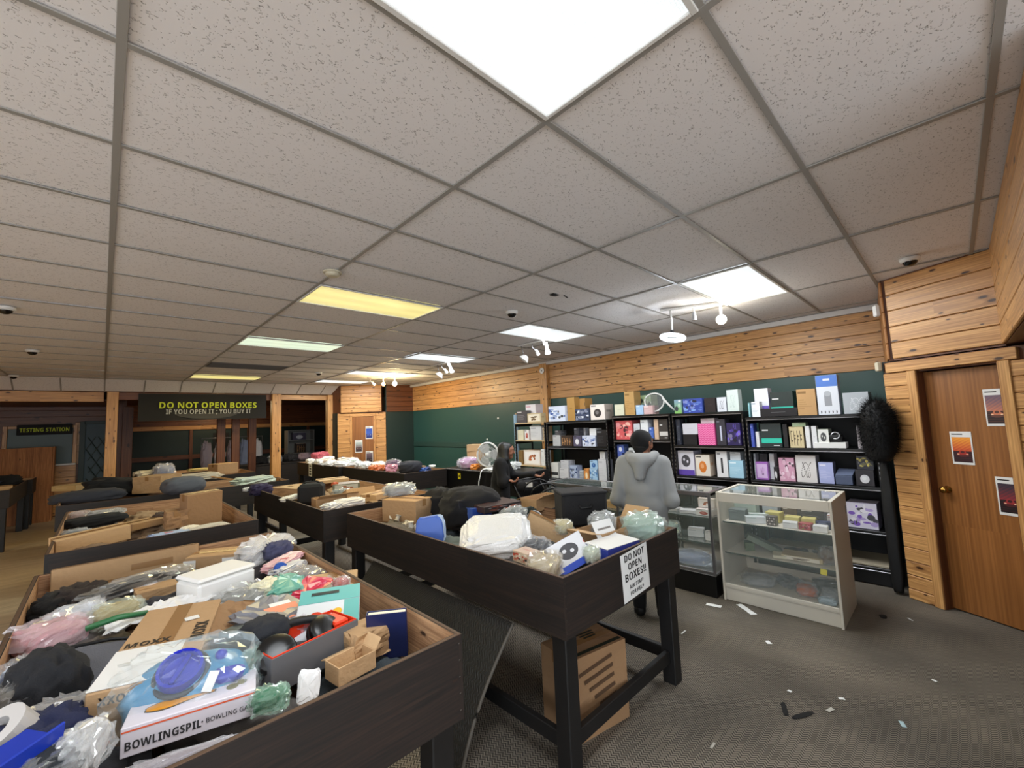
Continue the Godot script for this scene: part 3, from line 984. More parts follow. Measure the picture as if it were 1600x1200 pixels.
func bins():
	bin(-0.25, 0.955, -1.30, -3.66, "front dark plywood bin with the bowling game box, bare wood inside")
	var b := bin(1.60, 2.80, -1.36, -3.84, "dark plywood bin carrying the paper notice on its end board")
	bin(-0.25, 1.00, -4.26, -6.58, "dark plywood bin behind the front one, holding the upright tan carton")
	bin(1.50, 2.72, -4.13, -6.62, "middle dark plywood bin holding the black cube bag")
	bin(-0.36, 2.12, -7.25, -8.44, "dark plywood bin set crosswise with the grey cushion on its rim")
	bin(-0.32, 2.16, -9.45, -10.62, "second crosswise dark plywood bin, behind the grey cushion", false)
	bin(0.50, 2.12, -10.95, -11.75, "farthest crosswise dark plywood bin, in front of the slat posts", false)
	bin(3.48, 4.30, -6.15, -8.55, "dark plywood bin before the green wall, heaped with papers and bags", false)
	bin(3.42, 4.24, -8.60, -11.1, "dark plywood bin before the far door, heaped with white packets", false)
	bin(-2.25, -1.04, -10.6, -12.9, "dark plywood bin at the far left holding blue cloths", false)
	bin(-2.25, -0.98, -12.95, -13.65, "last dark plywood bin by the brown booth at the far left", false)
	# black counter under the green wall
	var o := thing("black_counter", "black counter by the green wall carrying the white fan", "counter", Vector3(4.68, 0, -5.375))
	inst("top", box(Vector3(0.72, 0.03, 1.85), 0.004), M.black_metal, o, Vector3(0, 0.955, 0))
	inst("front_panel", box(Vector3(0.02, 0.30, 1.81), 0.003), M.black_metal, o, Vector3(-0.34, 0.79, 0))
	for s in [-1, 1]:
		inst("end_panel", box(Vector3(0.70, 0.94, 0.02), 0.003), M.black_metal, o, Vector3(0, 0.47, s * 0.91))
	inst("rail", box(Vector3(0.02, 0.02, 1.78), 0.004), M.silver, o, Vector3(-0.345, 0.60, 0))
	inst("shelf", box(Vector3(0.62, 0.02, 1.78), 0.003), M.black_metal, o, Vector3(0, 0.3, 0))
	var s := thing("warning_sticker", "small yellow warning sticker on the black counter front", "sticker", Vector3(4.328, 0.86, -5.83), -PI / 2)
	inst("sticker", box(Vector3(0.07, 0.1, 0.002), 0.0005), mat("yellow", Color(0.85, 0.76, 0.08), 0.5), s)
	var q := new_st()
	tri(q, Vector3(-0.022, -0.012, 0.0022), Vector3(0, 0.03, 0.0022), Vector3(0.022, -0.012, 0.0022))
	inst("triangle", done(q), M.black, s)
	notice()
	banner()
	station_sign()
	var bo := thing("plywood_booth", "brown plywood booth standing at the far left before the window", "booth", Vector3(-1.47, 0, -13.95))
	inst("side_panel", box(Vector3(1.4, 1.6, 0.03), 0.004), mat_dup("ply", "ply_brown", Color(0.85, 0.72, 0.58)), bo, Vector3(0, 0.8, 0.2))
	inst("end_panel", box(Vector3(0.03, 1.6, 0.4), 0.004), M.ply_brown, bo, Vector3(0.715, 0.8, 0.0))

func notice():
	var o := thing("paper_notice", "white handwritten paper notice on the bin end, DO NOT OPEN BOXES", "notice", Vector3(2.245, 0.832, -1.3575))
	o.rotation.z = 0.06
	inst("sheet", box(Vector3(0.29, 0.262, 0.0012), 0.0003), M.white, o)
	var lines := [["DO NOT", 0.038, 0.098], ["OPEN", 0.038, 0.047], ["BOXES!!", 0.042, -0.008], ["ASK STAFF", 0.021, -0.064], ["FOR HELP", 0.021, -0.1]]
	for l in lines:
		var big: bool = l[1] > 0.02
		var t := inst("lettering", letters(l[0], l[1], 0.0006, false, 800 if big else 400), M.black, o, Vector3(0, l[2], 0.0012), Vector3(0, 0, -0.02))
		t.scale = Vector3(1.12 if big else 1.0, 1, 1)

func banner():
	# hangs across the beam of the alcove
	var o := thing("banner", "wide black banner with yellow and grey capitals, DO NOT OPEN BOXES", "banner", Vector3(1.74, 2.37, -11.995))
	var st := new_st(true)
	var n := 24
	var dip := func(u: float) -> float: return 0.012 * sin(u * 9.0)
	for i in n:
		var u0 := float(i) / n * 2 - 1
		var u1 := float(i + 1) / n * 2 - 1
		var hw := 1.21
		for sd in [1, -1]:
			var z0: float = dip.call(u0) + 0.002 * sd
			var z1: float = dip.call(u1) + 0.002 * sd
			var a := Vector3(u0 * hw, 0.29, z0)
			var b := Vector3(u1 * hw, 0.29, z1)
			var c := Vector3(u1 * hw, -0.30 + 0.01 * u1, z1 + 0.03)
			var d := Vector3(u0 * hw, -0.30 + 0.01 * u0, z0 + 0.03)
			if sd > 0: quad(st, a, b, c, d)
			else: quad(st, b, a, d, c)
	inst("cloth", done(st), mat("banner_black", Color(0.03, 0.033, 0.04), 0.75), o)
	inst("lettering", letters("DO NOT OPEN BOXES", 0.135, 0.002, false, 800), mat("banner_yellow", Color(0.72, 0.78, 0.12), 0.6), o, Vector3(0.06, 0.03, 0.04)).scale = Vector3(1.0, 1, 1)
	inst("lettering", letters("IF YOU OPEN IT ; YOU BUY IT", 0.105, 0.002, false, 700), mat("banner_grey", Color(0.62, 0.63, 0.63), 0.6), o, Vector3(0.06, -0.115, 0.045)).scale = Vector3(0.83, 1, 1)
	var arc := new_st()
	for i in 20:
		var a := PI + PI * i / 20
		var b := PI + PI * (i + 1) / 20
		tri(arc, Vector3(0, -0.15, 0.038), Vector3(cos(b) * 0.6, -0.15 + sin(b) * 0.13, 0.046), Vector3(cos(a) * 0.6, -0.15 + sin(a) * 0.13, 0.046))
	inst("grey_arc", done(arc), mat("arc_grey", Color(0.2, 0.2, 0.2), 0.7), o)

func station_sign():
	var o := thing("station_sign", "long black sign with yellow capitals, TESTING STATION, over the far window", "sign", Vector3(-0.94, 1.99, -14.40))
	inst("board", box(Vector3(0.86, 0.23, 0.06), 0.01), M.banner_black, o)
	inst("lettering", letters("TESTING STATION", 0.085, 0.003, false, 800), M.banner_yellow, o, Vector3(0, -0.005, 0.032)).scale = Vector3(0.78, 1, 1)

# ------------------------------------------------------------------ shop racks and glass cases
# front at x = xf, back at x = xb, from z0 (far) to z1 (near)
func rack(xf: float, xb: float, z0: float, z1: float, hs: Array, label: String, pale := false, lip := 0.035):
	var o := thing("shop_rack", label, "rack", Vector3(xf, 0, (z0 + z1) / 2), 0.0, "shelf racks along the right wall")
	var w := z1 - z0
	var top: float = hs[0]
	var m: Material = M.black_metal
	var st := new_st()
	for z in [-w / 2 + 0.012, w / 2 - 0.012]:
		for x in [0.02, xb - xf - 0.02]:
			inst("upright", box(Vector3(0.035, top, 0.022), 0.003), m, o, Vector3(x, top / 2, z))
			if x < 0.1:      # the slots down the front of the upright
				for k in int(top / 0.05) - 2:
					bx(st, Vector3(x - 0.0185, 0.08 + k * 0.05, z), Vector3(0.002, 0.024, 0.006), 0)
	inst("slots", done(st), M.silver, o).set_meta("kind", "stuff")
	for h in hs:
		inst("shelf", box(Vector3(xb - xf - 0.01, 0.022, w - 0.03), 0.003), M.shelf_wood if pale else m, o, Vector3((xb - xf) / 2, h - 0.012, 0))
		if not pale:
			inst("shelf_lip", box(Vector3(0.008, lip, w - 0.02), 0.003), m, o, Vector3(-0.004, h - 0.018, 0))
			inst("lip_edge", box(Vector3(0.006, 0.008, w - 0.03), 0.002), M.silver, o, Vector3(-0.01, h - 0.03, 0))
		for z in [-w / 2 + 0.02, w / 2 - 0.02]:
			inst("bracket", box(Vector3(xb - xf - 0.05, 0.05, 0.006), 0.002), m, o, Vector3((xb - xf) / 2, h - 0.045, z))
	if not pale:
		inst("back_panel", box(Vector3(0.012, top - 0.02, w - 0.02), 0.002), M.black, o, Vector3(xb - xf, top / 2, 0))
	return o

func racks():
	rack(5.46, 5.93, -5.63, -4.88, [1.70, 1.39, 0.95, 0.5], "narrow rack with pale wooden shelves behind the dark-haired person", true)
	rack(5.45, 5.93, -4.84, -3.62, [1.70, 1.29, 0.76, 0.3], "wide black rack between the pale wooden rack and the capped person")
	rack(5.45, 5.93, -3.53, -2.63, [1.75, 1.40, 0.95, 0.5], "black rack right behind the capped person, mesh bat on top")
	rack(5.45, 5.93, -2.61, -1.73, [1.74, 1.33, 0.94, 0.5], "black rack holding the pink zigzag box")
	var o: Node3D = rack(5.45, 5.95, -1.71, -0.54, [1.66, 1.31, 0.94, 0.52, 0.17], "black rack nearest the door, with the black fur hanging on its end")
	inst("base_deck", box(Vector3(0.46, 0.02, 1.12), 0.003), mat("deck_beige", Color(0.62, 0.58, 0.5), 0.6), o, Vector3(0.25, 0.182, 0))
	inst("kick_plate", box(Vector3(0.02, 0.13, 1.15), 0.003), M.black_metal, o, Vector3(0.02, 0.075, 0))
	inst("end_panel", box(Vector3(0.5, 1.62, 0.012), 0.003), M.black, o, Vector3(0.25, 0.81, 0.59))

# a glass counter case; front faces -x
func case_box(label: String, x0: float, x1: float, z0: float, z1: float, h: float, white: bool, kick: float, shelves: Array) -> Node3D:
	var o := thing("display_case", label, "display case", Vector3((x0 + x1) / 2, 0, (z0 + z1) / 2), 0.0, "glass counter cases")
	var hx := (x1 - x0) / 2
	var hz := (z1 - z0) / 2
	var m: Material = M.white_lam if white else M.silver
	var body: Material = M.white_lam if white else M.black_metal
	inst("base", box(Vector3(hx * 2 - 0.03, kick, hz * 2 - 0.02), 0.003), body, o, Vector3(0.008, kick / 2, 0))
	inst("deck", box(Vector3(hx * 2 - 0.01, 0.02, hz * 2 - 0.01), 0.002), M.white_lam if white else mat("deck_grey", Color(0.5, 0.5, 0.5), 0.5), o, Vector3(0, kick + 0.011, 0))
	for s in [-1, 1]:
		if white:
			inst("end_panel", box(Vector3(hx * 2, h, 0.019), 0.003), m, o, Vector3(0, h / 2, s * (hz - 0.0095)))
		else:
			for sx in [-1, 1]:
				inst("corner_post", box(Vector3(0.022, h - kick, 0.022), 0.002), M.silver, o, Vector3(sx * (hx - 0.011), (h + kick) / 2, s * (hz - 0.011)))
			inst("glass_pane", box(Vector3(hx * 2 - 0.05, h - kick - 0.06, 0.005), 0.0005), M.glass, o, Vector3(0, (h + kick) / 2, s * (hz - 0.012)))
	# top frame
	var rail := 0.075 if white else 0.03
	inst("top_rail", box(Vector3(0.019, rail, hz * 2 - 0.04), 0.003), m, o, Vector3(-hx + 0.0095, h - rail / 2, 0))
	inst("top_rail", box(Vector3(0.019, rail, hz * 2 - 0.04), 0.003), m, o, Vector3(hx - 0.0095, h - rail / 2, 0))
	for s in [-1, 1]:
		inst("top_edge", box(Vector3(hx * 2, 0.012, 0.03), 0.002), m, o, Vector3(0, h + 0.005, s * (hz - 0.015)))
		inst("top_edge", box(Vector3(0.03, 0.012, hz * 2 - 0.062), 0.002), m, o, Vector3(s * (hx - 0.015), h + 0.005, 0))
	inst("glass_top", box(Vector3(hx * 2 - 0.06, 0.006, hz * 2 - 0.06), 0.0005), M.glass, o, Vector3(0, h + 0.003, 0))
	inst("glass_front", box(Vector3(0.005, h - kick - rail - 0.03, hz * 2 - 0.045), 0.0005), M.glass, o, Vector3(-hx + 0.012, (h + kick - rail) / 2 + 0.01, 0))
	inst("bottom_rail", box(Vector3(0.02, 0.03, hz * 2 - 0.04), 0.003), m, o, Vector3(-hx + 0.012, kick + 0.025, 0))
	for y in shelves:
		inst("glass_shelf", box(Vector3(hx * 2 - 0.08, 0.008, hz * 2 - 0.05), 0.001), M.white_lam if white else M.glass, o, Vector3(0.02, y, 0))
		inst("shelf_edge", box(Vector3(0.006, 0.012, hz * 2 - 0.05), 0.001), mat("edge_green", Color(0.2, 0.25, 0.23), 0.2), o, Vector3(-hx + 0.055, y, 0))
	return o

func cases():
	case_box("white glass-fronted display case standing by the door", 4.215, 4.83, -1.64, -0.745, 0.97, true, 0.115, [0.70, 0.42])
	case_box("black and silver glass case left of the white one", 4.17, 4.62, -2.62, -1.68, 0.965, false, 0.20, [0.72, 0.48])
	case_box("low glass case in front of the wide rack, beyond the capped person", 4.12, 4.57, -3.72, -2.66, 0.93, false, 0.20, [0.68, 0.45])


# ------------------------------------------------------------------ printed boxes: one atlas holds every print
const CELL := 204
const ROW := 170       # cells are 204 wide and 170 high
const PIC := 150       # the front picture fills the upper part of a cell, the side colour the strip under it

func ell(x: int, y: int, cx: float, cy: float, rx: float, ry: float, c: Color):
	for j in range(int(cy - ry), int(cy + ry) + 1):
		var k := 1.0 - pow((j - cy) / ry, 2)
		if k <= 0 or j < 2 or j > PIC - 2: continue
		var w := rx * sqrt(k)
		atlas.fill_rect(Rect2i(x + int(cx - w), y + j, int(w * 2), 1), c)

func cell(bg: Color, ac: Color, kind: String) -> Vector2i:
	var key := bg.to_html() + ac.to_html() + kind
	if cells.has(key):
		return cells[key]
	var n := cells.size()
	var at := Vector2i((n % 10) * CELL, (n / 10) * ROW)
	cells[key] = at
	var x := at.x
	var y := at.y
	var r := RandomNumberGenerator.new()
	r.seed = n * 17 + 5
	var dark := bg.lerp(Color(0.1, 0.1, 0.12), 0.75)
	var soft := bg.lerp(ac, 0.45)
	atlas.fill_rect(Rect2i(x, y, CELL, ROW), bg)
	match kind:
		"plain":
			atlas.fill_rect(Rect2i(x + 60, y + 70, 80, 6), soft)
		"text":
			atlas.fill_rect(Rect2i(x + 14, y + 14, 90, 12), ac)
			for i in 5: atlas.fill_rect(Rect2i(x + 14, y + 60 + i * 12, 60 + r.randi() % 100, 4), soft)
		"dev":
			ell(x, y, 102, 84, 52, 40, ac)
			ell(x, y, 96, 78, 24, 18, ac.lerp(Color.WHITE, 0.3))
			atlas.fill_rect(Rect2i(x + 14, y + 10, 70, 10), dark)
		"tall":
			atlas.fill_rect(Rect2i(x + 84, y + 40, 36, 84), ac)
			atlas.fill_rect(Rect2i(x + 20, y + 12, 60, 8), soft)
		"band":
			atlas.fill_rect(Rect2i(x, y + 92, CELL, 30), ac)
			atlas.fill_rect(Rect2i(x + 16, y + 40, 60, 7), Color(0.85, 0.85, 0.85))
			atlas.fill_rect(Rect2i(x + 120, y + 134, 60, 5), Color(0.8, 0.8, 0.8))
		"top":
			atlas.fill_rect(Rect2i(x, y, CELL, 44), ac)
			atlas.fill_rect(Rect2i(x + 70, y + 14, 64, 8), bg)
			ell(x, y, 102, 92, 34, 12, dark)
			atlas.fill_rect(Rect2i(x + 68, y + 70, 68, 46), dark.lerp(bg, 0.5))
			ell(x, y, 102, 70, 34, 10, dark.lerp(bg, 0.7))
			for i in 5: ell(x, y, 30 + i * 36, 138, 6, 6, dark)
		"foot":
			atlas.fill_rect(Rect2i(x, y + 116, CELL, 34), ac)
			ell(x, y, 102, 62, 56, 36, dark)
			ell(x, y, 80, 54, 12, 9, bg)
			ell(x, y, 122, 66, 12, 9, bg)
		"land":
			for i in PIC: atlas.fill_rect(Rect2i(x, y + i, CELL, 1), bg.lerp(ac, float(i) / PIC))
			ell(x, y, 60, 96, 50, 26, dark)
			ell(x, y, 140, 60, 36, 20, soft.lightened(0.3))
			atlas.fill_rect(Rect2i(x + 120, y + 8, 74, 14), Color(0.9, 0.9, 0.9))
		"chev":
			for i in 12:
				for k in range(0, CELL - 4, 4):
					var o := absi((k % 34) - 17)
					atlas.fill_rect(Rect2i(x + k, y + 40 + i * 15 - 40 + o / 2, 4, 5), ac)
		"grid":
			for i in 4:
				for j in 3:
					var c := ac if (i + j) % 2 else soft
					ell(x, y, 30 + i * 48, 28 + j * 46, 17, 15, c)
					atlas.fill_rect(Rect2i(x + 14 + i * 48, y + 48 + j * 46, 30, 3), dark)
		"glyph":
			for i in 4:
				atlas.fill_rect(Rect2i(x + 20 + i * 44, y + 30, 8, 104), ac)
				atlas.fill_rect(Rect2i(x + 28 + i * 44, y + 30 + (i * 29) % 60, 20, 8), ac)
				ell(x, y, 36 + i * 44, 100 - (i * 17) % 40, 10, 8, ac)
		"sketch":
			for i in 60:
				var a := i * 0.21
				ell(x, y, 100 + cos(a) * (20 + i * 0.6), 80 + sin(a * 1.4) * 40, 4, 3, ac)
		"splash":
			for i in 26:
				ell(x, y, r.randf() * 190 + 6, 20 + r.randf() * 112, 6 + r.randf() * 22, 4 + r.randf() * 14, [ac, soft, dark, bg.lightened(0.35)][i % 4])
		"photo":
			atlas.fill_rect(Rect2i(x + 16, y + 18, CELL - 32, PIC - 34), bg.lightened(0.5))
			for i in 9: ell(x, y, 70 + r.randf() * 70, 50 + r.randf() * 60, 8 + r.randf() * 16, 6 + r.randf() * 10, ac.lerp(dark, r.randf() * 0.5))
	atlas.fill_rect(Rect2i(x, y + PIC, CELL, ROW - PIC), bg.lerp(ac, 0.12))
	atlas.fill_rect(Rect2i(x + 40, y + PIC + 9, 90, 2), soft)
	return at

func retail_mesh(s: Vector3, bg: Color, ac: Color, kind: String) -> ArrayMesh:
	var at := cell(bg, ac, kind)
	var key := "r%s%s" % [s, at]
	if meshes.has(key):
		return meshes[key]
	var st := new_st()
	var h := s * 0.5
	var u := func(px: float, py: float) -> Vector2: return Vector2((at.x + px) / 2048.0, (at.y + py) / 2048.0)
	var a: Vector2 = u.call(2, 2); var b: Vector2 = u.call(CELL - 2, 2); var c: Vector2 = u.call(CELL - 2, PIC - 2); var d: Vector2 = u.call(2, PIC - 2)
	var e: Vector2 = u.call(4, PIC + 4); var f: Vector2 = u.call(CELL - 4, PIC + 4); var g: Vector2 = u.call(CELL - 4, ROW - 2); var i: Vector2 = u.call(4, ROW - 2)
	var k := 0.0015
	for sg in [1.0, -1.0]:
		# front and back carry the picture
		var y0 := k; var y1 := s.y - k
		var x: float = (h.x - k) * sg
		quad(st, Vector3(-x, y1, h.z * sg), Vector3(x, y1, h.z * sg), Vector3(x, y0, h.z * sg), Vector3(-x, y0, h.z * sg), a, b, c, d)
		var z: float = (h.z - k) * sg
		quad(st, Vector3(h.x * sg, y1, z), Vector3(h.x * sg, y1, -z), Vector3(h.x * sg, y0, -z), Vector3(h.x * sg, y0, z), e, f, g, i)
	quad(st, Vector3(-h.x + k, s.y, -h.z + k), Vector3(h.x - k, s.y, -h.z + k), Vector3(h.x - k, s.y, h.z - k), Vector3(-h.x + k, s.y, h.z - k), e, f, g, i)
	quad(st, Vector3(-h.x + k, 0, h.z - k), Vector3(h.x - k, 0, h.z - k), Vector3(h.x - k, 0, -h.z + k), Vector3(-h.x + k, 0, -h.z + k), e, f, g, i)
	# narrow chamfers
	for sx in [-1.0, 1.0]:
		for sz in [-1.0, 1.0]:
			var p := Vector3((h.x - k) * sx, 0, h.z * sz)
			var q := Vector3(h.x * sx, 0, (h.z - k) * sz)
			var up := Vector3(0, s.y - k, 0)
			var lo := Vector3(0, k, 0)
			if sx * sz > 0: quad(st, p + up, q + up, q + lo, p + lo, e, e, e, e)
			else: quad(st, q + up, p + up, p + lo, q + lo, e, e, e, e)
	for sg in [1.0, -1.0]:
		var x: float = (h.x - k) * sg
		quad(st, Vector3(-x, s.y, (h.z - k) * sg), Vector3(x, s.y, (h.z - k) * sg), Vector3(x, s.y - k, h.z * sg), Vector3(-x, s.y - k, h.z * sg), e, e, e, e)
		var z: float = (h.z - k) * sg
		quad(st, Vector3((h.x - k) * sg, s.y, z), Vector3((h.x - k) * sg, s.y, -z), Vector3(h.x * sg, s.y - k, -z), Vector3(h.x * sg, s.y - k, z), e, e, e, e)
	meshes[key] = done(st)
	return meshes[key]

func print_mat() -> StandardMaterial3D:
	if not M.has("print"):
		mat("print", Color.WHITE, 0.38)
	return M.print

# a printed retail box standing on at, its picture facing +z before turning
func rb(label: String, at: Vector3, turn: Vector3, s: Vector3, bg: String, ac: String, kind: String, group := "", called := "retail_box") -> MeshInstance3D:
	var o := inst(called, retail_mesh(s, Color(bg), Color(ac), kind), print_mat(), self, at, turn)
	tag(o, label, "box", group)
	return o

# ------------------------------------------------------------------ cartons
func panel(p: Array, thick: float) -> ArrayMesh:      # a flat board with the four given corners, clockwise from its front
	var st := new_st()
	var n: Vector3 = (p[1] - p[0]).cross(p[3] - p[0]).normalized() * thick
	quad(st, p[0], p[1], p[2], p[3])
	quad(st, p[3] + n, p[2] + n, p[1] + n, p[0] + n)
	for i in 4:
		var j := (i + 1) % 4
		quad(st, p[j], p[i], p[i] + n, p[j] + n)
	return done(st)

func carton(label: String, at: Vector3, turn: Vector3, s: Vector3, shade := "card", opened := 0, crush := 0.0, called := "carton") -> Node3D:
	var o := thing(called, label, "carton", at, 0.0)
	o.rotation = turn
	var m: Material = M[shade]
	var h := s * 0.5
	if opened == 0:
		var st := new_st()
		bx(st, Vector3(0, h.y, 0), s, 0.004)
		var me := done(st)
		if crush > 0: me = dented(s, crush, int(s.x * 1000 + s.z * 777))
		inst("body", me, m, o)
		var lift := 0.0012
		inst("tape", box(Vector3(s.x * 0.985 if s.x > s.z else 0.05, 0.0012, 0.05 if s.x > s.z else s.z * 0.985), 0.0003), M.tape, o, Vector3(0, s.y + lift - crush * 0.4, 0))
		for sg in [-1, 1]:
			if s.x > s.z: inst("tape", box(Vector3(0.0012, minf(0.06, s.y * 0.5), 0.05), 0.0003), M.tape, o, Vector3(sg * (h.x + 0.0008), s.y - minf(0.03, s.y * 0.25), 0))
			else: inst("tape", box(Vector3(0.05, minf(0.06, s.y * 0.5), 0.0012), 0.0003), M.tape, o, Vector3(0, s.y - minf(0.03, s.y * 0.25), sg * (h.z + 0.0008)))
	else:
		var t := 0.004
		for sg in [-1, 1]:
			inst("wall", box(Vector3(s.x, s.y, t), 0.001), m, o, Vector3(0, h.y, sg * (h.z - t / 2)))
			inst("wall", box(Vector3(t, s.y, s.z - 2 * t), 0.001), m, o, Vector3(sg * (h.x - t / 2), h.y, 0))
		inst("floor_panel", box(Vector3(s.x - 2 * t, t, s.z - 2 * t), 0.0008), m, o, Vector3(0, t, 0))
		# four flaps, folded outwards by different angles
		var fl := minf(s.x, s.z) * 0.45
		var ang := [0.5, -0.35, 0.9, 0.2]
		for k in 4:
			if (opened >> k) & 1 == 0: continue
			var dir := [Vector3(0, 0, 1), Vector3(0, 0, -1), Vector3(1, 0, 0), Vector3(-1, 0, 0)][k] as Vector3
			var side := Vector3(0, 1, 0).cross(dir)
			var half := h.x if k < 2 else h.z
			var out := h.z if k < 2 else h.x
			var e := dir * out + Vector3(0, s.y, 0)
			var v: Vector3 = (dir * cos(ang[k]) + Vector3(0, sin(ang[k]), 0)) * fl
			inst("flap", panel([e - side * half * 0.97, e + side * half * 0.97, e + side * half * 0.9 + v, e - side * half * 0.9 + v], 0.003), M.card_light if shade == "card" else m, o)
	return o

# a carton whose faces have buckled
func dented(s: Vector3, deep: float, sd: int) -> ArrayMesh:
	var no := FastNoiseLite.new()
	no.seed = sd
	no.frequency = 2.2
	var st := new_st()
	var n := 7
	var h := s * 0.5
	for a in 3:
		var u: int = AX[a][1]
		var v: int = AX[a][2]
		for sg in [-1.0, 1.0]:
			var g := []
			for j in n + 1:
				for i in n + 1:
					var q := Vector3.ZERO
					q[a] = h[a] * sg
					q[u] = h[u] * (i * 2.0 / n - 1)
					q[v] = h[v] * (j * 2.0 / n - 1)
					var e := no.get_noise_3dv(q * 6.0)
					var f := no.get_noise_3dv(q * 6.0 + Vector3(9, 9, 9))
					q += Vector3(e, minf(f, 0.0), f) * deep
					g.append(q + Vector3(0, h.y, 0))
			for j in n:
				for i in n:
					var w := n + 1
					if sg > 0: quad(st, g[j * w + i], g[(j + 1) * w + i], g[(j + 1) * w + i + 1], g[j * w + i + 1])
					else: quad(st, g[j * w + i + 1], g[(j + 1) * w + i + 1], g[(j + 1) * w + i], g[j * w + i])
	return done(st)

func stick(o: Node3D, called: String, s: Vector2, m: Material, at: Vector3, turn := Vector3.ZERO):   # a label or print stuck on a face
	inst(called, box(Vector3(s.x, s.y, 0.001), 0.0002), m, o, at, turn)

# ------------------------------------------------------------------ soft goods
func bag(label: String, at: Vector3, turn: Vector3, s: Vector3, sd: int, inner: String, clear := 0.28, tint := "e4e8ea", cat := "bag", called := "plastic_bag") -> Node3D:
	var o := thing(called, label, cat, at)
	o.rotation = turn
	inst("contents", lump(s * Vector3(0.86, 0.84, 0.86), sd + 50, 0.3, 1.8, true, 18, 10), cloth(Color(inner)), o, Vector3(0, 0.004, 0))
	inst("film", lump(s, sd, 0.42, 3.2, false, 30, 16), film(Color(tint), clear * 0.55), o)
	return o

func packet(label: String, at: Vector3, turn: Vector3, s: Vector3, sd: int, c: String, ac: String, rough := 0.25, called := "poly_packet") -> Node3D:
	# a sealed poly mailer: a crinkled flat pillow with a label stuck on
	var o := thing(called, label, "packet", at)
	o.rotation = turn
	inst("pouch", lump(s, sd, 0.3, 2.6, false, 24, 12, 0.45), col(Color(c), rough), o)
	if ac: inst("label", box(Vector3(s.x * 0.36, 0.002, s.z * 0.3), 0.0005), col(Color(ac), 0.5), o, Vector3(s.x * 0.1, s.y * 0.86, 0), Vector3(0.05, 0.4, -0.05))
	return o

func heap(label: String, at: Vector3, turn: Vector3, s: Vector3, sd: int, c: String, cat := "cloth", called := "cloth_bundle", deep := 0.45) -> MeshInstance3D:
	var o := inst(called, lump(s, sd, deep, 1.5, true, 34, 20, 0.7), cloth(Color(c)), self, at, turn)
	tag(o, label, cat)
	return o

func crumple(label: String, at: Vector3, turn: Vector3, s: Vector3, sd: int, c: String, a := 0.35, cat := "film", called := "film_sheet", group := "") -> MeshInstance3D:
	var o := inst(called, sheet(s, sd, 18, 6.0), film(Color(c), a) if a < 1 else col(Color(c), 0.5), self, at, turn)
	tag(o, label, cat, group)
	return o

func book(label: String, at: Vector3, turn: Vector3, s: Vector3, c: String, called := "book") -> Node3D:
	var o := thing(called, label, "book", at)
	o.rotation = turn
	inst("cover", box(Vector3(s.x, 0.003, s.z), 0.001), col(Color(c), 0.35), o, Vector3(0, s.y - 0.0015, 0))
	inst("cover", box(Vector3(s.x, 0.003, s.z), 0.001), col(Color(c), 0.35), o, Vector3(0, 0.0015, 0))
	inst("spine", box(Vector3(0.004, s.y, s.z), 0.001), col(Color(c), 0.35), o, Vector3(-s.x / 2 + 0.002, s.y / 2, 0))
	inst("pages", box(Vector3(s.x - 0.01, s.y - 0.007, s.z - 0.008), 0.001), col(Color("e6dcc0"), 0.8), o, Vector3(0.001, s.y / 2, 0))
	return o

func round_thing(label: String, cat: String, called: String, at: Vector3, turn: Vector3, pts: Array, c: String, rough := 0.4, group := "") -> MeshInstance3D:
	var o := inst(called, turned(pts, 22), col(Color(c), rough), self, at, turn)
	tag(o, label, cat, group)
	return o

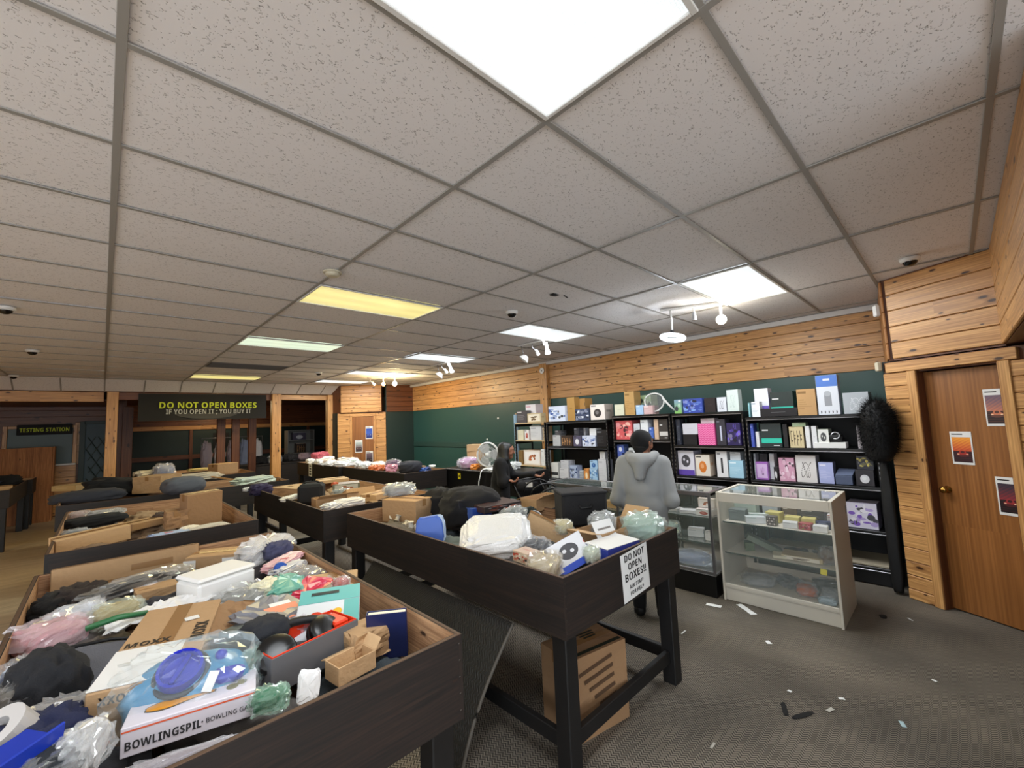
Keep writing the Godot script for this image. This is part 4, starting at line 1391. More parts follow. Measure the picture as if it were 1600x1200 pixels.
# ------------------------------------------------------------------ goods on the racks, one box after another
func shelf_goods():
	rb("dark grey box on the top shelf of the narrow pale rack", Vector3(5.572, 1.702, -5.477), Vector3(0, -1.569, 0), Vector3(0.247, 0.22, 0.128), "4a4648", "c8c4c0", "text", "retail boxes on the racks")
	rb("pinkish white upright box on the top shelf of the narrow pale rack", Vector3(5.746, 1.702, -5.373), Vector3(0, -1.576, 0), Vector3(0.252, 0.329, 0.196), "d8d4d4", "c8a0a8", "text", "retail boxes on the racks")
	rb("low straw coloured box on the top shelf of the narrow pale rack", Vector3(5.572, 1.702, -5.163), Vector3(0, -1.599, 0), Vector3(0.335, 0.159, 0.128), "c4b28c", "7a5a34", "photo", "retail boxes on the racks")
	rb("cream cube box on the second shelf of the narrow pale rack", Vector3(5.591, 1.392, -5.527), Vector3(0, -1.55, 0), Vector3(0.147, 0.181, 0.165), "d6cfb4", "b8ae8c", "plain", "retail boxes on the racks")
	rb("tiny box with red mark on the second shelf of the narrow pale rack", Vector3(5.586, 1.392, -5.362), Vector3(0, -1.556, 0), Vector3(0.106, 0.178, 0.156), "d8d6d2", "a04030", "dev", "retail boxes on the racks")
	rb("pale grey wide box on the second shelf of the narrow pale rack", Vector3(5.628, 1.392, -5.143), Vector3(0, -1.546, 0), Vector3(0.256, 0.235, 0.24), "c6c6c6", "8a8c90", "text", "retail boxes on the racks")
	rb("flat grey box on the wide one,  second shelf of the narrow pale rack", Vector3(5.628, 1.646, -5.165), Vector3(0, -1.547, 0), Vector3(0.211, -0.019, 0.196), "a8a8a6", "707070", "text", "retail boxes on the racks")
	rb("brown speckled carton on the second shelf of the narrow pale rack", Vector3(5.589, 1.392, -4.945), Vector3(0, -1.563, 0), Vector3(0.069, 0.215, 0.162), "b8a68c", "7a6246", "grid", "retail boxes on the racks")
	rb("brown upright box on the third shelf of the narrow pale rack", Vector3(5.587, 0.952, -5.548), Vector3(0, -1.595, 0), Vector3(0.104, 0.249, 0.158), "8a6c42", "b89660", "plain", "retail boxes on the racks")
	rb("framed orange picture box on the third shelf of the narrow pale rack", Vector3(5.628, 0.952, -5.258), Vector3(0, -1.589, 0), Vector3(0.401, 0.255, 0.24), "e2d8cc", "c0622c", "photo", "retail boxes on the racks")
	rb("slim white upright box on the third shelf of the narrow pale rack", Vector3(5.565, 0.952, -4.996), Vector3(0, -1.581, 0), Vector3(0.083, 0.282, 0.115), "dcdad8", "b0b0b0", "text", "retail boxes on the racks")
	rb("second slim white box on the third shelf of the narrow pale rack", Vector3(5.565, 0.952, -4.922), Vector3(0, -1.571, 0), Vector3(0.024, 0.283, 0.115), "cfd2d4", "888c90", "text", "retail boxes on the racks")
	rb("white box with blue gadget pictures on the top shelf of the wide black rack", Vector3(5.618, 1.702, -4.627), Vector3(0, -1.583, 0), Vector3(0.365, 0.256, 0.24), "d4dcec", "3a5aa0", "splash", "retail boxes on the racks")
	rb("tall narrow tan box on the top shelf of the wide black rack", Vector3(5.617, 1.702, -4.364), Vector3(0, -1.546, 0), Vector3(0.154, 0.386, 0.138), "b48a4c", "8a6430", "plain", "retail boxes on the racks")
	rb("tan box tilted behind on the top shelf of the wide black rack", Vector3(5.799, 1.702, -4.283), Vector3(0, -1.594, 0), Vector3(0.203, 0.361, 0.202), "b88c52", "8a6430", "plain", "retail boxes on the racks")
	rb("dark blue box of white gadgets on the top shelf of the wide black rack", Vector3(5.592, 1.702, -4.107), Vector3(0, -1.597, 0), Vector3(0.27, 0.184, 0.188), "3c4660", "d8dce4", "splash", "retail boxes on the racks")
	rb("cream box with a dark device on the top shelf of the wide black rack", Vector3(5.618, 1.702, -3.809), Vector3(0, -1.573, 0), Vector3(0.264, 0.238, 0.24), "e0d6ce", "3a3434", "dev", "retail boxes on the racks")
	rb("small grey box on the second shelf of the wide black rack", Vector3(5.572, 1.292, -4.663), Vector3(0, -1.587, 0), Vector3(0.162, 0.182, 0.149), "b8b8b8", "8c8c8c", "text", "retail boxes on the racks")
	rb("flat black and white box on the second shelf of the wide black rack", Vector3(5.572, 1.475, -4.623), Vector3(0, -1.552, 0), Vector3(0.133, 0.074, 0.149), "3c3c40", "c8c8c8", "text", "retail boxes on the racks")
	rb("brown box with faces on the second shelf of the wide black rack", Vector3(5.597, 1.292, -4.452), Vector3(0, -1.541, 0), Vector3(0.222, 0.17, 0.198), "3a2c24", "c09060", "glyph", "retail boxes on the racks")
	rb("violet grey box on the second shelf of the wide black rack", Vector3(5.58, 1.292, -4.235), Vector3(0, -1.543, 0), Vector3(0.148, 0.169, 0.163), "565064", "d8d8dc", "dev", "retail boxes on the racks")
	rb("dark box on the violet one on the second shelf of the wide black rack", Vector3(5.58, 1.462, -4.235), Vector3(0, -1.585, 0), Vector3(0.098, 0.123, 0.163), "34343a", "8a8a90", "text", "retail boxes on the racks")
	rb("small upright white box on the second shelf of the wide black rack", Vector3(5.665, 1.462, -4.166), Vector3(0, -1.571, 0), Vector3(0.033, 0.117, 0.094), "c8c8cc", "9a9a9e", "plain", "retail boxes on the racks")
	rb("white box with blue razor picture on the second shelf of the wide black rack", Vector3(5.61, 1.292, -4.005), Vector3(0, -1.557, 0), Vector3(0.25, 0.168, 0.224), "c6ccdc", "2c4a90", "splash", "retail boxes on the racks")
	rb("plain white cube on the razor box on the second shelf of the wide black rack", Vector3(5.61, 1.461, -3.944), Vector3(0, -1.589, 0), Vector3(0.127, 0.109, 0.153), "d8d8d8", "c0c0c0", "plain", "retail boxes on the racks")
	rb("tall black box on the second shelf of the wide black rack", Vector3(5.588, 1.292, -3.761), Vector3(0, -1.586, 0), Vector3(0.179, 0.254, 0.18), "201e20", "6a6a6e", "text", "retail boxes on the racks")
	rb("white box with black stripe on the third shelf of the wide black rack", Vector3(5.596, 0.762, -4.734), Vector3(0, -1.597, 0), Vector3(0.152, 0.252, 0.195), "dcdad4", "3c3c3c", "band", "retail boxes on the racks")
	rb("pale grey cube box on the third shelf of the wide black rack", Vector3(5.584, 0.762, -4.534), Vector3(0, -1.576, 0), Vector3(0.183, 0.167, 0.171), "d0ced0", "a0a0a4", "text", "retail boxes on the racks")
	rb("lighter cube on the pale grey cube on the third shelf of the wide black rack", Vector3(5.584, 0.93, -4.516), Vector3(0, -1.578, 0), Vector3(0.17, 0.126, 0.171), "c0c0c4", "98989c", "text", "retail boxes on the racks")
	rb("cup printed box on the third shelf of the wide black rack", Vector3(5.568, 0.762, -4.338), Vector3(0, -1.552, 0), Vector3(0.144, 0.218, 0.139), "a8b4cc", "2c3c6c", "splash", "retail boxes on the racks")
	rb("low bluish box on the third shelf of the wide black rack", Vector3(5.597, 0.762, -4.223), Vector3(0, -1.556, 0), Vector3(0.078, 0.136, 0.098), "c8ccd0", "6a7a90", "grid", "retail boxes on the racks")
	rb("small orange box on the third shelf of the wide black rack", Vector3(5.569, 0.762, -4.083), Vector3(0, -1.573, 0), Vector3(0.093, 0.179, 0.143), "d08a48", "f0d8b0", "dev", "retail boxes on the racks")
	rb("light blue box on the third shelf of the wide black rack", Vector3(5.561, 0.762, -3.951), Vector3(0, -1.558, 0), Vector3(0.138, 0.186, 0.125), "a4c4e0", "2c64a8", "splash", "retail boxes on the racks")
	rb("light blue box on its twin on the third shelf of the wide black rack", Vector3(5.561, 0.949, -3.938), Vector3(0, -1.562, 0), Vector3(0.138, 0.128, 0.125), "a0c0dc", "2c5c9c", "dev", "retail boxes on the racks")
	rb("tall light grey box on the third shelf of the wide black rack", Vector3(5.572, 0.762, -3.781), Vector3(0, -1.569, 0), Vector3(0.144, 0.339, 0.148), "c8c8cc", "b0b0b4", "text", "retail boxes on the racks")
	rb("small white box on the tall grey one,  third shelf of the wide black rack", Vector3(5.572, 1.102, -3.768), Vector3(0, -1.595, 0), Vector3(0.098, 0.115, 0.148), "d0d0d0", "8c8c90", "sketch", "retail boxes on the racks")
	rb("slim grey box at the end on the third shelf of the wide black rack", Vector3(5.546, 0.762, -3.666), Vector3(0, -1.571, 0), Vector3(0.031, 0.334, 0.096), "8a8c92", "b4b6ba", "text", "retail boxes on the racks")
	rb("cream square box on the top shelf of the rack behind the capped person", Vector3(5.574, 1.752, -3.421), Vector3(0, -1.596, 0), Vector3(0.158, 0.166, 0.152), "ccccb4", "a8a890", "plain", "retail boxes on the racks")
	rb("tall tan carton on the top shelf of the rack behind the capped person", Vector3(5.587, 1.752, -3.246), Vector3(0, -1.595, 0), Vector3(0.16, 0.34, 0.178), "b48e58", "8a6838", "text", "retail boxes on the racks")
	rb("green landscape box on the top shelf of the rack behind the capped person", Vector3(5.799, 1.752, -3.128), Vector3(0, -1.553, 0), Vector3(0.228, 0.28, 0.202), "9cb48c", "dfe8d8", "splash", "retail boxes on the racks")
	rb("pale blue box on the top shelf of the rack behind the capped person", Vector3(5.569, 1.752, -3.092), Vector3(0, -1.581, 0), Vector3(0.114, 0.137, 0.143), "9cbcdc", "dce4ec", "text", "retail boxes on the racks")
	rb("pale pink box on the top shelf of the rack behind the capped person", Vector3(5.582, 1.752, -2.959), Vector3(0, -1.596, 0), Vector3(0.139, 0.121, 0.167), "c8a8a8", "e4d8d8", "text", "retail boxes on the racks")
	rb("red and pink box on the second shelf of the rack behind the capped person", Vector3(5.618, 1.402, -3.366), Vector3(0, -1.584, 0), Vector3(0.268, 0.275, 0.24), "cc5a5c", "e8b8a8", "splash", "retail boxes on the racks")
	rb("grey white box on the second shelf of the rack behind the capped person", Vector3(5.557, 1.402, -3.159), Vector3(0, -1.551, 0), Vector3(0.095, 0.226, 0.118), "c0c2c8", "94969c", "sketch", "retail boxes on the racks")
	rb("tall white box on the second shelf of the rack behind the capped person", Vector3(5.579, 1.402, -3.039), Vector3(0, -1.571, 0), Vector3(0.112, 0.275, 0.163), "d8dadc", "b4b8bc", "text", "retail boxes on the racks")
	rb("small blue box on the second shelf of the rack behind the capped person", Vector3(5.537, 1.402, -2.937), Vector3(0, -1.544, 0), Vector3(0.061, 0.167, 0.078), "4464b0", "c8d0e4", "text", "retail boxes on the racks")
	rb("narrow tan upright box on the second shelf of the rack behind the capped person", Vector3(5.536, 1.402, -2.861), Vector3(0, -1.571, 0), Vector3(0.06, 0.275, 0.076), "c8ac94", "a08468", "plain", "retail boxes on the racks")
	rb("dark grey upright box on the second shelf of the rack behind the capped person", Vector3(5.578, 1.402, -2.755), Vector3(0, -1.582, 0), Vector3(0.122, 0.275, 0.16), "3c3836", "c4c0bc", "band", "retail boxes on the racks")
	rb("blue can box on the third shelf of the rack behind the capped person", Vector3(5.569, 0.952, -3.461), Vector3(0, -1.586, 0), Vector3(0.078, 0.252, 0.141), "4a5ca8", "d8dcec", "splash", "retail boxes on the racks")
	rb("second blue can box on the first on the third shelf of the capped person's rack", Vector3(5.569, 1.205, -3.447), Vector3(0, -1.552, 0), Vector3(0.107, 0.122, 0.139), "5064b0", "dce0ee", "dev", "retail boxes on the racks")
	rb("white bundled box on the third shelf of the rack behind the capped person", Vector3(5.582, 0.952, -3.244), Vector3(0, -1.562, 0), Vector3(0.132, 0.33, 0.168), "d0d4d4", "9a9ea0", "text", "retail boxes on the racks")
	rb("bright green box on the third shelf of the rack behind the capped person", Vector3(5.583, 0.952, -3.349), Vector3(0, -1.553, 0), Vector3(0.071, 0.219, 0.171), "9cc44c", "e0eac8", "plain", "retail boxes on the racks")
	rb("blue and green landscape box on the top shelf of the pink zigzag box's rack", Vector3(5.572, 1.742, -2.531), Vector3(0, -1.566, 0), Vector3(0.097, 0.184, 0.148), "7c98b4", "7cb45c", "land", "retail boxes on the racks")
	rb("wide blue splash box on the top shelf of the pink zigzag box's rack", Vector3(5.603, 1.742, -2.334), Vector3(0, -1.584, 0), Vector3(0.25, 0.186, 0.211), "34489c", "7ca0d8", "splash", "retail boxes on the racks")
	rb("plain black box on the top shelf of the pink zigzag box's rack", Vector3(5.586, 1.742, -2.119), Vector3(0, -1.554, 0), Vector3(0.134, 0.18, 0.176), "221c20", "443a40", "plain", "retail boxes on the racks")
	rb("white box with tangle print on the top shelf of the pink zigzag box's rack", Vector3(5.551, 1.742, -1.977), Vector3(0, -1.555, 0), Vector3(0.107, 0.178, 0.106), "c8ccd4", "4a4e58", "sketch", "retail boxes on the racks")
	rb("tall pale green grey box on the top shelf of the pink zigzag box's rack", Vector3(5.558, 1.742, -1.844), Vector3(0, -1.597, 0), Vector3(0.131, 0.261, 0.119), "c4d0cc", "a8b8b4", "sketch", "retail boxes on the racks")
	rb("black film-wrapped upright box on the second shelf of the pink zigzag box's rack", Vector3(5.564, 1.332, -2.552), Vector3(0, -1.571, 0), Vector3(0.056, 0.335, 0.132), "2c303c", "7c8494", "sketch", "retail boxes on the racks")
	rb("low black box on the second shelf of the pink zigzag box's rack", Vector3(5.58, 1.332, -2.403), Vector3(0, -1.575, 0), Vector3(0.178, 0.136, 0.165), "1c1c20", "3c3c40", "plain", "retail boxes on the racks")
	rb("flat white box on the black one on the second shelf of the pink box rack", Vector3(5.58, 1.469, -2.393), Vector3(0, -1.57, 0), Vector3(0.194, 0.14, 0.165), "c4c4cc", "b0b0b8", "plain", "retail boxes on the racks")
	rb("pink zigzag box on the second shelf of the pink zigzag box's rack", Vector3(5.607, 1.332, -2.188), Vector3(0, -1.574, 0), Vector3(0.207, 0.27, 0.217), "d04c8c", "e890b8", "chev", "retail boxes on the racks")
	rb("white and pink box on the zigzag one,  second shelf of the pink box rack", Vector3(5.607, 1.603, -2.178), Vector3(0, -1.542, 0), Vector3(0.168, 0.064, 0.152), "d8d0d4", "c45c90", "text", "retail boxes on the racks")
	rb("black box with a bottle on the second shelf of the pink zigzag box's rack", Vector3(5.578, 1.332, -2.01), Vector3(0, -1.598, 0), Vector3(0.107, 0.321, 0.16), "36343c", "b8bcd0", "tall", "retail boxes on the racks")
	rb("violet black box on the second shelf of the pink zigzag box's rack", Vector3(5.565, 1.332, -1.867), Vector3(0, -1.571, 0), Vector3(0.153, 0.27, 0.135), "2c2450", "6a54c4", "splash", "retail boxes on the racks")
	rb("white box with violet foot band on the third shelf of the pink zigzag box's rack", Vector3(5.618, 0.942, -2.475), Vector3(0, -1.598, 0), Vector3(0.211, 0.315, 0.24), "d4d2dc", "6048a8", "foot", "retail boxes on the racks")
	rb("white box with orange headphones on the third shelf of the pink zigzag box's rack", Vector3(5.589, 0.942, -2.267), Vector3(0, -1.558, 0), Vector3(0.178, 0.266, 0.182), "dcd4c8", "d07830", "dev", "retail boxes on the racks")
	rb("tall white box with a black remote on the third shelf of the pink box rack", Vector3(5.559, 0.942, -2.031), Vector3(0, -1.578, 0), Vector3(0.129, 0.315, 0.121), "dadadc", "2c2c30", "tall", "retail boxes on the racks")
	rb("light blue box on the third shelf of the pink zigzag box's rack", Vector3(5.593, 0.942, -1.874), Vector3(0, -1.552, 0), Vector3(0.159, 0.208, 0.19), "9cc4d8", "d8e8f0", "text", "retail boxes on the racks")
	rb("grey white box on the light blue one,  third shelf of the pink box rack", Vector3(5.593, 1.151, -1.878), Vector3(0, -1.594, 0), Vector3(0.117, 0.099, 0.149), "c4c8cc", "9a9ea4", "text", "retail boxes on the racks")
	rb("teal upright box on the top shelf of the rack by the door", Vector3(5.551, 1.662, -1.673), Vector3(0, -1.571, 0), Vector3(0.014, 0.17, 0.105), "7cb0b8", "d0e4e4", "text", "retail boxes on the racks")
	rb("white folded box on the top shelf of the rack by the door", Vector3(5.555, 1.662, -1.602), Vector3(0, -1.542, 0), Vector3(0.086, 0.179, 0.115), "d4d8dc", "8c98a8", "text", "retail boxes on the racks")
	rb("white and violet box on the top shelf of the rack by the door", Vector3(5.73, 1.662, -1.576), Vector3(0, -1.581, 0), Vector3(0.15, 0.337, 0.144), "d8dae0", "6a58b0", "band", "retail boxes on the racks")
	rb("black box with turquoise stripe on the top shelf of the rack by the door", Vector3(5.774, 1.662, -1.366), Vector3(0, -1.599, 0), Vector3(0.231, 0.282, 0.232), "24302e", "30b09c", "band", "retail boxes on the racks")
	rb("low black tray box on the top shelf of the rack by the door", Vector3(5.572, 1.662, -1.371), Vector3(0, -1.598, 0), Vector3(0.368, 0.092, 0.148), "18181c", "c8c8cc", "plain", "retail boxes on the racks")
	rb("tan box with square print on the top shelf of the rack by the door", Vector3(5.6, 1.662, -1.097), Vector3(0, -1.575, 0), Vector3(0.172, 0.286, 0.204), "b08a5c", "7c5c34", "text", "retail boxes on the racks")
	rb("big white box with blue top on the top shelf of the rack by the door", Vector3(5.575, 1.662, -0.906), Vector3(0, -1.564, 0), Vector3(0.185, 0.417, 0.154), "d0d4dc", "4c74c0", "top", "retail boxes on the racks")
	rb("pale grey box on the top shelf of the rack by the door", Vector3(5.603, 1.662, -0.677), Vector3(0, -1.585, 0), Vector3(0.206, 0.217, 0.209), "a8aeb4", "d0d4d8", "sketch", "retail boxes on the racks")
	rb("slim blue upright box on the second shelf of the rack by the door", Vector3(5.565, 1.312, -1.663), Vector3(0, -1.571, 0), Vector3(0.033, 0.275, 0.134), "4456b0", "8c98d8", "text", "retail boxes on the racks")
	rb("slim white box on the second shelf of the rack by the door", Vector3(5.546, 1.312, -1.61), Vector3(0, -1.571, 0), Vector3(0.034, 0.179, 0.095), "d0d0d4", "a8a8ac", "plain", "retail boxes on the racks")
	rb("black box with turquoise stripe on the second shelf of the rack by the door", Vector3(5.582, 1.312, -1.471), Vector3(0, -1.542, 0), Vector3(0.207, 0.275, 0.168), "222c2c", "2cb49c", "band", "retail boxes on the racks")
	rb("slim black box on the second shelf of the rack by the door", Vector3(5.558, 1.312, -1.327), Vector3(0, -1.571, 0), Vector3(0.043, 0.261, 0.121), "1a1a1c", "3a3a3c", "plain", "retail boxes on the racks")
	rb("beige box with tall letters on the second shelf of the rack by the door", Vector3(5.577, 1.312, -1.222), Vector3(0, -1.573, 0), Vector3(0.132, 0.23, 0.157), "c8b890", "4a3c2c", "glyph", "retail boxes on the racks")
	rb("thin greenish box on the lettered one on the second shelf of the door side rack", Vector3(5.577, 1.543, -1.193), Vector3(0, -1.542, 0), Vector3(0.125, 0.044, 0.157), "9cb088", "e0e4d4", "text", "retail boxes on the racks")
	rb("first thin white box on the second shelf of the rack by the door", Vector3(5.534, 1.312, -1.118), Vector3(0, -1.571, 0), Vector3(0.04, 0.235, 0.072), "d8d8d8", "b8b8b8", "plain", "retail boxes on the racks")
	rb("second thin white box on the second shelf of the rack by the door", Vector3(5.549, 1.312, -1.058), Vector3(0, -1.571, 0), Vector3(0.045, 0.234, 0.101), "d4d4d6", "b0b0b4", "plain", "retail boxes on the racks")
	rb("white box with green foot on the second shelf of the rack by the door", Vector3(5.573, 1.312, -0.977), Vector3(0, -1.597, 0), Vector3(0.094, 0.198, 0.149), "d8d8d4", "5ca83c", "foot", "retail boxes on the racks")
	rb("upright whitish box by the fur on the second shelf of the rack by the door", Vector3(5.561, 1.312, -0.677), Vector3(0, -1.571, 0), Vector3(0.044, 0.232, 0.126), "c8c0c4", "90888c", "text", "retail boxes on the racks")
	rb("small grey box on the third shelf of the rack by the door", Vector3(5.594, 0.942, -1.67), Vector3(0, -1.571, 0), Vector3(0.02, 0.295, 0.132), "b8bcc0", "7c8088", "text", "retail boxes on the racks")
	rb("violet box on the third shelf of the rack by the door", Vector3(5.593, 0.942, -1.593), Vector3(0, -1.58, 0), Vector3(0.126, 0.203, 0.191), "9c64b4", "d0a8dc", "photo", "retail boxes on the racks")
	rb("dark box on the violet one on the third shelf of the rack by the door", Vector3(5.598, 1.146, -1.582), Vector3(0, -1.595, 0), Vector3(0.081, 0.091, 0.101), "24242a", "5c5c64", "text", "retail boxes on the racks")
	rb("upright white box on the third shelf of the rack by the door", Vector3(5.626, 0.942, -1.502), Vector3(0, -1.571, 0), Vector3(0.048, 0.295, 0.136), "d4d4d8", "b8b8bc", "plain", "retail boxes on the racks")
	rb("low dark box on the third shelf of the rack by the door", Vector3(5.558, 0.942, -1.455), Vector3(0, -1.571, 0), Vector3(0.038, 0.151, 0.12), "2a2628", "e0e0e4", "dev", "retail boxes on the racks")
	rb("pink pictured box on the third shelf of the rack by the door", Vector3(5.564, 0.942, -1.345), Vector3(0, -1.565, 0), Vector3(0.148, 0.256, 0.132), "cc98b0", "e8d0dc", "splash", "retail boxes on the racks")
	rb("white box with earphone sketch on the third shelf of the rack by the door", Vector3(5.575, 0.942, -1.16), Vector3(0, -1.6, 0), Vector3(0.186, 0.289, 0.154), "d8d4d2", "4a4642", "sketch", "retail boxes on the racks")
	rb("lavender box on the third shelf of the rack by the door", Vector3(5.569, 0.942, -0.988), Vector3(0, -1.577, 0), Vector3(0.126, 0.22, 0.141), "a8b0dc", "dcdcf0", "text", "retail boxes on the racks")
	rb("black box with a pale disc on the third shelf of the rack by the door", Vector3(5.591, 0.942, -0.676), Vector3(0, -1.57, 0), Vector3(0.143, 0.157, 0.185), "221e24", "d0d0d4", "dev", "retail boxes on the racks")
	rb("black box with yellow marks on the third shelf of the rack by the door", Vector3(5.591, 1.1, -0.667), Vector3(0, -1.559, 0), Vector3(0.133, 0.137, 0.125), "20202c", "d8c860", "splash", "retail boxes on the racks")
	rb("white box with violet massage device on the fourth shelf of the rack by the door", Vector3(5.61, 0.522, -0.728), Vector3(0, -1.599, 0), Vector3(0.24, 0.247, 0.225), "d4d0e0", "7c5cb8", "splash", "retail boxes on the racks")
	var tr := thing("white_tray", "open white tray of black gadgets on the second shelf of the rack by the door", "tray", Vector3(5.56, 1.312, -0.93), -PI / 2)
	inst("tray_body", box_at(Vector3(0, 0.03, 0), Vector3(0.27, 0.06, 0.14), 0.003), M.white, tr)
	inst("gadget", lump(Vector3(0.24, 0.1, 0.12), 95, 0.35, 2.4, true, 20, 12), M.black, tr, Vector3(0, 0.06, 0))
	inst("gadget_ring", bar(ring_path(0.035, 16), 0.008, 6, true, true), M.silver, tr, Vector3(0.05, 0.13, 0.04), Vector3(1.2, 0, 0))
	var pb := thing("paper_box", "open blue grey folded paper box on the third shelf by the door", "box", Vector3(5.56, 0.942, -0.845), -PI / 2)
	inst("body", box_at(Vector3(0, 0.045, 0), Vector3(0.14, 0.09, 0.12), 0.003), col(Color("4c5670"), 0.6), pb)
	inst("lid", panel([Vector3(-0.07, 0.092, 0.05), Vector3(0.07, 0.092, 0.05), Vector3(0.09, 0.15, -0.04), Vector3(-0.05, 0.15, -0.04)], 0.003), col(Color("5c6680"), 0.6), pb)

# ------------------------------------------------------------------ what lies in the bins
func bin_goods():
	front_bin()
	notice_bin()
	middle_bin()
	second_bin()
	cross_bins()

func front_bin():
	var o: Node3D
	o = carton("long flat tan carton with a dark printed block, leaning on the far board", Vector3(0.154, 0.8, -3.575), Vector3(-0.12, 0, 0), Vector3(0.672, 0.2, 0.05))
	stick(o, "print", Vector2(0.2, 0.035), M.tape, Vector3(0.1, 0.13, 0.0262))
	stick(o, "print", Vector2(0.3, 0.012), M.tape, Vector3(-0.02, 0.08, 0.0262))
	o = carton("low tan carton with white shipping labels by the far board of the front bin", Vector3(0.604, 0.82, -3.44), Vector3(0, -0.565, 0), Vector3(0.355, 0.13, 0.2))
	stick(o, "label", Vector2(0.07, 0.08), M.white, Vector3(-0.15, 0.07, 0.102))
	stick(o, "label", Vector2(0.07, 0.08), M.white, Vector3(0.07, 0.07, 0.102))
	stick(o, "label", Vector2(0.07, 0.08), M.grille_grey, Vector3(0.16, 0.07, 0.102))
	o = thing("foam_block", "white foam block box in the middle of the front bin", "foam block", Vector3(0.44, 0.86, -2.65), 0.35)
	inst("body", box_at(Vector3(0, 0.085, 0), Vector3(0.27, 0.15, 0.2), 0.012), M.foam, o)
	inst("lid", box_at(Vector3(0, 0.173, 0), Vector3(0.276, 0.022, 0.206), 0.01), M.foam, o)
	o = carton("big tan carton with a white sheet on top and the capitals MOXX", Vector3(0.19, 0.83, -2.05), Vector3(0.03, -0.29, -0.03), Vector3(0.25, 0.17, 0.6))
	stick(o, "paper_sheet", Vector2(0.19, 0.24), M.white, Vector3(-0.03, 0.1722, 0.175), Vector3(-PI / 2, 0, 0))
	stick(o, "address_label", Vector2(0.045, 0.035), M.white, Vector3(0.05, 0.1726, -0.13), Vector3(-PI / 2, 0, 0.3))
	inst("lettering", letters("MOXX", 0.04, 0.0008, false, 800), mat("ink", Color(0.13, 0.09, 0.06), 0.7), o, Vector3(0.095, 0.1726, 0.0), Vector3(-PI / 2, PI / 2, 0))
	inst("lettering", letters("MOXX", 0.032, 0.0008, false, 800), M.ink, o, Vector3(-0.05, 0.1726, 0.025), Vector3(-PI / 2, 0, 0))
	inst("lettering", letters("MOXX", 0.023, 0.0008, false, 800), M.ink, o, Vector3(-0.05, 0.142, 0.3005), Vector3(0, 0, PI))
	carton("crushed tan carton wedged beside the MOXX carton", Vector3(0.41, 0.78, -2.15), Vector3(0.12, -0.7, -0.1), Vector3(0.2, 0.2, 0.24), "card_dark", 0, 0.035)
	headphone_box(Vector3(0.562, 0.868, -1.728), Vector3(0, 0.215, 0), Vector3(0.328, 0.115, 0.17))
	o = book("navy blue hardback book standing on edge at the right board of the front bin", Vector3(0.82, 0.83, -1.6), Vector3(0, 0, 0), Vector3(0.15, 0.026, 0.19), "1c2450")
	o.rotation = Vector3(-1.35, -0.62, 0)
	o.position += Vector3(0.0, 0.085, 0.0)
	carton("taped tan carton with crumpled corners before the navy book", Vector3(0.782, 0.86, -1.66), Vector3(0, 0.053, 0), Vector3(0.19, 0.1, 0.13), "card", 0, 0.02)
	carton("small open tan carton at the near rim of the front bin", Vector3(0.654, 0.87, -1.545), Vector3(0, 0.142, 0), Vector3(0.141, 0.06, 0.09), "card_light", 6, 0)
	packet("white padded packet leaning on the headphone box", Vector3(0.5, 0.911, -1.5), Vector3(1.15, -0.55, 0), Vector3(0.07, 0.018, 0.1), 101, "d8d8d6", "", 0.5)
	bowling_box(Vector3(0.227, 0.875, -1.648), Vector3(0, -0.229, 0), Vector3(0.308, 0.075, 0.15))
	tub_toy(Vector3(0.23, 0.86, -1.77))
	heap("black padded seat cover folded at the left of the front bin", Vector3(-0.07, 0.85, -2.16), Vector3(0.2, 0.3, 0.4), Vector3(0.2, 0.2, 0.26), 102, "15161a", "cover", "seat_cover", 0.25)
	o = thing("grey_sleeve", "grey quilted sleeve with a dark zip, behind the MOXX carton", "sleeve", Vector3(0.01, 0.89, -2.16), -0.2)
	o.rotation = Vector3(0.25, -0.3, -0.1)
	inst("body", lump(Vector3(0.3, 0.05, 0.3), 41, 0.12, 1.5, true, 26, 12, 0.35), cloth(Color("5c5e66")), o)
	inst("zip", bar([Vector3(-0.13, 0.045, -0.12), Vector3(0, 0.05, -0.135), Vector3(0.13, 0.045, -0.12)], 0.006), M.black, o)
	bag("pink and white film bag by the left board of the front bin", Vector3(-0.13, 0.876, -2.66), Vector3(0, 0.4, 0), Vector3(0.26, 0.12, 0.26), 103, "c89aa0", 0.32, "f0e8ee", "bag", "plastic_bag")
	bag("milky film bag of white sheets behind the pink one", Vector3(-0.06, 0.885, -2.83), Vector3(0, 0.2, 0.1), Vector3(0.24, 0.1, 0.2), 104, "c6ccd6", 0.35, "eef2f6", "bag", "plastic_bag")
	bag("green and cream netted parcel wrapped in film", Vector3(0.07, 0.905, -2.66), Vector3(0, 0.3, 0), Vector3(0.2, 0.1, 0.16), 105, "a89a70", 0.25, "dfeedd", "bag", "film_parcel")
	tag(inst("green_ribbon", bar([Vector3(-0.09, 0, 0.02), Vector3(0, 0.02, 0.05), Vector3(0.09, 0, 0.02)], 0.012, 8), col(Color("2c6a40"), 0.4), self, Vector3(0.07, 0.985, -2.45)), "green ribbon across the netted film parcel", "ribbon")
	heap("dark brown furry coil at the far left of the front bin", Vector3(-0.05, 0.85, -3.16), Vector3(0, 0, 0), Vector3(0.26, 0.14, 0.24), 106, "2a211c", "coil", "fur_coil", 0.45)
	heap("black fuzzy roll in the back left corner of the front bin", Vector3(-0.13, 0.82, -3.15), Vector3(0, 0, 0), Vector3(0.22, 0.16, 0.24), 107, "0f0e0e", "roll", "fur_roll", 0.45)
	bag("long silvery film bag of black trays in the front bin", Vector3(0.16, 0.885, -3.12), Vector3(0, 0.25, 0), Vector3(0.5, 0.1, 0.2), 108, "2c2a2a", 0.35, "d8d6d0", "bag", "plastic_bag")
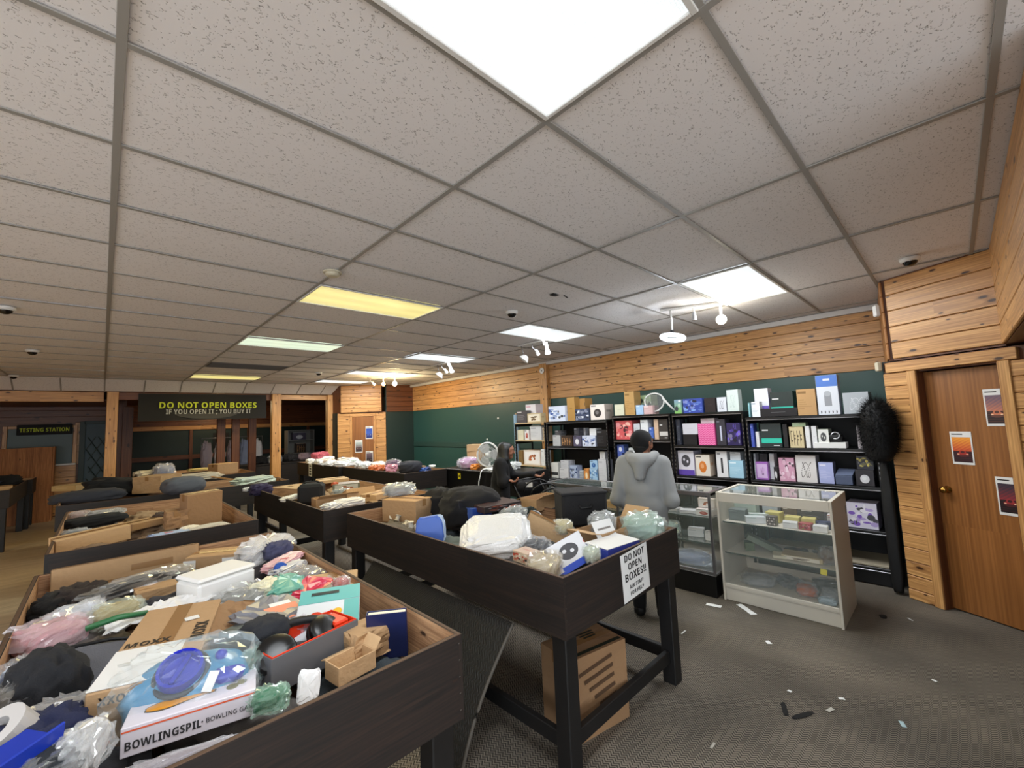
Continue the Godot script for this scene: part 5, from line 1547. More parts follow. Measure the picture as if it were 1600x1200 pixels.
	bag("clear bag of newspaper wrapped goods behind the white block", Vector3(0.29, 0.885, -3.18), Vector3(0, 0.2, 0), Vector3(0.3, 0.1, 0.18), 109, "8c8476", 0.3, "e0e0dc", "bag", "plastic_bag")
	carton("half hidden tan carton lid under the silvery film bag", Vector3(0.231, 0.88, -2.995), Vector3(0, 0.059, 0), Vector3(0.17, 0.06, 0.14), "card", 0, 0.01)
	heap("charcoal cloth bundle before the white foam block", Vector3(0.26, 0.86, -2.78), Vector3(0, 0, 0), Vector3(0.24, 0.08, 0.16), 110, "33343c", "cloth", "cloth_bundle", 0.45)
	crumple("torn white paper strip behind the MOXX carton", Vector3(0.21, 0.932, -2.52), Vector3(0, 0.3, 0), Vector3(0.36, 0.06, 0.14), 111, "e6e6e4", 1.0, "paper", "paper_strip")
	bag("white plastic carrier bag with blue print in the far right corner of the front bin", Vector3(0.8, 0.869, -3.21), Vector3(0, 0.3, 0), Vector3(0.36, 0.18, 0.26), 112, "d8d8d8", 0.6, "f4f4f4", "bag", "plastic_bag")
	heap("slate blue pouch poking out of the white carrier bag", Vector3(0.83, 0.92, -3.04), Vector3(0, 0, 0), Vector3(0.18, 0.12, 0.14), 113, "484a66", "pouch", "cloth_pouch", 0.45)
	packet("pale pink sleeve with red flowers by the right board", Vector3(0.81, 0.93, -2.87), Vector3(0, 0.55, 0.1), Vector3(0.28, 0.04, 0.13), 114, "d4a8b0", "b83848", 0.25)
	packet("white slim box wrapped in film under the pink sleeve", Vector3(0.81, 0.905, -2.78), Vector3(0, 0.5, 0), Vector3(0.24, 0.05, 0.1), 115, "cfd0d2", "", 0.3)
	round_thing("bright blue round cap beside the pink sleeve", "disc", "blue_cap", Vector3(0.76, 0.935, -2.75), Vector3(0.9, 0.3, 0), [Vector2(0, 0), Vector2(0.04, 0), Vector2(0.042, 0.01), Vector2(0.036, 0.016), Vector2(0, 0.014)], "1c50a8")  # a loose round cap
	bag("black and white chequered packets in film by the right board", Vector3(0.83, 0.875, -2.58), Vector3(0, 0.5, 0), Vector3(0.2, 0.1, 0.22), 116, "8c8a88", 0.25, "e8e8e8", "bag", "plastic_bag")
	packet("crinkled pinkish red poly mailer in the front bin", Vector3(0.76, 0.89, -2.31), Vector3(0.1, 0.5, 0.1), Vector3(0.24, 0.08, 0.18), 117, "d23a58", "", 0.25)
	packet("crinkled sea green poly mailer next to the red one", Vector3(0.68, 0.905, -2.37), Vector3(0.1, -0.3, -0.2), Vector3(0.18, 0.09, 0.24), 118, "6fae9c", "", 0.25)
	packet("cream crinkled pouch on the heap of clear mailers", Vector3(0.61, 0.94, -2.41), Vector3(0.2, 0.6, 0), Vector3(0.17, 0.06, 0.13), 119, "d8d4b8", "", 0.25)
	bag("clear crackling mailer stack between the foam block and the cream pouch", Vector3(0.54, 0.867, -2.42), Vector3(0, 0.4, 0), Vector3(0.26, 0.14, 0.28), 120, "8a8c88", 0.35, "dfe3e2", "bag", "plastic_bag")
	o = packet("big grey poly mailer with an orange and white label", Vector3(0.54, 0.9, -2.06), Vector3(0.25, 0.5, 0), Vector3(0.3, 0.1, 0.28), 77, "77777c", "", 0.3)
	inst("label", box(Vector3(0.13, 0.002, 0.09), 0.0005), col(Color("e2896a"), 0.5), o, Vector3(0.0, 0.088, 0.04), Vector3(0.12, -0.35, 0))
	inst("label", box(Vector3(0.085, 0.002, 0.045), 0.0005), M.white, o, Vector3(0.02, 0.093, -0.0), Vector3(0.12, -0.35, 0))
	o = rb("black box with pale grey lettering left of the headphone box", Vector3(0.449, 0.86, -1.974), Vector3(0, 0.44, 0), Vector3(0.188, 0.12, 0.12), "2a2c2e", "55585c", "plain")
	o.get_parent().move_child(o, -1)
	heap("round black hat resting on the black lettered box", Vector3(0.45, 0.955, -1.82), Vector3(0, 0.3, 0), Vector3(0.17, 0.09, 0.15), 121, "1d1f24", "hat", "cloth_hat", 0.15)
	teal_pouch(Vector3(0.7, 0.945, -1.87))
	carton("flattened tan carton lying under the teal and white box", Vector3(0.878, 0.9, -2.311), Vector3(0, -0.464, 0), Vector3(0.246, 0.045, 0.26), "card_light", 0, 0.0)
	bag("small clear bag with a red tag against the plywood board", Vector3(0.86, 0.939, -2.14), Vector3(0, 0, 0), Vector3(0.09, 0.07, 0.08), 122, "b86a60", 0.3, "e8e8e8", "bag", "plastic_bag")
	bag("greenish cellophane crumples at the near rim of the front bin", Vector3(0.39, 0.889, -1.51), Vector3(0, -0.5, 0), Vector3(0.12, 0.07, 0.08), 123, "3c6a50", 0.3, "b8e0c8", "bag", "cellophane")
	bag("greenish cellophane heap right of the blue lidded toy", Vector3(0.4, 0.905, -1.71), Vector3(0, 0.5, 0), Vector3(0.12, 0.1, 0.1), 124, "50685c", 0.3, "c8e6d8", "bag", "cellophane")
	bag("pale crumpled tissue before the orange lined box", Vector3(0.57, 0.909, -1.85), Vector3(0, 0, 0), Vector3(0.1, 0.09, 0.1), 125, "9a9098", 0.35, "e8e0e8", "bag", "plastic_bag")
	o = round_thing("white roll of foil tape at the left edge of the picture", "roll", "foil_roll", Vector3(-0.14, 0.93, -1.8), Vector3(0.35, 0, 0.5), [Vector2(0.03, 0), Vector2(0.062, 0), Vector2(0.062, 0.075), Vector2(0.03, 0.075), Vector2(0.03, 0)], "b4b0ac", 0.3)
	o = thing("blue_tray", "bright blue plastic tray at the lower left corner", "tray", Vector3(-0.16, 0.975, -1.58), 0.0)
	o.rotation = Vector3(0.15, 0.75, 0.05)
	inst("tray", box_at(Vector3(0, 0.01, 0), Vector3(0.22, 0.016, 0.1), 0.004), mat("tray_blue", Color(0.1, 0.2, 0.62), 0.25), o)
	inst("rim", box_at(Vector3(0, 0.03, 0.048), Vector3(0.22, 0.04, 0.008), 0.003), M.tray_blue, o)
	heap("navy cloth under the bright blue tray", Vector3(-0.1, 0.87, -1.79), Vector3(0, 0, 0), Vector3(0.25, 0.12, 0.2), 126, "1b2140", "cloth", "cloth_bundle", 0.45)
	bag("clear bag of a dark green jacket at the lower left", Vector3(-0.04, 0.89, -1.61), Vector3(0, 0.6, 0.2), Vector3(0.18, 0.09, 0.15), 127, "22302c", 0.22, "d8e0e0", "bag", "plastic_bag")
	bag("clear bag of a black jacket at the bottom edge of the picture", Vector3(-0.07, 0.914, -1.58), Vector3(0, 0.2, 0), Vector3(0.18, 0.08, 0.16), 128, "202428", 0.25, "d8dce0", "bag", "plastic_bag")
	bag("bubble wrap film bag left of the bowling game box", Vector3(0, 0.905, -1.59), Vector3(0, -0.4, 0.2), Vector3(0.1, 0.1, 0.16), 129, "a8a8a6", 0.35, "eceeee", "bag", "plastic_bag")
	round_thing("cream rimmed round tin lying open by the bubble wrap", "tin", "cream_tin", Vector3(-0.01, 0.93, -1.66), Vector3(1.0, 0.4, 0), [Vector2(0.0, 0), Vector2(0.036, 0), Vector2(0.04, 0.006), Vector2(0.04, 0.05), Vector2(0.034, 0.05), Vector2(0.034, 0.008), Vector2(0, 0.006)], "c8bfa8")
	bag("grey clear bag with tubes before the MOXX carton", Vector3(-0.05, 0.89, -1.87), Vector3(0, -0.4, 0), Vector3(0.22, 0.09, 0.13), 130, "807c76", 0.3, "e0e0e0", "bag", "plastic_bag")
	bag("clear bag of dark blue cloth left of the black seat cover", Vector3(-0.15, 0.867, -2.23), Vector3(0, 0, 0), Vector3(0.18, 0.14, 0.2), 131, "39405c", 0.25, "dde2e6", "bag", "plastic_bag")
	bag("dull grey film bag along the left board of the front bin", Vector3(-0.16, 0.866, -2.15), Vector3(0, 0, 0), Vector3(0.16, 0.12, 0.26), 132, "6a665f", 0.3, "d6d4d0", "bag", "plastic_bag")
	bag("silver film bag below the bowling game box", Vector3(0.18, 0.878, -1.43), Vector3(0, -0.32, 0), Vector3(0.34, 0.05, 0.06), 133, "8a8488", 0.3, "e8e8ec", "bag", "plastic_bag")
	heap("charcoal wrapped bundle buried in the near left of the front bin", Vector3(-0.03, 0.709, -1.72), Vector3(0, 0, 0), Vector3(0.365, 0.135, 0.72), 300, "4a4a4e", "bundle", "wrapped_bundle", 0.35)
	heap("taupe wrapped bundle buried in the near centre of the front bin", Vector3(0.35, 0.709, -1.72), Vector3(0, 0, 0), Vector3(0.365, 0.135, 0.72), 301, "5a5550", "bundle", "wrapped_bundle", 0.35)
	heap("slate wrapped bundle buried in the near right of the front bin", Vector3(0.73, 0.709, -1.72), Vector3(0, 0, 0), Vector3(0.365, 0.135, 0.72), 302, "3c4448", "bundle", "wrapped_bundle", 0.35)
	heap("brownish grey wrapped bundle buried in the middle left of the front bin", Vector3(-0.03, 0.709, -2.49), Vector3(0, 0, 0), Vector3(0.365, 0.2, 0.72), 303, "6a6460", "bundle", "wrapped_bundle", 0.35)
	heap("umber wrapped bundle buried in the middle centre of the front bin", Vector3(0.35, 0.709, -2.49), Vector3(0, 0, 0), Vector3(0.365, 0.2, 0.72), 304, "54504c", "bundle", "wrapped_bundle", 0.35)
	heap("dark steel wrapped bundle buried in the middle right of the front bin", Vector3(0.73, 0.709, -2.49), Vector3(0, 0, 0), Vector3(0.365, 0.2, 0.72), 305, "44484c", "bundle", "wrapped_bundle", 0.35)
	heap("mid grey wrapped bundle buried in the far left of the front bin", Vector3(-0.03, 0.709, -3.26), Vector3(0, 0, 0), Vector3(0.365, 0.2, 0.72), 306, "707070", "bundle", "wrapped_bundle", 0.35)
	heap("grey green wrapped bundle buried in the far centre of the front bin", Vector3(0.35, 0.709, -3.26), Vector3(0, 0, 0), Vector3(0.365, 0.2, 0.72), 307, "505a56", "bundle", "wrapped_bundle", 0.35)
	heap("blackish wrapped bundle buried in the far right of the front bin", Vector3(0.73, 0.709, -3.26), Vector3(0, 0, 0), Vector3(0.365, 0.2, 0.72), 308, "3a3638", "bundle", "wrapped_bundle", 0.35)

func notice_bin():
	var o: Node3D
	carton("tan carton with film on top at the far end of the notice bin", Vector3(2.058, 0.86, -3.585), Vector3(0, -1.233, 0), Vector3(0.392, 0.2, 0.24), "card", 0, 0)
	bag("grey film bag heaped on the tan carton in the notice bin", Vector3(2.11, 1.065, -3.81), Vector3(0, -0.4, 0), Vector3(0.34, 0.12, 0.24), 134, "8c9094", 0.4, "dfe4e6", "bag", "plastic_bag")
	o = thing("blue_sheet_stack", "blue and white stack of folded sheets in film in the notice bin", "sheets", Vector3(1.76, 0.86, -2.72), 0)
	o.rotation = Vector3(-0.18, -0.75, 0.12)
	inst("sheet", lump(Vector3(0.2, 0.2, 0.03), 60, 0.1, 2.0, false, 16, 10, 0.3), col(Color("3f62b4"), 0.4), o, Vector3(0, 0, 0.060))
	inst("sheet", lump(Vector3(0.2, 0.2, 0.03), 61, 0.1, 2.0, false, 16, 10, 0.3), col(Color("b8cbe4"), 0.4), o, Vector3(0, 0, 0.034))
	inst("sheet", lump(Vector3(0.2, 0.2, 0.03), 62, 0.1, 2.0, false, 16, 10, 0.3), col(Color("a4bcdc"), 0.4), o, Vector3(0, 0, 0.008))
	inst("sheet", lump(Vector3(0.2, 0.2, 0.03), 63, 0.1, 2.0, false, 16, 10, 0.3), col(Color("c4d4e8"), 0.4), o, Vector3(0, 0, -0.018))
	inst("sheet", lump(Vector3(0.2, 0.2, 0.03), 64, 0.1, 2.0, false, 16, 10, 0.3), col(Color("98b2d6"), 0.4), o, Vector3(0, 0, -0.044))
	inst("sheet", lump(Vector3(0.2, 0.2, 0.03), 65, 0.1, 2.0, false, 16, 10, 0.3), col(Color("b4c8e2"), 0.4), o, Vector3(0, 0, -0.070))
	bubble_mailer(Vector3(1.94, 0.88, -2.21))
	heap("big black duffel bag at the far end of the notice bin", Vector3(2.37, 0.83, -3.04), Vector3(0, -0.4, 0), Vector3(0.55, 0.34, 0.5), 135, "0e0e11", "bag", "duffel_bag", 0.16)
	heap("black bin liner slumped beside the duffel bag", Vector3(2.37, 0.83, -3.49), Vector3(0, 0.5, 0), Vector3(0.36, 0.3, 0.36), 136, "121215", "bag", "bin_liner", 0.25)
	rb("black box with a silvery rim standing behind the bubble mailer", Vector3(2.288, 0.97, -2.969), Vector3(0, -0.147, 0), Vector3(0.273, 0.12, 0.18), "1b1b1f", "a8a8ac", "plain")
	rb("flat black game box with a red and orange picture", Vector3(2.424, 1, -2.784), Vector3(0, -0.134, 0), Vector3(0.373, 0.05, 0.28), "2c2628", "b85a3c", "splash")
	rb("blue box with a white lid edge behind the bubble mailer", Vector3(2.323, 0.93, -2.865), Vector3(0, -0.038, 0), Vector3(0.26, 0.1, 0.16), "2a4a9c", "d0d8ec", "plain")
	bag("silvery film bag right behind the bubble mailer", Vector3(2.25, 0.957, -2.36), Vector3(0, 0.2, 0), Vector3(0.24, 0.14, 0.2), 137, "6c7474", 0.4, "e2e8ea", "bag", "plastic_bag")
	heap("black cap and glove bundle before the blue box", Vector3(2.15, 0.91, -2.45), Vector3(0, 0, 0), Vector3(0.26, 0.12, 0.2), 138, "18191c", "cap", "cap_bundle", 0.45)
	round_thing("white plastic tumbler lying in the notice bin", "tumbler", "white_tumbler", Vector3(2.46, 0.97, -2.33), Vector3(0.2, 0.6, 1.35), [Vector2(0, 0), Vector2(0.045, 0), Vector2(0.05, 0.005), Vector2(0.055, 0.13), Vector2(0.05, 0.13), Vector2(0.046, 0.012), Vector2(0, 0.01)], "d8dada", 0.3)
	heap("dark green bottle bag left of the white tumbler", Vector3(2.5, 0.92, -2.44), Vector3(0, 0, 0), Vector3(0.12, 0.12, 0.12), 139, "1f2b28", "pouch", "bottle_bag", 0.45)
	o = carton("long cardboard strip leaning across the notice bin", Vector3(2.28, 0.86, -2.09), Vector3(0, -1, -0.45), Vector3(0.36, 0.16, 0.02), "card_light")
	carton("tan carton half buried beyond the cardboard strip", Vector3(2.863, 0.95, -2.635), Vector3(0, -0.029, 0), Vector3(0.34, 0.1, 0.2), "card", 3, 0)
	bag("cream foam wrapped parcel beside the black fabric crate", Vector3(2.38, 0.925, -2), Vector3(0, 0, 0), Vector3(0.16, 0.1, 0.16), 140, "b8b08c", 0.3, "eef0e8", "bag", "plastic_bag")
	o = thing("fabric_crate", "black fabric storage crate standing in the notice bin", "crate", Vector3(2.75, 0.9, -2.12), -0.62)
	inst("body", box_at(Vector3(0, 0.13, 0), Vector3(0.36, 0.25, 0.26), 0.02), cloth(Color("141416")), o)
	inst("rim_band", box_at(Vector3(0, 0.255, 0), Vector3(0.368, 0.02, 0.268), 0.006), cloth(Color("1c1c1f")), o)
	inst("handle", bar([Vector3(-0.05, 0.17, 0.132), Vector3(-0.04, 0.15, 0.142), Vector3(0.04, 0.15, 0.142), Vector3(0.05, 0.17, 0.132)], 0.008), M.black, o)
	bag("crackling clear film behind the open white flapped box", Vector3(2.57, 0.908, -1.8), Vector3(0, 0.4, 0), Vector3(0.26, 0.16, 0.2), 141, "868c8e", 0.3, "e8eef0", "bag", "plastic_bag")
	o = rb("white box with a blue band and a white disc, tipped on its corner", Vector3(1.96, 0.86, -1.6), Vector3(-0.45, -0.4, 0.3), Vector3(0.24, 0.17, 0.17), "cfd0d2", "2448b4", "foot")
	bag("crinkled foil and film bag in the near corner of the notice bin", Vector3(1.74, 0.891, -1.6), Vector3(0, 0.5, 0), Vector3(0.26, 0.13, 0.2), 142, "9c9078", 0.3, "efe9da", "bag", "plastic_bag")
	bag("dark film bag with cables behind the crinkled foil", Vector3(1.94, 0.877, -1.85), Vector3(0, 0, 0), Vector3(0.2, 0.14, 0.2), 143, "2c2e32", 0.3, "d8dce0", "bag", "plastic_bag")
	rb("red cornered box peeking out under the bubble mailer", Vector3(1.765, 0.93, -1.761), Vector3(0, -1.648, 0), Vector3(0.13, 0.06, 0.1), "b8a890", "a83828", "splash")
	carton("open tan carton at the near end of the notice bin", Vector3(2.557, 0.87, -1.705), Vector3(0, -0.06, 0), Vector3(0.501, 0.12, 0.22), "card", 12, 0)
	o = thing("white_flap_box", "open white box with a blue edge and grey print, above the paper notice", "box", Vector3(2.27, 0.89, -1.53), -0.12)
	inst("body", box_at(Vector3(0, 0.04, 0), Vector3(0.3, 0.07, 0.2), 0.003), col(Color("2c3c94"), 0.4), o)
	inst("lid", panel([Vector3(-0.02, 0.08, -0.09), Vector3(0.16, 0.08, -0.09), Vector3(0.16, 0.17, -0.14), Vector3(-0.02, 0.17, -0.14)], 0.003), M.white, o)
	inst("lid", panel([Vector3(-0.15, 0.077, 0.1), Vector3(0.15, 0.077, 0.1), Vector3(0.15, 0.082, -0.08), Vector3(-0.15, 0.082, -0.08)], 0.003), M.white, o)
	inst("print", box(Vector3(0.12, 0.012, 0.001), 0.0002), M.grille_grey, o, Vector3(0.07, 0.125, -0.111), Vector3(-0.5, 0, 0))
	bag("pale greenish film bag filling the right corner of the notice bin", Vector3(2.67, 0.909, -1.53), Vector3(0, 0.2, 0), Vector3(0.3, 0.18, 0.3), 144, "8fa498", 0.28, "dff0e8", "bag", "plastic_bag")
	bag("small clear bag of cream beads before the white flap box", Vector3(2.02, 0.915, -1.5), Vector3(0, 0, 0), Vector3(0.1, 0.1, 0.1), 145, "a8b09c", 0.3, "eef4ee", "bag", "plastic_bag")
	round_thing("cream spool of thread by the left board of the notice bin", "spool", "thread_spool", Vector3(1.98, 0.87, -3.83), Vector3(0, 0, 0), [Vector2(0, 0), Vector2(0.026, 0), Vector2(0.026, 0.006), Vector2(0.018, 0.009), Vector2(0.018, 0.045), Vector2(0.026, 0.048), Vector2(0.026, 0.054), Vector2(0, 0.054)], "cdc6b4", 0.7, "cream spools in the notice bin")
	round_thing("cream spool of thread by the left board of the notice bin", "spool", "thread_spool", Vector3(1.94, 0.878, -3.67), Vector3(0.3, 1, 0.9), [Vector2(0, 0), Vector2(0.026, 0), Vector2(0.026, 0.006), Vector2(0.018, 0.009), Vector2(0.018, 0.045), Vector2(0.026, 0.048), Vector2(0.026, 0.054), Vector2(0, 0.054)], "d6d2c6", 0.7, "cream spools in the notice bin")
	round_thing("cream spool of thread by the left board of the notice bin", "spool", "thread_spool", Vector3(1.91, 0.886, -3.52), Vector3(0.6, 2, 0), [Vector2(0, 0), Vector2(0.026, 0), Vector2(0.026, 0.006), Vector2(0.018, 0.009), Vector2(0.018, 0.045), Vector2(0.026, 0.048), Vector2(0.026, 0.054), Vector2(0, 0.054)], "bdb6a8", 0.7, "cream spools in the notice bin")
	round_thing("cream spool of thread by the left board of the notice bin", "spool", "thread_spool", Vector3(1.89, 0.87, -3.36), Vector3(0.9, 3, 0.9), [Vector2(0, 0), Vector2(0.026, 0), Vector2(0.026, 0.006), Vector2(0.018, 0.009), Vector2(0.018, 0.045), Vector2(0.026, 0.048), Vector2(0.026, 0.054), Vector2(0, 0.054)], "cdc6b4", 0.7, "cream spools in the notice bin")
	round_thing("cream spool of thread by the left board of the notice bin", "spool", "thread_spool", Vector3(1.87, 0.878, -3.21), Vector3(0, 4, 0), [Vector2(0, 0), Vector2(0.026, 0), Vector2(0.026, 0.006), Vector2(0.018, 0.009), Vector2(0.018, 0.045), Vector2(0.026, 0.048), Vector2(0.026, 0.054), Vector2(0, 0.054)], "d6d2c6", 0.7, "cream spools in the notice bin")
	round_thing("cream spool of thread by the left board of the notice bin", "spool", "thread_spool", Vector3(1.86, 0.886, -3.06), Vector3(0.3, 5, 0.9), [Vector2(0, 0), Vector2(0.026, 0), Vector2(0.026, 0.006), Vector2(0.018, 0.009), Vector2(0.018, 0.045), Vector2(0.026, 0.048), Vector2(0.026, 0.054), Vector2(0, 0.054)], "bdb6a8", 0.7, "cream spools in the notice bin")
	round_thing("cream spool of thread by the left board of the notice bin", "spool", "thread_spool", Vector3(1.88, 0.87, -2.97), Vector3(0.6, 6, 0), [Vector2(0, 0), Vector2(0.026, 0), Vector2(0.026, 0.006), Vector2(0.018, 0.009), Vector2(0.018, 0.045), Vector2(0.026, 0.048), Vector2(0.026, 0.054), Vector2(0, 0.054)], "cdc6b4", 0.7, "cream spools in the notice bin")
	heap("umber wrapped bundle buried in the near left of the notice bin", Vector3(1.82, 0.709, -1.78), Vector3(0, 0, 0), Vector3(0.365, 0.2, 0.74), 300, "54504c", "bundle", "wrapped_bundle", 0.35)
	heap("dark steel wrapped bundle buried in the near centre of the notice bin", Vector3(2.2, 0.709, -1.78), Vector3(0, 0, 0), Vector3(0.365, 0.2, 0.74), 301, "44484c", "bundle", "wrapped_bundle", 0.35)
	heap("mid grey wrapped bundle buried in the near right of the notice bin", Vector3(2.58, 0.709, -1.78), Vector3(0, 0, 0), Vector3(0.365, 0.2, 0.74), 302, "707070", "bundle", "wrapped_bundle", 0.35)
	heap("grey green wrapped bundle buried in the middle left of the notice bin", Vector3(1.82, 0.709, -2.58), Vector3(0, 0, 0), Vector3(0.365, 0.2, 0.74), 303, "505a56", "bundle", "wrapped_bundle", 0.35)
	heap("blackish wrapped bundle buried in the middle centre of the notice bin", Vector3(2.2, 0.709, -2.58), Vector3(0, 0, 0), Vector3(0.365, 0.2, 0.74), 304, "3a3638", "bundle", "wrapped_bundle", 0.35)
	heap("charcoal wrapped bundle buried in the middle right of the notice bin", Vector3(2.58, 0.709, -2.58), Vector3(0, 0, 0), Vector3(0.365, 0.2, 0.74), 305, "4a4a4e", "bundle", "wrapped_bundle", 0.35)
	heap("taupe wrapped bundle buried in the far left of the notice bin", Vector3(1.82, 0.709, -3.38), Vector3(0, 0, 0), Vector3(0.365, 0.2, 0.74), 306, "5a5550", "bundle", "wrapped_bundle", 0.35)
	heap("slate wrapped bundle buried in the far centre of the notice bin", Vector3(2.2, 0.709, -3.38), Vector3(0, 0, 0), Vector3(0.365, 0.2, 0.74), 307, "3c4448", "bundle", "wrapped_bundle", 0.35)
	heap("brownish grey wrapped bundle buried in the far right of the notice bin", Vector3(2.58, 0.709, -3.38), Vector3(0, 0, 0), Vector3(0.365, 0.2, 0.74), 308, "6a6460", "bundle", "wrapped_bundle", 0.35)
	market_carton(Vector3(2.07, 0.0, -1.63))
	rubber_mat()

func middle_bin():
	var o: Node3D
	o = thing("cube_bag", "black cube shaped cooler bag on the near end of the middle bin", "bag", Vector3(1.74, 0.9, -5.15), -0.5)
	inst("body", box_at(Vector3(0, 0.11, 0), Vector3(0.26, 0.22, 0.24), 0.03), cloth(Color("111216")), o)
	inst("strap", bar([Vector3(-0.1, 0.215, 0), Vector3(-0.05, 0.24, 0.01), Vector3(0.05, 0.24, 0.01), Vector3(0.1, 0.215, 0)], 0.009), M.black, o)
	carton("tan carton on its side left of the black cube bag", Vector3(1.79, 0.9, -5.77), Vector3(0, -1.3, 0), Vector3(0.56, 0.13, 0.3), "card", 0, 0.01)
	rb("olive printed box lying beyond the black cube bag", Vector3(2.291, 0.95, -5.528), Vector3(0, -0.351, 0), Vector3(0.32, 0.08, 0.24), "6c6a54", "c06a3c", "photo")
	carton("flat pale carton behind the olive printed box", Vector3(2.476, 0.95, -6.473), Vector3(0, -0.173, 0), Vector3(0.406, 0.05, 0.3), "card_light", 0, 0)
	carton("tan carton lid tilted against the far rim of the middle bin", Vector3(2.137, 0.93, -4.785), Vector3(-0.4, -0.03, 0), Vector3(0.33, 0.1, 0.16), "card", 0, 0.0)
	carton("low tan carton at the right of the middle bin", Vector3(2.321, 0.93, -4.641), Vector3(0, 0.408, 0), Vector3(0.403, 0.06, 0.22), "card_light", 0, 0)
	carton("open tan carton in front of the black cube bag", Vector3(1.904, 0.88, -4.89), Vector3(0, -0.089, 0), Vector3(0.452, 0.1, 0.2), "card", 3, 0)
	packet("long white crinkled mailer along the near rim of the middle bin", Vector3(1.86, 0.93, -4.42), Vector3(0, -0.1, 0), Vector3(0.34, 0.08, 0.18), 146, "d2d2d0", "", 0.25)
	packet("second white mailer at the near corner of the middle bin", Vector3(1.69, 0.925, -4.41), Vector3(0, 0.4, 0), Vector3(0.22, 0.07, 0.18), 147, "c6c8ca", "", 0.25)
	bag("grey striped fabric sample in film in the middle bin", Vector3(2.08, 0.925, -5.09), Vector3(0, 0.3, 0), Vector3(0.2, 0.1, 0.3), 148, "6a7478", 0.3, "e0e6e8", "bag", "plastic_bag")
	packet("white envelope left of the black cube bag", Vector3(1.58, 0.945, -5.33), Vector3(0, 0.2, 0.1), Vector3(0.24, 0.05, 0.16), 149, "d4d0c8", "", 0.6)
	heap("violet and black cloth in the far left of the middle bin", Vector3(1.53, 0.91, -6.43), Vector3(0, 0, 0), Vector3(0.3, 0.14, 0.28), 150, "2a2240", "cloth", "cloth_bundle", 0.45)
	packet("white packet at the left rim of the middle bin", Vector3(1.47, 0.94, -6.65), Vector3(0, 0.5, 0), Vector3(0.16, 0.06, 0.2), 151, "cfcfd0", "", 0.25)
	packet("small orange tag pack by the olive printed box", Vector3(2.16, 1.005, -5.55), Vector3(0, 0, 0), Vector3(0.08, 0.05, 0.08), 152, "c0562c", "", 0.4)
	heap("slate wrapped bundle buried in the near left of the middle bin", Vector3(1.72, 0.709, -4.54), Vector3(0, 0, 0), Vector3(0.365, 0.2, 0.74), 300, "6f5a48", "bundle", "wrapped_bundle", 0.35)
	heap("brownish grey wrapped bundle buried in the near centre of the middle bin", Vector3(2.1, 0.709, -4.54), Vector3(0, 0, 0), Vector3(0.365, 0.2, 0.74), 301, "94785a", "bundle", "wrapped_bundle", 0.35)
	heap("umber wrapped bundle buried in the near right of the middle bin", Vector3(2.48, 0.709, -4.54), Vector3(0, 0, 0), Vector3(0.365, 0.2, 0.74), 302, "7c6650", "bundle", "wrapped_bundle", 0.35)
	heap("dark steel wrapped bundle buried in the middle left of the middle bin", Vector3(1.72, 0.709, -5.34), Vector3(0, 0, 0), Vector3(0.365, 0.2, 0.74), 303, "58504a", "bundle", "wrapped_bundle", 0.35)
	heap("mid grey wrapped bundle buried in the middle centre of the middle bin", Vector3(2.1, 0.709, -5.34), Vector3(0, 0, 0), Vector3(0.365, 0.2, 0.74), 304, "8c7c68", "bundle", "wrapped_bundle", 0.35)
	heap("grey green wrapped bundle buried in the middle right of the middle bin", Vector3(2.48, 0.709, -5.34), Vector3(0, 0, 0), Vector3(0.365, 0.2, 0.74), 305, "a88a66", "bundle", "wrapped_bundle", 0.35)
	heap("blackish wrapped bundle buried in the far left of the middle bin", Vector3(1.72, 0.709, -6.14), Vector3(0, 0, 0), Vector3(0.365, 0.2, 0.74), 306, "6a6058", "bundle", "wrapped_bundle", 0.35)
	heap("charcoal wrapped bundle buried in the far centre of the middle bin", Vector3(2.1, 0.709, -6.14), Vector3(0, 0, 0), Vector3(0.365, 0.2, 0.74), 307, "8a6f52", "bundle", "wrapped_bundle", 0.35)
	heap("taupe wrapped bundle buried in the far right of the middle bin", Vector3(2.48, 0.709, -6.14), Vector3(0, 0, 0), Vector3(0.365, 0.2, 0.74), 308, "a08060", "bundle", "wrapped_bundle", 0.35)

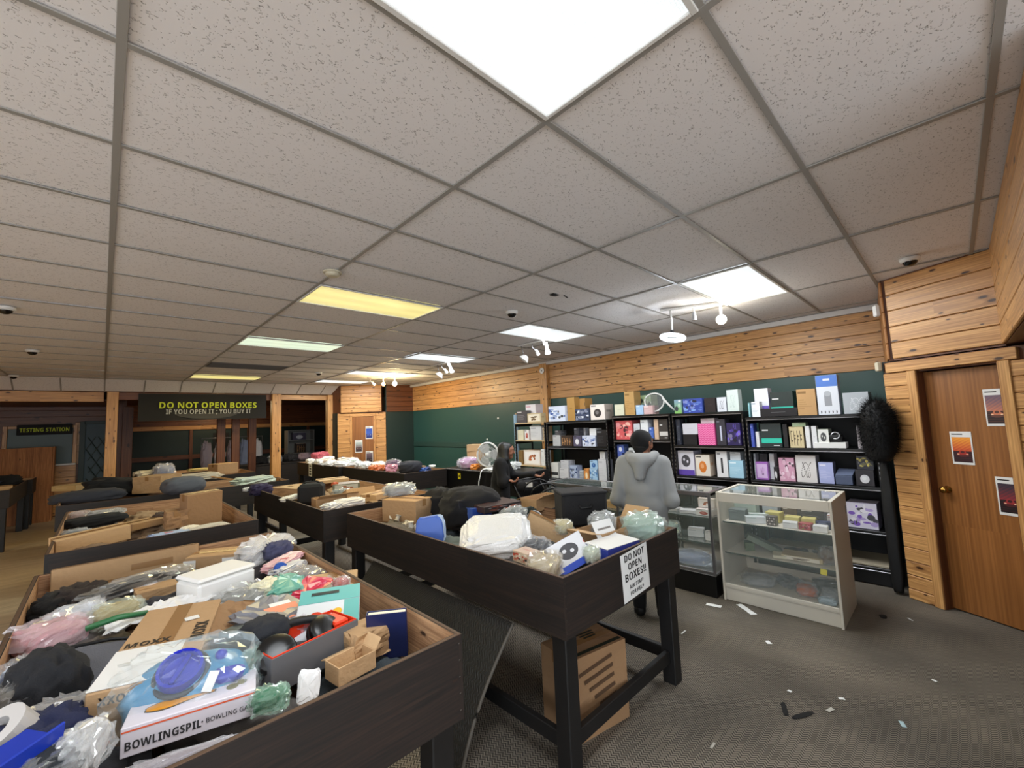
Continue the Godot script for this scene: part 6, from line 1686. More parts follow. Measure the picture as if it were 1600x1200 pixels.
func second_bin():
	var o: Node3D
	o = carton("upright tan carton standing above the rim of the second bin", Vector3(0.702, 0.85, -5.053), Vector3(0.05, 0.254, 0.02), Vector3(0.293, 0.33, 0.16), "card_dark")
	o = carton("long light tan carton lying slanted on the left rim of the second bin", Vector3(-0.034, 0.87, -4.886), Vector3(0.05, 0.29, 0.05), Vector3(0.441, 0.12, 0.16), "card_light")
	stick(o, "print", Vector2(0.2, 0.03), M.tape, Vector3(0.1, 0.1215, 0), Vector3(-PI / 2, 0, 0))
	carton("tan stained carton in the middle of the second bin", Vector3(0.51, 0.9, -5.02), Vector3(0, 0, 0), Vector3(0.16, 0.15, 0.2), "card_dark", 0, 0.02)
	carton("flat tan carton left of the stained one", Vector3(0.287, 0.9, -5.27), Vector3(0, 0.559, 0), Vector3(0.283, 0.06, 0.2), "card", 0, 0.0)
	heap("black folded screens at the back left of the second bin", Vector3(-0.02, 0.88, -5.97), Vector3(0, 0.2, 0), Vector3(0.5, 0.1, 0.24), 153, "121316", "screens", "folded_screens", 0.2)
	bag("silver edged film bag on the black folded screens", Vector3(0.05, 0.943, -6.16), Vector3(0, 0.2, 0), Vector3(0.34, 0.06, 0.2), 154, "8c8884", 0.4, "ececec", "bag", "plastic_bag")
	bag("pinkish film bag in the back left corner of the second bin", Vector3(-0.14, 0.885, -6.44), Vector3(0, 0, 0), Vector3(0.2, 0.1, 0.2), 155, "a08a84", 0.3, "e8dede", "bag", "plastic_bag")
	bag("grey rag and bag at the left of the second bin", Vector3(-0.14, 0.884, -5.33), Vector3(0, 0, 0), Vector3(0.22, 0.08, 0.2), 156, "80868c", 0.4, "dfe2e6", "bag", "plastic_bag")
	packet("pale blue envelope at the near rim of the second bin", Vector3(0.4, 0.925, -4.36), Vector3(0, 0.1, 0), Vector3(0.3, 0.05, 0.14), 157, "9cb0d0", "b84a4a", 0.5)
	packet("grey white papers at the near right rim of the second bin", Vector3(0.64, 0.93, -4.43), Vector3(0, 0.15, 0), Vector3(0.36, 0.04, 0.16), 158, "b8b4ac", "", 0.7)
	packet("small white folded cloth before the stained carton", Vector3(0.54, 0.935, -4.43), Vector3(0, 0.6, 0), Vector3(0.14, 0.05, 0.1), 159, "d8d2c4", "", 0.8)
	heap("brown net and wire tangle behind the stained carton", Vector3(0.49, 0.9, -5.4), Vector3(0, 0, 0), Vector3(0.3, 0.1, 0.2), 160, "4a3a30", "tangle", "wire_tangle", 0.6)
	heap("mid grey wrapped bundle buried in the near left of the second bin", Vector3(-0.02, 0.709, -4.68), Vector3(0, 0, 0), Vector3(0.37, 0.2, 0.72), 300, "7c6650", "bundle", "wrapped_bundle", 0.35)
	heap("grey green wrapped bundle buried in the near centre of the second bin", Vector3(0.37, 0.709, -4.68), Vector3(0, 0, 0), Vector3(0.37, 0.2, 0.72), 301, "8a6f52", "bundle", "wrapped_bundle", 0.35)
	heap("blackish wrapped bundle buried in the near right of the second bin", Vector3(0.76, 0.709, -4.68), Vector3(0, 0, 0), Vector3(0.37, 0.2, 0.72), 302, "58504a", "bundle", "wrapped_bundle", 0.35)
	heap("charcoal wrapped bundle buried in the middle left of the second bin", Vector3(-0.02, 0.709, -5.42), Vector3(0, 0, 0), Vector3(0.37, 0.2, 0.72), 303, "94785a", "bundle", "wrapped_bundle", 0.35)
	heap("taupe wrapped bundle buried in the middle centre of the second bin", Vector3(0.37, 0.709, -5.42), Vector3(0, 0, 0), Vector3(0.37, 0.2, 0.72), 304, "7c6650", "bundle", "wrapped_bundle", 0.35)
	heap("slate wrapped bundle buried in the middle right of the second bin", Vector3(0.76, 0.709, -5.42), Vector3(0, 0, 0), Vector3(0.37, 0.2, 0.72), 305, "8a6f52", "bundle", "wrapped_bundle", 0.35)
	heap("brownish grey wrapped bundle buried in the far left of the second bin", Vector3(-0.02, 0.709, -6.16), Vector3(0, 0, 0), Vector3(0.37, 0.2, 0.72), 306, "58504a", "bundle", "wrapped_bundle", 0.35)
	heap("umber wrapped bundle buried in the far centre of the second bin", Vector3(0.37, 0.709, -6.16), Vector3(0, 0, 0), Vector3(0.37, 0.2, 0.72), 307, "94785a", "bundle", "wrapped_bundle", 0.35)
	heap("dark steel wrapped bundle buried in the far right of the second bin", Vector3(0.76, 0.709, -6.16), Vector3(0, 0, 0), Vector3(0.37, 0.2, 0.72), 308, "7c6650", "bundle", "wrapped_bundle", 0.35)

func cross_bins():
	var o: Node3D
	heap("long dark grey cushion at the left end of the crosswise bin", Vector3(-0.09, 0.92, -7.87), Vector3(0, 0.1, 0), Vector3(0.75, 0.16, 0.4), 161, "2c2e36", "cushion", "seat_cushion", 0.15)
	bag("clear film scrap on the left corner of the crosswise bin", Vector3(-0.34, 0.935, -7.96), Vector3(0, 0, 0), Vector3(0.2, 0.1, 0.16), 162, "8a8078", 0.35, "e4e0dc", "bag", "plastic_bag")
	carton("big tan carton with folded lid on the crosswise bin", Vector3(0.609, 0.93, -8.169), Vector3(0, -0.731, 0), Vector3(0.389, 0.23, 0.4), "card", 0, 0.01)
	carton("flat pale carton left of the big folded one", Vector3(0.073, 0.93, -8.611), Vector3(0, 0.595, 0), Vector3(0.374, 0.06, 0.4), "card_light", 0, 0)
	heap("grey patterned pillow beside the big folded carton", Vector3(0.82, 0.95, -7.36), Vector3(0, 0.2, 0), Vector3(0.5, 0.22, 0.4), 163, "50525a", "pillow", "pillow", 0.12)
	packet("long cream roll of foam behind the grey pillow", Vector3(1.07, 0.99, -8.68), Vector3(0, 0.1, 0), Vector3(0.9, 0.12, 0.3), 164, "c4baa6", "", 0.8)
	packet("crumpled greenish white sheets near the right end of the crosswise bin", Vector3(1.69, 0.94, -7.56), Vector3(0, 0.2, 0), Vector3(0.6, 0.12, 0.36), 165, "aeb8ac", "", 0.6)
	packet("white scrap of paper on the rim before the grey pillow", Vector3(0.84, 0.975, -7.41), Vector3(0, 0, 0), Vector3(0.1, 0.02, 0.08), 166, "d8d8d8", "", 0.7)
	heap("black hammock bag drooping over the second crosswise bin", Vector3(0.19, 0.91, -8.35), Vector3(0, 0.2, -0.15), Vector3(0.85, 0.26, 0.4), 167, "08080a", "bag", "hammock_bag", 0.3)
	rb("tan tray with a pale card at the left of the second crosswise bin", Vector3(-0.23, 0.96, -9.578), Vector3(0, 0.738, 0), Vector3(0.446, 0.08, 0.4), "a08860", "d8ceb0", "plain")
	packet("white cone of paper in the farthest crosswise bin", Vector3(0.7, 0.94, -11.41), Vector3(0, 0.3, 0), Vector3(0.5, 0.12, 0.3), 168, "d0cabc", "", 0.7)
	bag("blue and white film ball in the farthest crosswise bin", Vector3(0.93, 0.933, -11.2), Vector3(0, 0, 0), Vector3(0.4, 0.26, 0.3), 169, "8a94b0", 0.4, "e0e4f0", "bag", "plastic_bag")
	packet("yellowish envelope at the right of the farthest crosswise bin", Vector3(1.54, 0.975, -11.17), Vector3(0, 0.1, 0), Vector3(0.5, 0.05, 0.3), 170, "b8a870", "", 0.7)
	carton("tan cartons row along the farthest crosswise bin", Vector3(1.739, 0.95, -10.064), Vector3(0, 0.385, 0), Vector3(0.399, 0.2, 0.3), "card", 0, 0)
	inst("wooden_stick", box(Vector3(0.02, 0.02, 0.5), 0.003), M.pine, self, Vector3(1.44, 1, -8.51), Vector3(0.2, 1.0, 0)).set_meta("label", "pale wooden stick lying in the second crosswise bin")
	get_child(-1).set_meta("category", "stick")
	heap("charcoal bundle, leftmost of those buried in the first crosswise bin", Vector3(-0.05, 0.709, -7.845), Vector3(0, 0, 0), Vector3(0.564, 0.2, 1.071), 330, "7c6650", "bundle", "wrapped_bundle", 0.35)
	heap("taupe bundle, second from the left of those buried in the first crosswise bin", Vector3(0.57, 0.709, -7.845), Vector3(0, 0, 0), Vector3(0.564, 0.2, 1.071), 331, "6f5a48", "bundle", "wrapped_bundle", 0.35)
	heap("slate bundle, third from the left of those buried in the first crosswise bin", Vector3(1.19, 0.709, -7.845), Vector3(0, 0, 0), Vector3(0.564, 0.2, 1.071), 332, "58504a", "bundle", "wrapped_bundle", 0.35)
	heap("brownish grey bundle, rightmost of those buried in the first crosswise bin", Vector3(1.81, 0.709, -7.845), Vector3(0, 0, 0), Vector3(0.564, 0.2, 1.071), 333, "94785a", "bundle", "wrapped_bundle", 0.35)
	heap("umber bundle, leftmost of those buried in the second crosswise bin", Vector3(-0.01, 0.709, -10.035), Vector3(0, 0, 0), Vector3(0.564, 0.2, 1.053), 334, "4c4a4c", "bundle", "wrapped_bundle", 0.35)
	heap("dark steel bundle, second from the left of those buried in the second crosswise bin", Vector3(0.61, 0.709, -10.035), Vector3(0, 0, 0), Vector3(0.564, 0.2, 1.053), 335, "7c6650", "bundle", "wrapped_bundle", 0.35)
	heap("mid grey bundle, third from the left of those buried in the second crosswise bin", Vector3(1.23, 0.709, -10.035), Vector3(0, 0, 0), Vector3(0.564, 0.2, 1.053), 336, "6f5a48", "bundle", "wrapped_bundle", 0.35)
	heap("grey green bundle, rightmost of those buried in the second crosswise bin", Vector3(1.85, 0.709, -10.035), Vector3(0, 0, 0), Vector3(0.564, 0.2, 1.053), 337, "58504a", "bundle", "wrapped_bundle", 0.35)
	heap("blackish bundle, leftmost of those buried in the farthest crosswise bin", Vector3(0.77, 0.709, -11.35), Vector3(0, 0, 0), Vector3(0.491, 0.2, 0.72), 338, "94785a", "bundle", "wrapped_bundle", 0.35)
	heap("charcoal bundle, second from the left of those buried in the farthest crosswise bin", Vector3(1.31, 0.709, -11.35), Vector3(0, 0, 0), Vector3(0.491, 0.2, 0.72), 339, "4c4a4c", "bundle", "wrapped_bundle", 0.35)
	heap("taupe bundle, rightmost of those buried in the farthest crosswise bin", Vector3(1.85, 0.709, -11.35), Vector3(0, 0, 0), Vector3(0.491, 0.2, 0.72), 340, "7c6650", "bundle", "wrapped_bundle", 0.35)

# ------------------------------------------------------------------ goods with a shape of their own
func headphone_box(at: Vector3, turn: Vector3, s: Vector3):
	var o := thing("headphone_box", "open grey box with an orange lining at the near rim of the front bin", "box", at)
	o.rotation = turn
	var gr := mat("box_grey", Color(0.36, 0.36, 0.37), 0.5)
	var og := mat("box_orange", Color(0.85, 0.2, 0.04), 0.45)
	var h := s * 0.5
	var t := 0.004
	for sg in [-1, 1]:
		inst("wall", box(Vector3(s.x, s.y, t), 0.001), gr, o, Vector3(0, h.y, sg * (h.z - t / 2)))
		inst("wall", box(Vector3(t, s.y, s.z - 2 * t), 0.001), gr, o, Vector3(sg * (h.x - t / 2), h.y, 0))
		inst("lining", box(Vector3(s.x - 0.01, s.y + 0.004, 0.003), 0.001), og, o, Vector3(0, h.y + 0.002, sg * (h.z - 0.006)))
		inst("lining", box(Vector3(0.003, s.y + 0.004, s.z - 0.016), 0.001), og, o, Vector3(sg * (h.x - 0.006), h.y + 0.002, 0))
	inst("floor_panel", box(Vector3(s.x - 0.016, 0.004, s.z - 0.016), 0.001), M.black, o, Vector3(0, 0.006, 0))
	inst("insert", box(Vector3(0.06, 0.09, s.z * 0.6), 0.006), og, o, Vector3(h.x - 0.045, 0.075, 0))
	var e := thing("headphones", "black over-ear headphones sitting in the orange lined box", "headphones", at + Vector3(0, 0.06, 0))
	e.rotation = turn
	e.scale = Vector3.ONE * 1.3
	for sg in [-1, 1]:
		var cup := inst("ear_cup", turned([Vector2(0, 0), Vector2(0.046, 0), Vector2(0.05, 0.006), Vector2(0.05, 0.018), Vector2(0.044, 0.026), Vector2(0.02, 0.03), Vector2(0, 0.03)], 26, true), mat("phone_black", Color(0.02, 0.02, 0.022), 0.35), e, Vector3(sg * 0.068 - 0.02, 0.02, 0.012), Vector3(0.75, 0, -sg * 0.25))
		inst("ear_pad", bar(ring_path(0.036, 18), 0.013, 8, true, true), M.black, cup, Vector3(0, -0.006, 0))
	var arc := []
	for i in 13:
		var a := PI * i / 12
		arc.append(Vector3(cos(a) * 0.095 - 0.02, 0.035 + sin(a) * 0.02, 0.0 - sin(a) * 0.065))
	inst("headband", bar(arc, 0.012, 8), M.black, e)

func ring_path(r: float, n: int) -> Array:
	var p := []
	for i in n: p.append(Vector3(cos(TAU * i / n) * r, 0, sin(TAU * i / n) * r))
	return p

func bowling_box(at: Vector3, turn: Vector3, s: Vector3):
	var o := thing("bowling_game_box", "long white bowling game box with a yellow pin, at the near rim", "game box", at)
	o.rotation = turn
	var wb := mat("game_white", Color(0.82, 0.8, 0.83), 0.35)
	inst("body", box_at(Vector3(0, s.y / 2, 0), s, 0.002), wb, o)
	# the pin printed on the top face and over its edge
	var pin := new_st()
	var pts := []
	for i in 21:
		var t := i / 20.0
		var r := 0.024 * (0.62 + 0.38 * cos(t * 5.2 - 0.9)) * sqrt(maxf(0.0, sin(PI * clampf(t * 0.96 + 0.02, 0, 1))))
		pts.append(Vector2(-s.x * 0.36 + t * s.x * 0.52, r + 0.003))
	for k in 20:
		var a: Vector2 = pts[k]
		var b: Vector2 = pts[k + 1]
		quad(pin, Vector3(a.x, 0, -a.y), Vector3(b.x, 0, -b.y), Vector3(b.x, 0, b.y), Vector3(a.x, 0, a.y))
	inst("pin_outline", done(pin), mat("pin_grey", Color(0.35, 0.33, 0.3), 0.4), o, Vector3(0, s.y + 0.0006, 0.012)).scale = Vector3(1.04, 1, 1.2)
	inst("pin_picture", done_copy(pin), mat("pin_yellow", Color(0.86, 0.58, 0.12), 0.35), o, Vector3(-0.002, s.y + 0.0012, 0.012)).scale = Vector3(0.99, 1, 0.95)
	var coins := new_st()
	lathe(coins, [Vector2(0, 0.0012), Vector2(0.016, 0.0012), Vector2(0.016, 0)], 16, Transform3D(Basis.IDENTITY, Vector3(s.x * 0.3, s.y, 0.02)))
	lathe(coins, [Vector2(0, 0.0014), Vector2(0.013, 0.0014), Vector2(0.013, 0)], 16, Transform3D(Basis.IDENTITY, Vector3(s.x * 0.38, s.y, 0.008)))
	inst("ball_picture", done(coins), mat("coin", Color(0.45, 0.42, 0.22), 0.4), o)
	stick(o, "orange_stripe", Vector2(s.x * 0.99, 0.004), mat("stripe_orange", Color(0.86, 0.36, 0.2), 0.4), Vector3(0, s.y * 0.86, s.z / 2 + 0.0005))
	var a := inst("lettering", letters("BOWLINGSPIL", 0.021, 0.0008, false, 600), mat("ink_grey", Color(0.16, 0.16, 0.17), 0.5), o, Vector3(-s.x * 0.2, s.y * 0.36, s.z / 2 + 0.001))
	a.scale = Vector3(0.86, 1, 1)
	inst("lettering", letters("• BOWLING GAME", 0.0125, 0.0008, false, 500), M.ink_grey, o, Vector3(s.x * 0.29, s.y * 0.4, s.z / 2 + 0.001))

func done_copy(st: SurfaceTool) -> ArrayMesh:
	return st.commit()

func tub_toy(at: Vector3):
	var o := thing("tub_toy", "light blue tub with a deep blue screw lid, wrapped in film", "toy", at)
	o.rotation = Vector3(0.3, -0.35, 0)
	var body := mat("tub_teal", Color(0.22, 0.5, 0.66), 0.3)
	inst("tub", lump(Vector3(0.34, 0.15, 0.2), 5, 0.06, 1.0, true, 34, 18, 0.75), body, o)
	var lid := inst("lid", turned([Vector2(0, 0.012), Vector2(0.045, 0.012), Vector2(0.05, 0.03), Vector2(0.058, 0.03), Vector2(0.06, 0.0), Vector2(0, 0)], 30), mat("lid_blue", Color(0.04, 0.1, 0.62), 0.3), o, Vector3(-0.01, 0.15, 0.02), Vector3(0.3, 0, 0))
	inst("grip", box(Vector3(0.088, 0.012, 0.014), 0.003), M.lid_blue, lid, Vector3(0, 0.02, 0), Vector3(0, 1.2, 0))
	inst("collar", bar(ring_path(0.066, 26), 0.008, 8, true, true), mat("collar_dark", Color(0.05, 0.09, 0.14), 0.4), o, Vector3(-0.01, 0.147, 0.02), Vector3(0.3, 0, 0))
	inst("blue_knob", sphere(0.017), M.lid_blue, o, Vector3(0.085, 0.15, -0.02))
	inst("blue_leaf", lump(Vector3(0.1, 0.03, 0.05), 8, 0.3, 3.0), M.lid_blue, o, Vector3(0.11, 0.12, 0.05))
	stick(o, "bar_code_label", Vector2(0.028, 0.055), M.white, Vector3(0.075, 0.145, 0.075), Vector3(-1.1, -0.3, 0))
	inst("film", lump(Vector3(0.44, 0.2, 0.27), 12, 0.18, 3.4, false, 34, 18), film(Color(0.88, 0.94, 0.95), 0.10), o)

func teal_pouch(at: Vector3):
	var o := thing("fruit_box", "flat teal and white box with red and yellow fruits on the front", "box", at)
	o.rotation = Vector3(0.35, -0.45, 0.0)
	inst("body", box_at(Vector3(0, 0.02, 0), Vector3(0.24, 0.04, 0.27), 0.003), mat("pouch_white", Color(0.82, 0.84, 0.85), 0.35), o)
	stick(o, "teal_band", Vector2(0.239, 0.085), mat("pouch_teal", Color(0.38, 0.68, 0.66), 0.35), Vector3(0, 0.041, -0.091), Vector3(-PI / 2, 0, 0))
	stick(o, "teal_band", Vector2(0.06, 0.18), M.pouch_teal, Vector3(0.089, 0.0408, 0.044), Vector3(-PI / 2, 0, 0))
	stick(o, "dark_print", Vector2(0.11, 0.018), mat("pouch_ink", Color(0.12, 0.2, 0.22), 0.4), Vector3(-0.02, 0.0425, -0.1), Vector3(-PI / 2, 0, 0))
	var fruit := [[-0.045, 0.03, 0.026, "c8321c"], [-0.01, 0.035, 0.024, "d8542a"], [0.02, 0.05, 0.026, "e0742c"], [0.035, 0.015, 0.018, "e0b030"], [-0.03, 0.07, 0.022, "d04a24"], [0.005, 0.075, 0.02, "e09a30"]]
	for f in fruit:
		inst("fruit_print", turned([Vector2(0, 0.001), Vector2(f[2], 0.001), Vector2(f[2], 0)], 18), col(Color(f[3]), 0.35), o, Vector3(f[0], 0.0412, f[1]))

func market_carton(at: Vector3):
	var o := carton("big tan market carton with green print standing under the notice bin", at, Vector3(0.0, -0.2, 0.0), Vector3(0.42, 0.43, 0.26), "card_dark", 0, 0.004)  # the darker card carries the shade under the bin
	var g := mat("print_green", Color(0.10, 0.13, 0.06), 0.7)
	stick(o, "green_band", Vector2(0.39, 0.025), g, Vector3(0, 0.4315, 0.1), Vector3(-PI / 2, 0, 0))
	stick(o, "green_print", Vector2(0.12, 0.05), g, Vector3(-0.12, 0.4315, -0.02), Vector3(-PI / 2, 0, 0))
	for k in 3:
		stick(o, "green_print", Vector2(0.13 - 0.02 * k, 0.012), g, Vector3(0.06, 0.4315, -0.06 + 0.025 * k), Vector3(-PI / 2, 0, 0))
	for k in 6:
		stick(o, "board_wear", Vector2(0.25 - 0.03 * k, 0.02), mat("card_wear", Color(0.30, 0.21, 0.13), 0.9), Vector3(-0.03 + 0.02 * k, 0.36 - 0.05 * k, 0.1335), Vector3(0, 0, 0.15))

func rubber_mat():
	# a stiff ribbed black mat leaning under the bin, bowed outwards
	var o := thing("rubber_mat", "ribbed black rubber mat leaning under the side of the notice bin", "mat")
	var st := new_st(true)
	var n := 16
	var g := []
	for j in n + 1:
		var t := float(j) / n
		var y := 0.02 + 0.62 * t
		var x := 1.30 + 0.33 * t - 0.05 * sin(PI * t)
		g.append(Vector2(x, y))
	var z0 := -1.72
	var z1 := -3.4
	for j in n:
		for k in 2:
			var a: Vector2 = g[j]
			var b: Vector2 = g[j + 1]
			var off := Vector3(0.012 * k, -0.006 * k, 0)
			var p := [Vector3(a.x, a.y, z0 - 0.1 * (1.0 - a.y)) + off, Vector3(a.x, a.y, z1) + off, Vector3(b.x, b.y, z1) + off, Vector3(b.x, b.y, z0 - 0.1 * (1.0 - b.y)) + off]
			if k == 0: quad(st, p[0], p[1], p[2], p[3])
			else: quad(st, p[3], p[2], p[1], p[0])
	var m := mat("rubber", Color(0.13, 0.13, 0.12), 0.5)
	m.heightmap_enabled = true
	m.heightmap_texture = M.carpet.heightmap_texture
	m.heightmap_scale = 0.3
	m.uv1_triplanar = true
	m.uv1_scale = Vector3(3, 3, 3)
	inst("sheet", done(st), m, o)
	var e := []
	for q in g: e.append(Vector3(q.x + 0.006, q.y, z0 + 0.002 - 0.1 * (1.0 - q.y)))
	inst("cut_edge", bar(e, 0.009, 6), mat("mat_edge", Color(0.3, 0.28, 0.25), 0.7), o)

func bubble_mailer(at: Vector3):
	var o := thing("bubble_mailer", "big white bubble mailer slumped on the rim of the notice bin", "mailer", at)
	o.rotation = Vector3(0.5, -0.78, 0.05)
	var m := mat("mailer_white", Color(0.84, 0.84, 0.83), 0.22)
	m.heightmap_enabled = true
	m.heightmap_scale = 0.2
	m.heightmap_texture = noise_tex("bubbles", 256, 0.06, 2)
	m.uv1_triplanar = true
	m.uv1_scale = Vector3(5, 5, 5)
	inst("mailer", lump(Vector3(0.48, 0.19, 0.36), 33, 0.12, 1.6, false, 44, 24, 0.4), m, o)
	inst("seal_edge", box(Vector3(0.40, 0.004, 0.05), 0.001), m, o, Vector3(0, 0.075, -0.18), Vector3(0.3, 0, 0.05))

# ------------------------------------------------------------------ cases, counter, far bins
func far_goods():
	far_bins()
	counter_goods()
	case_goods()
	alcove_goods()

func far_bins():
	# two long bins heaped with packets: [x, z, w, h, d, colour, word]
	var r := RandomNumberGenerator.new()
	r.seed = 12
	for b in 2:
		var x0: float = [3.50, 3.44][b]
		var z0: float = [-6.19, -8.64][b]
		var z1: float = [-8.51, -11.06][b]
		var where: String = ["before the green wall", "before the far door"][b]
		for k in 3:
			var z := lerpf(z0, z1, (k + 0.5) / 3.0)
			heap("brown bundle %s in the bin %s" % [["at the near end", "in the middle", "at the far end"][k], where], Vector3(x0 + 0.385, 0.709, z), Vector3.ZERO, Vector3(0.7, 0.2, 0.72), 400 + k + b * 5, ["6a5a48", "5c5650", "7a6a58"][k], "bundle", "wrapped_bundle", 0.35)
	# bin before the green wall: near things first
	heap("dark grey cap on the near end of the bin before the green wall", Vector3(3.86, 0.93, -6.6), Vector3(0, 0.4, 0), Vector3(0.42, 0.2, 0.36), 431, "26272e", "hat", "cloth_hat", 0.15)
	packet("blue and white packet behind the dark grey cap", Vector3(4.08, 0.92, -6.5), Vector3(0, 0.5, 0), Vector3(0.26, 0.08, 0.18), 432, "3c5ca0", "d8d8d8")
	carton("low tan carton at the near right corner of the bin before the green wall", Vector3(4.12, 0.88, -6.9), Vector3(0, 0.1, 0), Vector3(0.24, 0.12, 0.36), "card")
	packet("white envelope on the near rim of the bin before the green wall", Vector3(4.14, 1.01, -6.35), Vector3(0, 1.0, 0), Vector3(0.2, 0.03, 0.12), 433, "d8d8d4", "", 0.6)
	packet("pink packet behind the dark cap", Vector3(3.80, 0.92, -7.15), Vector3(0, 0.9, 0), Vector3(0.3, 0.14, 0.22), 434, "c88c9c", "")
	bag("purple patterned cloth bag beyond the pink packet", Vector3(4.02, 0.92, -7.5), Vector3(0, 0.3, 0), Vector3(0.32, 0.2, 0.3), 435, "5c3c58", 0.2)
	packet("orange packet between white ones before the green wall", Vector3(3.74, 0.92, -7.6), Vector3(0, 0.2, 0), Vector3(0.28, 0.12, 0.26), 436, "d87848", "f0e8e0")
	var tones := ["d4d6d8", "c6ccc8", "dadcda", "b8c4c0", "e0dcd4", "ccd0d4", "c8b8a8"]
	var words := ["white", "pale green", "bright white", "sea grey", "cream", "silvery", "sand"]
	for k in 7:
		packet("%s flat packet heaped over the left rim before the green wall" % words[k], Vector3(3.72 + 0.36 * r.randf(), 0.92 + 0.02 * (k % 3), -7.85 - 0.1 * k), Vector3(0.1 * r.randf(), r.randf() * 3, 0.1 * r.randf()), Vector3(0.34, 0.09, 0.24), 440 + k, tones[k], "")
	for k in 7:
		packet("%s flat packet heaped in the bin before the far door" % words[k], Vector3(3.62 + 0.4 * r.randf(), 0.91 + 0.03 * (k % 3), -8.95 - 0.3 * k), Vector3(0.1 * r.randf(), r.randf() * 3, 0.1 * r.randf()), Vector3(0.42, 0.12, 0.3), 450 + k, tones[(k + 2) % 7] if k else tones[0], "")
		packet("%s crumpled sleeve at the rim of the bin before the far door" % words[k], Vector3(3.58 + 0.1 * (k % 2), 0.95, -8.85 - 0.3 * k), Vector3(0, r.randf() * 3, 0.15), Vector3(0.3, 0.1, 0.22), 460 + k, tones[(k + 3) % 7] if k else tones[0], "")
	packet("pinkish red folded cloth far back in the bin before the far door", Vector3(3.86, 1.0, -10.85), Vector3(0, 0.3, 0), Vector3(0.4, 0.2, 0.3), 470, "a8505c", "", 0.8)
	# white notice hanging down the side of the bin before the far door
	var nb := thing("tall_notice", "tall narrow white notice with dark letters down the bin before the far door", "notice", Vector3(3.418, 0.83, -10.2), -PI / 2)
	inst("sheet", box(Vector3(0.2, 0.28, 0.003), 0.0005), M.white, nb)
	for k in 4: inst("print", box(Vector3(0.12, 0.03, 0.001), 0.0002), M.black, nb, Vector3(0, 0.09 - 0.06 * k, 0.002))
	var lp := thing("small_notice", "small black and white printed strip on the end board of the middle bin", "notice", Vector3(2.32, 0.92, -4.128))
	inst("sheet", box(Vector3(0.18, 0.075, 0.002), 0.0005), M.white, lp)
	for k in 3: inst("print", box(Vector3(0.045, 0.05, 0.001), 0.0002), M.black, lp, Vector3(-0.055 + 0.055 * k, 0, 0.0015))
	# far left bins
	for b in 2:
		var zc: float = [-11.75, -13.3][b]
		heap("brown bundle filling the %s far left bin" % ["nearer", "farther"][b], Vector3(-1.63, 0.709, zc), Vector3.ZERO, Vector3(1.12, 0.22, [2.1, 0.6][b]), 480 + b, "6a5648", "bundle", "wrapped_bundle", 0.3)
	heap("dark blue heap of cloth in the nearer far left bin", Vector3(-1.7, 0.92, -12.3), Vector3(0, 0.3, 0), Vector3(0.8, 0.26, 0.7), 482, "1c2440")
	heap("pale blue cloth beside the dark blue heap at the far left", Vector3(-1.75, 0.93, -11.6), Vector3(0, 0.9, 0), Vector3(0.4, 0.2, 0.4), 483, "5c6c94")
	heap("black cloth before the brown booth at the far left", Vector3(-1.35, 0.92, -12.6), Vector3(0, 0.2, 0), Vector3(0.6, 0.2, 0.34), 484, "15161a")
	carton("orange tan flat carton in the nearer far left bin", Vector3(-1.4, 0.91, -11.5), Vector3(0, 0.1, 0), Vector3(0.6, 0.07, 0.4), "card_light")
	packet("white paper on the near rim of the far left bin", Vector3(-1.5, 0.94, -10.9), Vector3(0, 0.1, 0), Vector3(0.6, 0.05, 0.24), 485, "d8d4cc", "", 0.7)
	packet("pinkish paper beside the white paper at the far left", Vector3(-1.75, 0.94, -11.1), Vector3(0, 0.5, 0), Vector3(0.5, 0.06, 0.3), 486, "a88078", "", 0.7)

